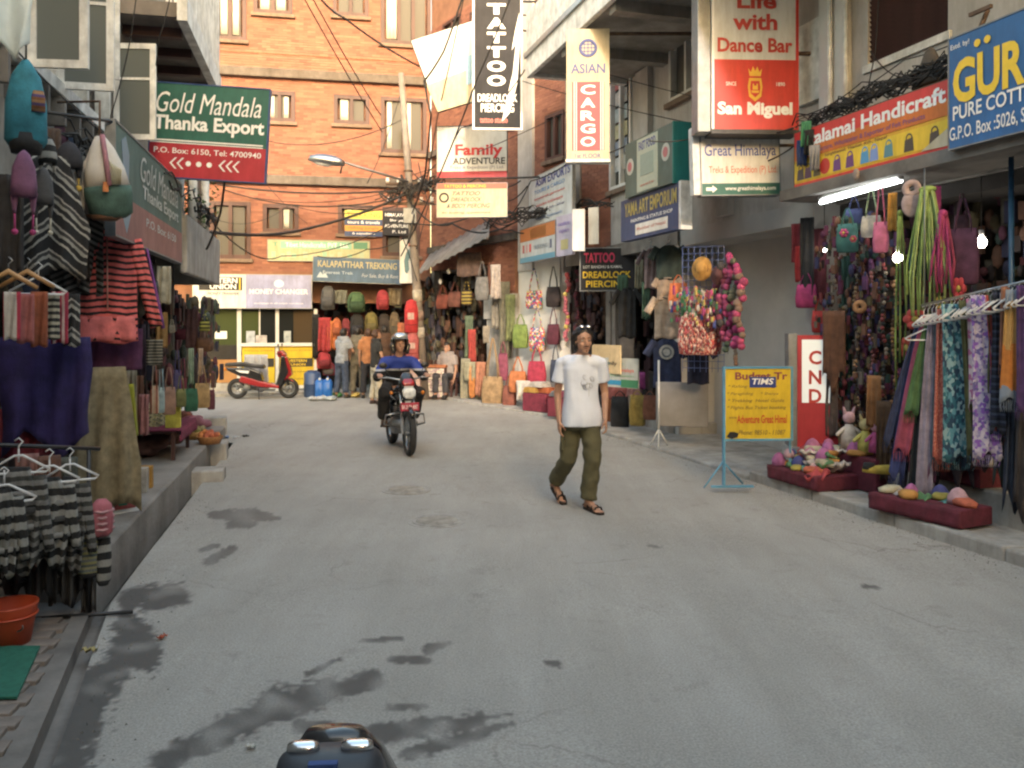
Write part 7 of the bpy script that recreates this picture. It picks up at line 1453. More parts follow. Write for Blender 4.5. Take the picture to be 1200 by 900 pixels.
# blue post and rail of hangers
p_ = R(1185, 380, .85); single('blue_post', 'blue painted pipe post at the shop opening', 'post', MB().tube([(0, 0, .1), (0, 0, 3.2)], .022, 12), M('blue_pipe', (.015, .06, .13), .4, .3, 6, .1), (p_.x, p_.y, 0), 0)
A_, B_ = R(1080, 358, .38), R(1218, 326, .38); o = thing('scarf_rail', 'steel rail holding a long row of white hangers with scarves', 'rail', A_, 0); dv = B_-A_; MB().tube([Vector((0, 0, 0)), dv], .012, 8).build('bar', 'steel', o)
for k in (.03, .97): MB().tube([dv*k, dv*k+Vector((0, .0, 1.2+.2*k))], .006, 5).build('wire', 'steel_grey', o)
ORD = 'first second third fourth fifth sixth seventh eighth ninth tenth eleventh twelfth thirteenth fourteenth fifteenth sixteenth seventeenth eighteenth nineteenth twentieth twenty-first twenty-second twenty-third twenty-fourth'.split()
for i in range(24):
    c_ = A_+dv*((i+.6)/25); o2 = thing('coat_hanger', 'white plastic hanger, %s from the shop entrance on the scarf rail' % ORD[i], 'hanger', c_-Vector((0, 0, .06)), RA+rad(90)+rad(random.uniform(-12, 12)), 'white hangers on the scarf rail'); hanger(o2, .30, -.02)
# scarves  (px centre top, px centre bottom, width, y0, y1, material, label, t)
teal_p = patches('teal_print', [(.03, .12, .16), (.10, .25, .30), (.02, .05, .09), (.25, .38, .40)], 45, stretch=(1, 1, .6)); lav_p = patches('lavender_print', [(.30, .26, .45), (.50, .46, .55), (.22, .10, .42), (.42, .38, .50), (.12, .10, .28)], 40); pink_p = patches('pink_floral', [(.55, .42, .48), (.60, .50, .52), (.45, .15, .28), (.55, .45, .50)], 35); coral_p = patches('coral_print', [(.42, .11, .08), (.52, .20, .14), (.38, .09, .07)], 90); check = pattern('navy_check', [(.02, .025, .05), (.06, .07, .12), (.015, .02, .03)], .06, 'Z')
sl = [(1083, 1046, 10, 378, 520, col((.03, .045, .12)), 'dark blue scarf, outermost of the fan by the felt shop', .40), (1085, 1053, 11, 380, 560, col((.03, .05, .20)), 'royal blue scarf next to the dark blue one', .38), (1087, 1060, 14, 380, 530, col((.36, .05, .11)), 'raspberry pink scarf in the fan', .36), (1090, 1070, 11, 382, 484, col((.07, .16, .05)), 'leaf green scarf in the fan', .34),
      (1090, 1072, 8, 384, 575, col((.02, .025, .03)), 'black scarf with long fringe in the fan', .37), (1093, 1083, 13, 382, 585, col((.26, .23, .32)), 'pale lilac scarf hanging lowest in the fan', .33), (1096, 1090, 9, 384, 560, col((.16, .04, .12)), 'plum scarf between the lilac and the slate scarves', .36), (1098, 1096, 8, 384, 545, col((.08, .12, .15)), 'slate grey scarf in the fan', .35),
      (1104, 1104, 14, 372, 540, coral_p, 'coral printed scarf beside the slate scarf', .34), (1113, 1123, 24, 366, 538, teal_p, 'wide teal patterned scarf in the middle of the rail', .33), (1127, 1139, 9, 362, 530, col((.15, .15, .05)), 'olive scarf beside the wide teal scarf', .36), (1137, 1145, 12, 360, 470, pink_p, 'white and pink floral scarf on the rail', .34),
      (1146, 1156, 21, 356, 534, lav_p, 'lavender patterned scarf with violet ends', .32), (1155, 1170, 9, 356, 508, col((.50, .06, .03)), 'orange red scarf slipping behind the lavender one', .37), (1160, 1163, 10, 352, 480, col((.11, .12, .05)), 'dark olive scarf behind the orange red one', .40), (1168, 1170, 12, 350, 505, check, 'navy checked scarf on the rail', .38),
      (1178, 1180, 12, 346, 430, col((.30, .12, .06)), 'rust coloured scarf on the rail', .37), (1186, 1186, 18, 350, 470, pattern('orange_grey', [(.25, .30, .38), (.55, .20, .04), (.5, .3, .1)], 1.0, 'Z', wob=.2), 'slate and orange scarf near the picture edge', .30), (1196, 1200, 12, 345, 480, col((.08, .03, .14)), 'violet scarf at the picture edge', .31), (1069, 1066, 9, 486, 516, col((.55, .28, .30)), 'short rose pink scarf end poking out of the fan', .32)]
for tx, bx, wd, y0, y1, mt, lb, t_ in sl:
    p_ = R(tx, y0, t_); k = p_.y/FL; h_ = (y1-y0+10)*k; w_ = wd*k*1.35; q = (bx-tx)*k; p_.z += .07
    o = thing('scarf', lb, 'scarf', p_, rad(-20)); n_ = 10
    MB().cloth(0, 0, h_, n_, 16, .016, 2, .03, wf=lambda v: w_*(.55+.55*v), cf=lambda v: q*v**.8, jag=.03, ph=random.random()*6).build('cloth', mt, o)
    mb = MB()
    for i in range(int(max(4, wd*.7))): u = (i/(max(4, wd*.7)-1)-.5)*w_*1.05; mb.tube([(q+u, 0, -h_+.01), (q+u+random.uniform(-.01, .01), 0, -h_-.05), (q+u*.9, .01, -h_-.09)], .003, 4)
    mb.build('fringe', mt, o)
for tx, bx, wd, y0, y1, mt, lb, t_ in [(1190, 1186, 16, 352, 590, col((.03, .04, .07)), 'long dark navy cloth covering the foot of the blue post', .5), (1206, 1200, 18, 350, 600, col((.05, .04, .04)), 'long charcoal cloth at the picture edge', .5), (1176, 1172, 12, 360, 560, col((.03, .05, .05)), 'long dark teal cloth behind the checked scarf', .5), (1100, 1098, 16, 390, 560, col((.03, .03, .05)), 'dark backing cloth behind the fan of scarves', .5), (1130, 1128, 20, 380, 560, col((.04, .03, .05)), 'dark backing cloth behind the teal scarf', .5),
      (1150, 1150, 18, 370, 545, col((.05, .03, .04)), 'dark backing cloth behind the lavender scarf', .5), (1075, 1058, 9, 384, 590, col((.10, .11, .16)), 'slate blue scarf tucked between the royal blue and raspberry ones', .42), (1094, 1078, 8, 384, 565, col((.30, .10, .16)), 'faded rose scarf tucked between the black and lilac ones', .41), (1120, 1112, 9, 368, 520, col((.20, .22, .26)), 'silver grey scarf between the coral and the teal scarves', .39)]:
    p_ = R(tx, y0, t_); k = p_.y/FL; q = (bx-tx)*k; o = thing('scarf', lb, 'scarf', p_, rad(-22)); MB().cloth(0, 0, (y1-y0)*k, 10, 14, .02, 3, .03, wf=lambda v: wd*k*(.7+.5*v), cf=lambda v: q*v, jag=.06, ph=random.random()*6).build('cloth', mt, o)
o = thing('coat_hanger', 'large white plastic hanger carrying the fan of scarves', 'hanger', R(1087, 383, .30), rad(-15)); hanger(o, .36, 0)

# ================================================================ RIGHT ROW: t-shirts, hats and pompoms
zT = rad(-20)
shirt('dark green t-shirt with a pale print, topmost on the stall', R, .35, (760, 287, 808, 328), col((.035, .055, .045)), zT, sleeve=.4)
shirt('dusty pink shirt behind the dark green one', R, .42, (750, 290, 776, 338), col((.32, .22, .22)), zT, sleeve=.4)
shirt('beige t-shirt in the middle of the stall', R, .34, (762, 325, 804, 352), col((.42, .30, .21)), zT, sleeve=.4, hang=False)
shirt('beige long t-shirt below the first beige one', R, .33, (758, 346, 806, 397), col((.42, .32, .23)), zT, sleeve=.4, hang=False)
o = shirt('navy t-shirt with a white round emblem on its front', R, .30, (756, 396, 808, 454), col((.018, .03, .09)), zT, sleeve=.35, hang=False)
MB().prism([(.105*math.cos(a*.4)+.0, -.20+.105*math.sin(a*.4)) for a in range(16)], -.062, -.056).build('emblem', col((.38, .38, .36)), o); MB().torus((0, -.064, -.20), .06, .012, 'y', 20, 5, ry=.003).build('emblem_ring', col((.12, .14, .16)), o)
shirt('plain dark navy t-shirt behind the emblem shirt', R, .42, (798, 402, 838, 450), col((.016, .018, .04)), zT, sleeve=.35, hang=False)
hang_cloth('skirt', 'dark green cloth hanging below the navy shirts', 'cloth', R, .40, (779, 450, 812, 468), col((.03, .05, .04)), zT)
hang_cloth('hanging_cloth', 'pale green thin cloth strip on the outer side of the t-shirts', 'cloth', R, .36, (752, 330, 762, 374), col((.05, .12, .08)), zT)
o = shirt('black shirt hung outside the tattoo shop door', R, .55, (718, 336, 752, 396), col((.015, .015, .018)), zT, hang=False)
print_ = MB().b2((-.10, -.066, -.16), (.10, -.060, -.05)).build('print', col((.14, .17, .15)), bpy.data.objects['shirt'])
wb = single('white_panel', 'white boarded panel standing under the hanging t-shirts', 'panel', MB().b2((-.36, 0, 0), (.36, .03, .62)), M('panel_grey', (.27, .25, .235), .85, .2, 3), W(799, 500, 11.9), rad(-16), None, .01)
sd2 = thing('display_pole', 'thin white pole on three splayed feet beside the t-shirts', 'pole', G(772, 523, .05), 0); MB().tube([(0, 0, .18), (0, 0, 1.2)], .014, 8).build('pole', 'white_paint', sd2)
for a in (0.3, 2.4, 4.5): MB().tube([(0, 0, .24), (math.cos(a)*.14, math.sin(a)*.14, 0.005)], .010, 6).build('foot', 'white_paint', sd2)
p_, w_, h_ = box_at(R, .22, (800, 289, 848, 338)); o = thing('wire_rack', 'blue wire grid rack holding the hats', 'rack', p_, zT); 
for i in range(8): MB().tube([(-w_/2+w_*i/7, 0, 0), (-w_/2+w_*i/7, 0, -h_*3.0)], .004, 5).build('wire', M('blue_wire', (.12, .16, .35), .4, .1), o)
for i in range(19): MB().tube([(-w_/2, -.005, -h_*i/6.2), (w_/2, -.005, -h_*i/6.2)], .004, 5).build('wire', 'blue_wire', o)
for bb, c_, lb in (((811, 300, 834, 330), (.48, .24, .03), 'mustard yellow felt hat hung on the wire rack'), ((833, 311, 852, 335), (.10, .03, .03), 'dark brown felt hat beside the mustard one')):
    p_, w_, h_ = box_at(R, .14, bb); o = thing('felt_hat', lb, 'hat', p_+Vector((0, 0, -h_/2)), zT); T = Matrix.Rotation(rad(75), 4, 'X'); MB().loft([(0, w_*.5, h_*.5), (.012, w_*.5, h_*.5), (.02, w_*.32, h_*.32), (.10, w_*.26, h_*.27), (.12, w_*.15, h_*.15)], 24, T=T).build('brim', col(c_), o); MB().torus((0, -.03, 0), w_*.31, .008, 'y', 24, 6).build('band', col(BROWN), o)
tote('orange felt bag with red flowers on the wire rack', R, .15, (783, 322, 807, 366), col((.65, .14, .02)), zT, 'bag', 'felt_bag', strap=.22)
tote('large shaggy bag of red and white knotted cords at the bottom of the rack', R, .05, (794, 366, 846, 416), ikat, zT, 'bag', 'shaggy_bag', strap=.10, dep=.6, roundness=2.2)
p_, w_, h_ = box_at(R, .05, (797, 374, 843, 414)); rnd = random.Random(8); mb = MB()
for i in range(260):
    a = rnd.uniform(-1, 1); z = -h_*rnd.random(); x = a*w_*.5*math.sqrt(max(.1, 1-((z+h_*.45)/(h_*.6))**2)); y = -.20*math.sqrt(max(0, 1-a*a))-.02; mb.tube([(x, y, z), (x+rnd.uniform(-.02, .02), y-.01, z-rnd.uniform(.03, .06))], .009, 5, rnd.randrange(4))
o = mb.build('cord_knots', [col((.5, .08, .07)), col((.62, .5, .42)), col((.35, .05, .07)), col((.62, .30, .22))]); o.parent = bpy.data.objects['shaggy_bag']; o.rotation_euler = (0, 0, 0); o['kind'] = 'stuff'
trinkets('cluster of small bright felt flowers above the shaggy bag', 'felt_flowers', R, .08, (800, 338, 846, 382), [(.5, .12, .05), (.05, .2, .08), (.5, .4, .08), (.4, .03, .15), (.06, .08, .3), (.6, .5, .4)], 220, .045, zT, .2, 21)
for i, (px, y0, y1, cs, lb) in enumerate([(846, 312, 400, [(.20, .02, .06), (.06, .05, .05), (.3, .03, .12)], 'dark red pompom string nearest the wire rack'), (853, 300, 415, [(.38, .02, .13), (.25, .02, .10), (.05, .08, .05)], 'magenta pompom string in the middle of the bunch'), (861, 306, 405, [(.42, .02, .15), (.10, .1, .06)], 'bright magenta pompom string in the bunch'), (867, 318, 408, [(.40, .03, .12), (.2, .12, .08)], 'outermost magenta pompom string against the grey wall'), (860, 402, 428, [(.30, .22, .15), (.2, .1, .06)], 'pale shell tassel ending the pompom bunch'), (838, 335, 372, [(.10, .06, .10), (.2, .03, .08)], 'short dark pompom string over the hats')]): beads(lb, R, .12+.03*(i % 3), px, y0, y1, cs, .05 if i != 4 else .025, 'pompom strings', 'pompom_string', 'garland', 1.25, .03)
# poster boards, printed bags
o, w_, h_ = ang_board('slanted pale board with sunset picture behind the walking man', 694, 410, 442, 727, 398, 432, 13.6, 12.9, M('board_dawn', (.55, .42, .24), .6, .3, 2.5), None, .02)
rows(o, [('Family', .65, .65, .5, .18, BLK)], w_, h_)
o, w_, h_ = ang_board('slanted trekking board with red lettering and blue and green strips', 705, 426, 456, 748, 413, 452, 13.3, 12.7, M('board_mist', (.34, .36, .34), .7, .15, 2.5), None, .02)
rows(o, [('Himalayan', .4, .2, .5, .12, ink((.2, .3, .3))), ('Family Himalaya', .5, .42, .8, .16, ink((.5, .1, .08)), .01), ('Trekking & Expedition', .5, .6, .8, .09, ink((.2, .35, .2)))], w_, h_); field(o, 'blue_strip', 0, .76, .55, .92, w_, h_, ink((.03, .2, .35))); field(o, 'green_strip', .55, .72, 1, .98, w_, h_, ink((.04, .16, .08)))
tote('black cloth bag with a pale printed flower by the walking man', R, .5, (715, 458, 738, 504), col(BLACK), zT, 'bag', 'printed_bag', strap=.14); MB().ball((0, -.075, -.30), (.05, .02, .06), 10, 8).build('print', col((.40, .30, .24)), bpy.data.objects['printed_bag'])
tote('mustard cloth bag with a dark drawing beside the black bag', R, .48, (737, 458, 757, 499), col((.38, .28, .05)), zT, 'bag', 'cloth_bag', strap=.12); tote('reddish leather bag beside the mustard bag', R, .5, (753, 458, 770, 492), col((.24, .09, .05)), zT, 'bag', 'leather_bag', strap=.15)
hang_cloth('hanging_cloth', 'orange cloth strip behind the walking man\'s arm', 'cloth', R, .6, (707, 464, 716, 502), col((.50, .15, .04)), zT); hang_cloth('hanging_cloth', 'coral ruffled cloth above the black printed bag', 'cloth', R, .55, (711, 452, 737, 468), col((.42, .12, .12)), zT, fold=.04, nf=5, th=.06); hang_cloth('hanging_cloth', 'pale pink ruffled cloth above the mustard bag', 'cloth', R, .55, (735, 450, 752, 464), col((.45, .25, .30)), zT, fold=.04, nf=5, th=.06)
hang_cloth('hanging_cloth', 'small magenta cloth hung by the t-shirt stall post', 'cloth', R, .6, (749, 436, 756, 456), col((.28, .03, .22)), zT)
hang_cloth('prayer_flag', 'green cloth flag hung beside the square black board', 'flag', R, .5, (723, 322, 736, 352), col((.05, .12, .07)), zT); hang_cloth('prayer_flag', 'cream cloth flag hung beside the dark green t-shirt', 'flag', R, .5, (744, 304, 754, 338), col((.32, .30, .20)), zT)
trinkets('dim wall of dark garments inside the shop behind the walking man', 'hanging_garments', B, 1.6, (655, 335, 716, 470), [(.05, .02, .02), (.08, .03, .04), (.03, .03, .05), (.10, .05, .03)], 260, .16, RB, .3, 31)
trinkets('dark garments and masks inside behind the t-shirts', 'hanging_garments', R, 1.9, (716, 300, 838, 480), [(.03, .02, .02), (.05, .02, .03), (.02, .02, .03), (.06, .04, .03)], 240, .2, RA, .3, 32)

# ================================================================ BAGS ON THE SUNLIT WHITE WALL
zB = rad(-25)
bl_ = [((615, 314, 637, 362), multi, 'small patterned bag with green and orange base high on the white wall', .55, .85), ((639, 312, 658, 360), col((.03, .02, .02)), 'black bag with long straps high on the white wall', .5, .85), ((600, 368, 620, 408), col((.18, .26, .04)), 'green and orange bag hung on the edge of the white wall', .3, .6), ((619, 360, 640, 412), multi, 'orange red bag with blue rim in the middle of the white wall', .45, .75),
       ((640, 360, 657, 404), col((.10, .012, .03)), 'dark maroon bag beside the flower garland', .45, .85), ((617, 404, 641, 452), col((.40, .012, .05)), 'round crimson shoulder bag low on the white wall', .4, .6), ((595, 418, 619, 460), col((.52, .15, .03)), 'orange embroidered sling bag low by the wall', .4, .45), ((563, 396, 592, 478), col((.34, .21, .09)), 'big khaki cloth bag on long straps standing out toward the road', .55, .3),
       ((644, 404, 658, 448), col((.03, .04, .08)), 'dark blue bag below the maroon one', .4, .8), ((588, 440, 606, 480), col((.25, .07, .04)), 'rust round bag low beside the khaki bag', .3, .4), ((583, 400, 596, 446), col((.28, .05, .10)), 'wine red narrow bag behind the khaki bag', .3, .6), ((556, 430, 572, 470), col((.30, .25, .15)), 'sand coloured bag behind the khaki bag', .3, .55)]
for bb, mt, lb, st_, t_ in bl_: tote(lb, B, t_, bb, mt, zB, 'bag', 'shoulder_bag', strap=st_, group='bags around the white shop wall')
beads('garland of yellow, pink and red cloth flowers beside the white wall', B, .7, 664, 322, 398, [(.48, .36, .06), (.45, .10, .14), (.5, .06, .06)], .045, None, 'flower_garland', 'garland', 1.4, .03)
beads('dark red garland beside the yellow and pink one', B, .85, 676, 318, 392, [(.12, .02, .03), (.06, .03, .03)], .04, None, 'flower_garland', 'garland', 1.5, .03)
for bb, c_, lb in [((584, 330, 598, 420), (.16, .15, .10), 'grey green coat hung at the brick pillar'), ((592, 345, 604, 400), (.17, .20, .07), 'olive jacket hung at the brick pillar'), ((575, 330, 590, 385), (.24, .22, .18), 'grey beige jacket hung beside the grey green coat')]: hang_cloth('jacket', lb, 'jacket', B, .72, bb, col(c_), zB, fold=.04)
def bmat_tray(label, x0, y0, x1, y1, hgt, t, c_):
    P_, Q_ = G(x0, y0, .05), G(x1, y1, .05); c0, w_, rz = span(P_, Q_); o = thing('display_table', label, 'table', (c0.x, c0.y, .05), rz); MB().b2((-w_/2, 0, 0), (w_/2, .6, hgt)).build('cloth_cover', c_, o, .02); return o, w_, hgt
tA, wA, hA_ = bmat_tray('maroon draped table piled with folded yellow and orange cloth', 612, 481, 640, 484, .36, 0, col((.20, .01, .035))); tB, wB, hB_ = bmat_tray('second maroon draped table half behind the walking man', 641, 488, 668, 490, .34, 0, col((.17, .01, .03)))
for i, (o_, dx, c_, lb) in enumerate([(tA, -.15, (.55, .30, .03), 'folded amber cloth on the maroon table'), (tA, .1, (.50, .12, .02), 'folded orange cloth on the maroon table'), (tA, .0, (.55, .5, .45), 'crumpled white cloth on the maroon table'), (tB, -.1, (.15, .16, .18), 'folded slate cloth on the second maroon table'), (tB, .12, (.3, .05, .1), 'folded wine cloth on the second maroon table')]):
    M4 = Matrix.Translation(o_.location) @ Matrix.Rotation(o_.rotation_euler[2], 4, 'Z'); mb = MB()
    for k in range(3): mb.box((0, 0, k*.035), (.36-.03*k, .30, .03), 0, Matrix.Rotation(.1*k, 4, 'Z'))
    single('folded_cloth', lb, 'cloth', mb, col(c_), M4 @ Vector((dx, .15+.1*(i % 2), .38+.11*(i == 2))), o_.rotation_euler[2], 'folded cloths on the maroon tables', .012)
hang_cloth('hanging_cloth', 'white cloth draped down the side of the first maroon table', 'cloth', B, .35, (604, 446, 622, 470), col((.55, .50, .45)), zB, fold=.03)

# ================================================================ AWNING SHOP
o = thing('awning', 'grey corrugated sheet awning over the bag shop at the bend', 'awning', (bx_(19.6, .2), 19.6, 3.2), RB)
a0, a1 = loc_in(o, B(488, 322, .1)), loc_in(o, B(573, 277, .0)); a2 = loc_in(o, B(574, 262, .95)); a3 = loc_in(o, B(505, 300, .95)); n_ = 40; mb = MB(); vs = []
for i in range(n_+1):
    u = i/n_; zz = .02*math.sin(i*1.57); p0, p1 = a0.lerp(a1, u), a3.lerp(a2, u); vs += [p0+Vector((0, 0, zz)), p1+Vector((0, 0, zz+.1)), p1+Vector((0, 0, zz+.09)), p0+Vector((0, 0, zz-.012))]
fs = []
for i in range(n_):
    for j in range(4): fs.append((i*4+j, i*4+(j+1) % 4, (i+1)*4+(j+1) % 4, (i+1)*4+j))
mb.add(vs, fs, True).build('sheet', M('awning_grey', (.26, .25, .235), .7, .3, 3, .3), o)
for u in (.02, .5, .98): MB().tube([a0.lerp(a1, u)-Vector((0, 0, .04)), a3.lerp(a2, u)+Vector((0, 0, .03))], .02, 6).build('rafter', 'rust', o)
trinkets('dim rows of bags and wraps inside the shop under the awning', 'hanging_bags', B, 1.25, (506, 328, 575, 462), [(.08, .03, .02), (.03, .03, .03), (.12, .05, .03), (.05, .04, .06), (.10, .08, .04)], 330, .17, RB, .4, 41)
for bb, mt, kd, lb, t_ in [((510, 334, 528, 362), col((.20, .04, .02)), 'tote', 'rust red bag under the awning', .6), ((524, 330, 542, 360), col((.16, .05, .03)), 'tote', 'brown red bag beside the rust red one', .62), ((540, 328, 554, 358), pattern('yellow_tiger', [(.40, .30, .06), (.05, .03, .02)], .08), 'tote', 'yellow and black striped bag under the awning', .6), ((556, 306, 574, 352), col((.16, .155, .15)), 'tote', 'long grey sling bag hung at the awning corner', .3), ((574, 310, 587, 350), col((.42, .36, .32)), 'cloth', 'pale cloth bag hung against the brick pillar', .45),
                       ((534, 296, 566, 324), col((.14, .08, .055)), 'cloth', 'brown cloth stretched under the awning', .5), ((544, 370, 555, 420), col((.10, .14, .08)), 'cloth', 'green grey scarf hung in the awning shop', .6), ((548, 386, 558, 424), col((.38, .03, .02)), 'cloth', 'red scarf hung in front of the green grey one', .55), ((566, 382, 574, 402), col((.30, .26, .2)), 'cloth', 'small beige cloth hung in the awning shop', .6),
                       ((539, 420, 552, 470), col((.26, .24, .16)), 'cloth', 'stone coloured wraps hung low at the awning shop', .35), ((550, 424, 557, 466), col((.55, .20, .03)), 'cloth', 'orange wrap hung low between the stone ones', .3), ((556, 424, 570, 464), col((.42, .16, .08)), 'cloth', 'terracotta wrap hung low at the awning shop', .35), ((543, 424, 562, 446), col((.30, .28, .18)), 'cloth', 'sage wrap hung over the stone coloured ones', .28)]:
    if kd == 'tote': tote(lb, B, t_, bb, mt, zB, 'bag', 'hanging_bag', strap=.4, group='bags under the awning')
    else: hang_cloth('hanging_cloth', lb, 'cloth', B, t_, bb, mt, zB, fold=.03, nf=3, th=.03)
for px, py in ((516, 330), (526, 318), (540, 312)): p_ = B(px, py, .45); o = thing('light_bulb', {516: 'unlit white bulb low under the awning edge', 526: 'unlit white bulb in the middle under the awning', 540: 'unlit white bulb near the brown cloth'}[px], 'lamp', p_); MB().ball((0, 0, 0), (.045, .045, .07), 10, 8).build('bulb', 'white_paint', o); MB().tube([(0, 0, .06), (0, 0, .3)], .006, 5).build('cord', 'cable', o)
p_ = G(509, 468, .0); o = thing('display_stand', 'stand of shiny sunlit packets with an orange top before the seated stallkeeper', 'display stand', p_, rad(-12)); MB().b2((-.26, 0, .02), (.26, .3, .74)).build('case', 'wood_dark', o); MB().b2((-.28, -.02, .74), (.28, .32, .80)).build('top', col((.50, .16, .05)), o, .01)
pm_ = patches('foil', [(.55, .48, .42), (.35, .25, .25), (.65, .6, .5), (.4, .3, .35)], 30)
for i in range(5):
    for j in range(5): MB().b2((-.25+.10*i, -.03-.004*(j % 2), .06+.135*j), (-.16+.10*i, -.002, .18+.135*j)).build('packet', pm_, o)
single('stand_foot', 'dark low plinth under the shiny packet stand', 'plinth', MB().b2((-.30, -.03, 0), (.30, .34, .02)), 'rust', p_, rad(-12))
# red goods by the pole
Yp = 19.6
for nm, lb, bb, c_, ct in [('sack', 'tall scarlet sleeping bag sack standing against the pole', (474, 351, 490, 390), (.55, .01, .015), 'sack'), ('sack', 'pink and white printed sack below the scarlet one', (476, 388, 491, 422), (.50, .10, .10), 'sack')]:
    p_, w_, h_ = box_at(DP, Yp, bb); o = thing(nm, lb, ct, p_, 0); MB().loft([(-h_, w_*.42, .11), (-h_*.95, w_*.5, .14), (-h_*.3, w_*.5, .15), (-h_*.05, w_*.35, .10), (0, w_*.1, .04)], 18, 2.4).build('body', col(c_), o); MB().b2((-w_*.2, -.165, -h_*.6), (w_*.25, -.15, -h_*.4)).build('label_patch', col((.6, .4, .35)), o); MB().tube([(-w_*.4, -.1, -h_*.75), (0, -.16, -h_*.77), (w_*.4, -.1, -h_*.75)], .012, 6).build('strap', col((.25, .01, .01)), o)
p_, w_, h_ = box_at(DP, Yp, (474, 421, 493, 466)); single('crate', 'white and pink sunlit crate under the printed sack', 'crate', MB().b2((-w_/2, -.2, -h_), (w_/2, .2, 0)), col((.58, .40, .36)), p_, 0, None, .02)
hang_cloth('hanging_cloth', 'orange cloth hung behind the scarlet sack', 'cloth', DP, 20.1, (466, 378, 475, 404), col((.50, .14, .05)), 0)

# ================================================================ BACKPACK SHOP (under the end building)
gb = 'packs hung at the backpack shop'
for bb, c1, c2, lb, o_ in [((376, 334, 393, 363), (.11, .11, .115), (.07, .07, .075), 'grey backpack hung highest at the shop corner', .4), ((407, 341, 428, 366), (.07, .15, .06), (.03, .07, .03), 'green backpack hung in the middle of the shop', .4), ((441, 339, 456, 363), (.42, .03, .05), (.3, .02, .03), 'small red backpack hung under the blue board', .4), ((427, 365, 443, 392), (.20, .17, .04), (.12, .1, .03), 'olive backpack hung under the small red one', .3),
                           ((410, 366, 427, 396), (.02, .02, .025), (.03, .03, .035), 'black backpack hung under the green one', .35), ((442, 366, 458, 402), (.05, .04, .04), (.08, .06, .05), 'dark brown rucksack hung behind the motorcyclist', .2), ((456, 364, 469, 400), (.18, .13, .08), (.1, .08, .05), 'tan rucksack at the pole side of the shop', .25), ((389, 372, 400, 395), (.50, .12, .03), (.3, .07, .02), 'small orange pack above the man in jeans', .25),
                           ((371, 411, 388, 432), (.42, .02, .04), (.2, .01, .02), 'red duffel pack resting above the blue jerrycan', .2), ((378, 424, 393, 440), (.35, .02, .05), (.12, .10, .10), 'red and grey round pack under the duffel', .1), ((400, 372, 411, 398), (.22, .02, .03), (.1, .01, .02), 'crimson pack beside the orange one', .3), ((418, 384, 430, 404), (.25, .12, .06), (.2, .1, .05), 'brown orange pack above the crowd', .3)]:
    backpack(lb, CC, o_, bb, col(c1), col(c2), RC+random.uniform(-.2, .2), gb)
for bb, c_, lb in [((370, 372, 388, 412), (.38, .02, .03), 'red padded jacket hung at the corner of the backpack shop'), ((384, 376, 398, 410), (.52, .14, .02), 'orange jacket beside the red padded jacket'), ((366, 368, 374, 420), (.02, .02, .03), 'black jacket behind the red padded jacket'), ((455, 338, 471, 358), (.30, .24, .15), 'beige cloth panel hung beside the small red backpack'), ((392, 340, 407, 356), (.20, .22, .20), 'pale grey panel hung between two packs')]: hang_cloth('jacket' if 'jacket' in lb else 'hanging_cloth', lb, 'jacket' if 'jacket' in lb else 'cloth', CC, .25, bb, col(c_), RC, fold=.04, nf=3, th=.08)
trinkets('dim packed shelves of outdoor gear inside the backpack shop', 'shelf_goods', CC, -1.2, (362, 334, 500, 462), [(.06, .03, .02), (.03, .03, .04), (.10, .04, .02), (.04, .06, .04), (.12, .02, .02), (.02, .02, .03)], 380, .2, RC, .3, 51)
for px, py, c_, r_, h_, lb in [(366, 464, (.05, .09, .20), .20, .60, 'tall grey blue plastic drum beside the yellow counter')]: 
    q = G(px, py+1, .0); o = thing('plastic_drum', lb, 'drum', q); MB().loft([(0, r_*.9, r_*.9), (.03, r_, r_), (h_*.5, r_, r_), (h_*.52, r_*1.04, r_*1.04), (h_*.54, r_, r_), (h_*.93, r_, r_), (h_, r_*.85, r_*.85)], 24).build('body', M('drum', c_, .4, .15, 4, .03), o); MB().loft([(h_, r_*.6, r_*.6), (h_+.04, r_*.6, r_*.6)], 20).build('lid', 'drum', o)
for px, lb in ((375, 'blue jerrycan next to the grey blue drum'), (384, 'second blue jerrycan before the backpack shop')):
    q = G(px, 466, .0); o = thing('jerrycan', lb, 'jerrycan', q, rad(10)); MB().loft([(0, .10, .16), (.03, .115, .18), (.38, .115, .18), (.44, .07, .10)], 16, 4).build('body', M('jerry_blue', (.02, .13, .45), .35, .15, 4, .03), o); MB().tube([(0, -.08, .43), (0, -.06, .50), (0, .06, .50), (0, .08, .43)], .015, 6).build('handle', 'jerry_blue', o); MB().tube([(0, -.12, .42), (0, -.12, .48)], .03, 10).build('cap', 'white_plastic', o)
for px, c_, lb in ((372, (.5, .5, .5), 'crumpled white plastic bag on the ground before the drum'), (384, (.45, .5, .5), 'second crumpled plastic bag before the jerrycans'), (392, (.03, .2, .05), 'green plastic bag behind the jerrycans'), (413, (.5, .35, .05), 'yellow plastic bag at the feet of the shoppers')):
    q = G(px, 470 if px < 390 else 466, 0.0); mb = MB()
    for k in range(6): mb.ball((random.uniform(-.14, .14), random.uniform(-.06, .06), .04+random.random()*.05), (.09, .08, .055), 8, 6)
    o = fuse('plastic_bag', mb, col(c_, .4), None, .02, 2, post=wob(.03, 12)); o.location = q; tag(o, lb, 'plastic bag')
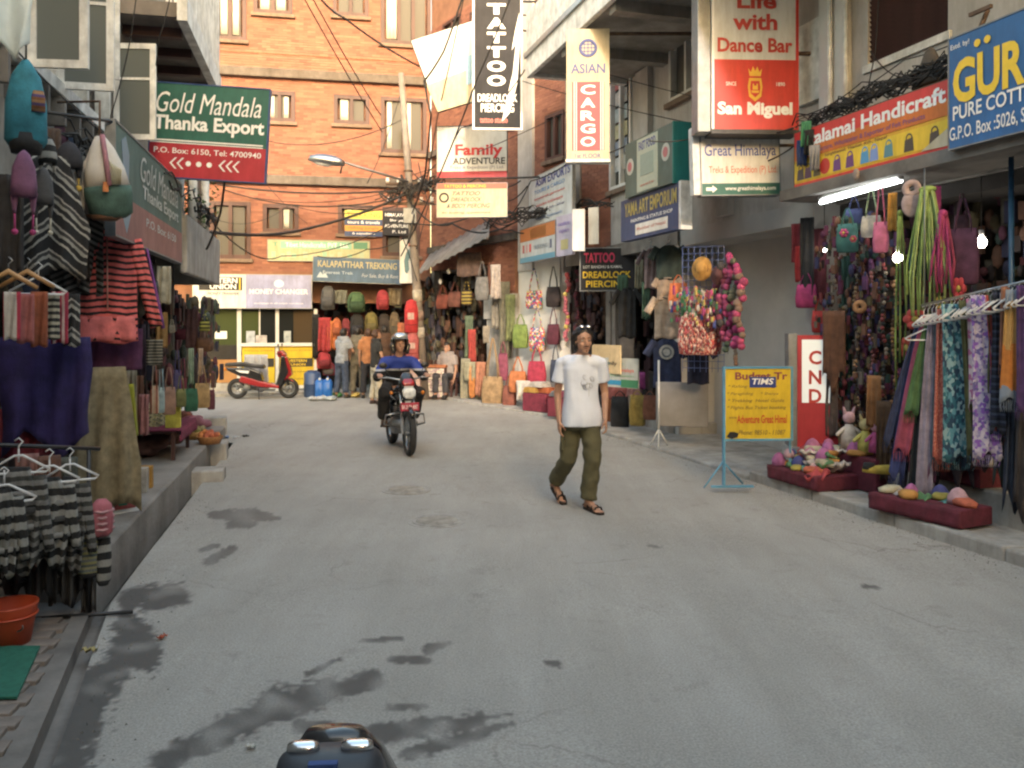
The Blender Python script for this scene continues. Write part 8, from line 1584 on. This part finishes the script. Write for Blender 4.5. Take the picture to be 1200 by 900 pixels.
# ================================================================ MONEY EXCHANGE BOOTH
P_, Q_ = CC(226, 460, .15), CC(371, 460, .15); c_, wb_, rz = span(P_, Q_); bo = thing('exchange_booth', 'glass fronted exchange booth with yellow counter panels and white posts', 'booth', (c_.x, c_.y, .07), rz)
bx = lambda px: loc_in(bo, CC(px, 460, .15)).x
bz = lambda py: CAMZ+(380-py)/FL*c_.y-.07
for a, b in ((278, 283), (323, 327), (368, 372)): MB().b2((bx(a), -.05, 0), (bx(b), .04, bz(362))).build('post', 'white_paint', bo)
for a, b, c2, d2, mt in ((283, 323, 402, 362, 'glass_dark'), (327, 368, 402, 362, 'glass_dark'), (226, 278, 404, 362, 'glass_dark')): MB().b2((bx(a), -.005, bz(c2)), (bx(b), .005, bz(d2))).build('pane', mt if a != 226 else 'glass_green', bo)
MB().b2((bx(283), -.012, bz(402)), (bx(304), -.007, bz(365))).build('pane', 'glass_green', bo)
MB().b2((bx(303.5), -.02, bz(402)), (bx(305), .0, bz(362))).build('glazing_bar', 'white_paint', bo); MB().b2((bx(344), -.018, bz(402)), (bx(368), -.008, bz(364))).build('pane', glass('glass_brown', (.07, .05, .03)), bo)
MB().b2((bx(283), -.10, bz(406)), (bx(370), .04, bz(402))).build('counter_top', 'white_paint', bo, .01)
for a, b in ((284, 322), (328, 369)):
    MB().b2((bx(a), -.04, bz(452)), (bx(b), .03, bz(406)-.005)).build('counter_panel', 'board_yellow', bo); MB().b2((bx(a), -.045, bz(456)), (bx(b), .03, bz(452))).build('skirting', 'white_paint', bo)
    m_ = (bx(a)+bx(b))/2; MB().b2((m_-.32, -.048, bz(430)), (m_+.38, -.043, bz(420))).build('black_label', BLK, bo); lettering(bo, 'WESTERN', m_-.02, bz(423), .50, .07, YEL, -.05, .02); lettering(bo, 'UNION', m_+.02, bz(427.5), .36, .06, YEL, -.05, .02); lettering(bo, 'money transfer', m_, bz(436), .5, .05, BLK, -.046); lettering(bo, 'Send money worldwide', m_, bz(411), .7, .04, BR, -.046); lettering(bo, 'Receive', m_, bz(444), .3, .05, BR, -.046)
MB().b2((bx(226), -.02, bz(421)), (bx(278), .03, bz(404))).build('dark_band', 'black_plastic', bo); MB().b2((bx(226), -.03, bz(448)), (bx(278), .03, bz(421)-.004)).build('door_panel', M('orange_wood', (.36, .18, .06), .6, .15, 3, .1), bo); MB().b2((bx(226), -.02, bz(460)), (bx(278), .05, bz(448)-.004)).build('plinth', 'concrete', bo)
MB().b2((bx(252), -.02, bz(397)), (bx(266), -.008, bz(388))).build('notice', WHT, bo)
for a, b, c2, c3, lb in ((289, 299, 388, (.5, .55, .6), 'pale paper box on the booth counter'), (300, 313, 393, (.55, .50, .48), 'cream carton on the booth counter'), (333, 341, 388, (.45, .5, .5), 'pale notice card behind the booth glass')):
    q = bo.matrix_basis @ Vector(((bx(a)+bx(b))/2, -.06, bz(402)+.002)); single('paper_box', lb, 'box', MB().b2((-(bx(b)-bx(a))/2, -.03, 0), ((bx(b)-bx(a))/2, .03, bz(c2)-bz(402))), col(c3), Matrix.Translation(bo.location) @ Matrix.Rotation(rz, 4, 'Z') @ Vector(((bx(a)+bx(b))/2, -.06, bz(402)+.002)), rz)

# ================================================================ POLE, STREET LAMP, CABLES
base, top = G(498, 468, 0), W(470, 86, 19.9); o = thing('utility_pole', 'leaning steel utility pole with bundled cables at the bend', 'pole', base); tv = top-base
MB().tube([(0, 0, -.1), tv*.35, tv*.7, tv], [.115, .10, .085, .07], 14).build('pole', 'pole_metal', o)
for k, px in ((.62, 0), (.70, 0), (.47, 0)): MB().torus(tuple(tv*k), .10, .018, 'z', 20, 6).build('clamp', 'rust', o)
for k in (.60, .66): MB().b2(tuple(tv*k+Vector((-.55, -.05, -.03))), tuple(tv*k+Vector((.55, .03, .03)))).build('cross_arm', 'rust', o)
for k in (-.5, -.25, .25, .5):
    for h in (.60, .66): MB().loft([(0, .035, .035), (.06, .05, .05), (.08, .03, .03), (.12, .04, .04)], 10, T=Matrix.Translation(tv*h+Vector((k, -.01, .03)))).build('insulator', 'white_worn', o)
MB().b2(tuple(tv*.57+Vector((-.16, -.22, -.25))), tuple(tv*.57+Vector((.14, -.10, .1)))).build('junction_box', 'steel_grey', o, .01)
for q0, q1, c_ in ((.30, .335, (.5, .45, .35)), (.24, .27, (.3, .2, .16)), (.19, .22, (.5, .46, .4))): MB().tube([tv*q0, tv*q1], .11, 12).build('poster', col(c_), o)
la = W(478, 213, 19.7); lb_ = W(402, 190, 18.9); lh = thing('street_lamp', 'grey cobra head street lamp on a long arm from the leaning pole', 'street lamp', la, 0); dv = lb_-la
MB().tube([(0, 0, 0), dv*.5, dv], [.03, .028, .025], 8).build('arm', 'steel_grey', lh)
T = Matrix.Translation(dv+Vector((-.36, -.03, .03))) @ Matrix.Rotation(rad(8), 4, 'Y'); MB().loft([(-.09, .26, .10), (-.05, .42, .16), (.05, .39, .15), (.12, .2, .09)], 20, 2.3, T=T).build('lamp_housing', 'steel', lh); MB().loft([(-.13, .12, .06), (-.09, .22, .10), (-.065, .24, .11)], 18, 2.3, T=T @ Matrix.Translation((-.05, 0, 0))).build('lamp_glass', 'lamp_glass', lh); MB().tube([dv+Vector((.0, 0, 0)), dv+Vector((-.06, 0, -.25))], .02, 6).build('photocell', 'black_metal', lh)
def cable(label, pts, r_=.014, sag=.2, group=None, sub=14, name='cable'):
    P_ = [Vector(p) for p in pts]; out = []
    for i in range(len(P_)-1):
        for k in range(sub): u = k/sub; q = P_[i].lerp(P_[i+1], u); q.z -= 4*sag*u*(1-u); out.append(q)
    out.append(P_[-1]); c_ = P_[0].copy(); return single(name, label, 'cable', MB().tube([p-c_ for p in out], r_, 5), 'cable', c_, 0, group)
cg = 'cables strung around the leaning pole'
cables = [('cable dropping from the long balcony to the pole', [W(615, 82, 15.1), W(540, 150, 17), W(483, 212, 19.7)], .012, .2), ('slack cable over the backpack shop boards', [CC(372, 300, .8), W(430, 292, 20.5), W(486, 270, 19.8)], .012, .12), ('slack cable over the exchange light box', [L(250, 262, .2), CC(330, 300, .6), W(480, 250, 19.8)], .012, .25), ('thin paired cable above the striped window board', [CC(300, 232, .4), W(478, 219, 19.8)], .009, .22), ('cable from the pole to the brick pillar head', [W(487, 262, 19.7), B(560, 250, .6), B(600, 270, .6), B(640, 262, .6)], .016, .12), ('cable hugging the exports board', [B(600, 250, .5), W(622, 212, 16.8), W(672, 186, 15.3), R(735, 170, .2)], .012, .06), ('drooping cable along the plaster wall', [R(735, 175, .2), R(800, 150, .3), R(930, 150, .5)], .014, .12), ('second drooping cable along the plaster wall', [R(738, 190, .2), R(812, 215, .1), R(850, 190, .6), R(932, 170, .55)], .010, .12), ('thin wire above the felt shop board', [R(925, 138, .7), R(1010, 96, .8), R(1118, 60, .6)], .007, .08), ('second thin wire above the felt shop board', [R(930, 150, .8), R(1060, 70, .8), R(1180, 20, .6)], .006, .04), ('vertical wire down the plaster pilaster', [R(1030, -5, .9), R(1026, 60, .9), R(1012, 130, .7)], .007, .0), ('wire drooping over the dark shutter', [R(1020, 60, .9), R(1070, 90, .8), R(1112, 66, .8)], .007, .1), ('thick cable from the window building across to the pole', [W(0, 262, 7.5)*1+Vector((-.6, 0, 0)), W(250, 272, 12.5), W(360, 268, 18), W(480, 225, 19.8)], .03, .08), ('cable along the concrete ledge to the pole', [CC(255, 216, .3), W(478, 222, 19.8)], .022, .15), ('second cable along the concrete ledge to the pole', [CC(262, 222, .3), W(479, 228, 19.8)], .016, .35),
          ('cable sagging over the small middle windows', [CC(300, 162, .3), W(472, 140, 19.9)], .012, .35), ('high cable slanting down to the tall open window', [W(352, -10, 15), W(448, 155, 19.9)], .012, .05), ('second high cable slanting down beside the first', [W(362, -10, 15), W(446, 135, 19.9)], .012, .05), ('long black cable from the top centre to the white banner', [W(372, -6, 13), W(402, 20, 15), W(492, 78, 16.9)], .018, .05),
          ('thin cable from the pole head down to the ledge', [W(472, 100, 19.9), W(430, 215, 19.8)], .010, .2), ('wavy black cable hanging in front of the white banner', [W(544, -10, 15), W(520, 60, 15.5), W(497, 95, 16), W(505, 135, 16), W(498, 205, 18), W(483, 250, 19.5)], .020, .03), ('straight cable running before the tall black sign', [W(600, -8, 14), W(560, 90, 15), W(515, 205, 17), W(470, 300, 19.5)], .015, .04),
          ('cable running along the brick edge beside the pale grey board', [W(545, -10, 15.5), W(512, 140, 16.8), W(500, 212, 18)], .012, .03), ('thin cable from the pole to the corner building ledge', [W(480, 218, 19.8), B(560, 208, .8), B(610, 212, .8)], .016, .2), ('second thin cable from the pole to the corner building', [W(481, 228, 19.8), B(570, 222, .8), B(618, 218, .8)], .014, .3), ('cable crossing to the tall cream light box', [W(482, 205, 19.8), W(690, 118, 14.3)], .008, .1),
          ('cable from the cream light box to the fast food box', [W(612, 95, 15.2), W(840, 150, 12.0)], .008, .05), ('cable running from the balcony past the windows', [W(630, 60, 14.5), W(835, 118, 12)], .007, .05), ('black cable hanging from the green board down to the canopy', [W(264, 205, 9.2), W(258, 250, 9.6), W(242, 292, 9.9)], .014, .03), ('thin wire curving beside the open casement', [W(160, -6, 8), W(150, 60, 8.1), W(130, 135, 8.2), W(128, 160, 8.2)], .006, .03), ('second thin wire beside the hanging board', [W(200, -6, 8.4), W(186, 45, 8.5), W(180, 98, 8.9)], .006, .03),
          ('wire from the hood pole to the bracket pole', [L(20, 60, .3), L(125, 160, .3)], .006, .02), ('wire along the small windows of the end building', [CC(262, 172, .3), CC(300, 200, .3), CC(360, 262, .3)], .008, .1), ('thick bundled cable tied to the pole middle', [W(470, 205, 19.8), W(486, 250, 19.7), W(478, 285, 19.6)], .03, .02), ('cable rising from the pole to the plaster column', [W(482, 200, 19.8), W(560, 240, 18.6), B(608, 258, .7)], .014, .25), ('cable looping low by the brick pillar', [W(484, 240, 19.7), W(530, 262, 19), B(600, 262, .7)], .02, .2),
          ('cable from the striped window board to the pole', [CC(400, 240, .3), W(480, 232, 19.8)], .012, .12), ('cable across the lower brick wall', [CC(256, 258, .3), CC(340, 240, .3), W(480, 236, 19.8)], .010, .25), ('loose cable falling down the pole', [W(476, 215, 19.7), W(462, 250, 19.6), W(480, 300, 19.6), W(489, 330, 19.6)], .012, .02), ('loose cable hanging from the cross arm', [W(490, 190, 19.7), W(502, 240, 19.5), W(488, 292, 19.5)], .012, .03), ('wire hanging from the balcony front to the red light box', [W(760, 165, 10.5), W(835, 155, 10.5)], .008, .05)]
for lb, pts, r_, sg in cables: cable(lb, pts, r_, sg, cg)
# tangles of old cable over the shop boards
def tangle(label, fn, t, x0, x1, ya, yb, n_, seed, r_=.010, ht=.22):
    rnd = random.Random(seed); mb = MB(); A_, B_ = fn(x0, ya, t), fn(x1, yb, t); c0 = (A_+B_)/2
    for i in range(n_):
        u0 = rnd.random()*.8; u1 = min(1, u0+rnd.uniform(.1, .5)); pts = []
        for k in range(9): u = u0+(u1-u0)*k/8; pts.append(A_.lerp(B_, u)-c0+Vector((rnd.uniform(-.04, .04), rnd.uniform(-.04, .04), ht*(noise.noise(Vector((u*9, i*3.1, seed)))+.2*rnd.random()))))
        mb.tube(pts, r_*rnd.uniform(.6, 1.5), 5)
    o = mb.build('cable_tangle', 'cable'); o.location = c0; return tag(o, label, 'cable tangle', kind='stuff')
tangle('thick tangle of old cables lying over the red and yellow shop board', R, .55, 930, 1115, 150, 76, 75, 1, .0075, .17)
tangle('cables bunched over the grey green light box and navy board', R, .2, 800, 860, 175, 215, 14, 2, .009, .4); tangle('knot of cables around the pole below the lamp arm', W and (lambda x, y, t: W(x, y, 19.7)), 0, 440, 520, 232, 214, 40, 3, .013, .35)
tangle('messy cables between the corner building and the exports board', B, .5, 560, 720, 262, 238, 30, 4, .012, .35); tangle('wires clinging under the open casement windows', L, .5, 50, 180, 150, 215, 22, 5, .008, .25); tangle('wires along the eave of the far row end', L, .05, 195, 252, 208, 262, 12, 6, .010, .2)
for i, (px, py, c_) in enumerate([(945, 150, (.05, .25, .12)), (940, 172, (.03, .06, .2)), (955, 178, (.3, .3, .32)), (948, 160, (.02, .02, .02))]):
    hang_cloth('rag', ['green rag caught in the cables at the board corner', 'dark blue rag below the green one', 'pale rag snagged beside the hanging white box', 'black rag among the cables'][i], 'rag', R, .45, (px-6, py-8, px+6, py+22), col(c_), zR, fold=.03)
p_ = R(1090, 92, .62); single('old_cloth_bundle', 'brown bundle stuck among the cables over the shop board', 'bundle', MB().loft([(0, .22, .08), (.12, .15, .07), (.3, .05, .04), (.34, .01, .01)], 14), col((.10, .08, .065)), p_-Vector((0, 0, .05)), RA)
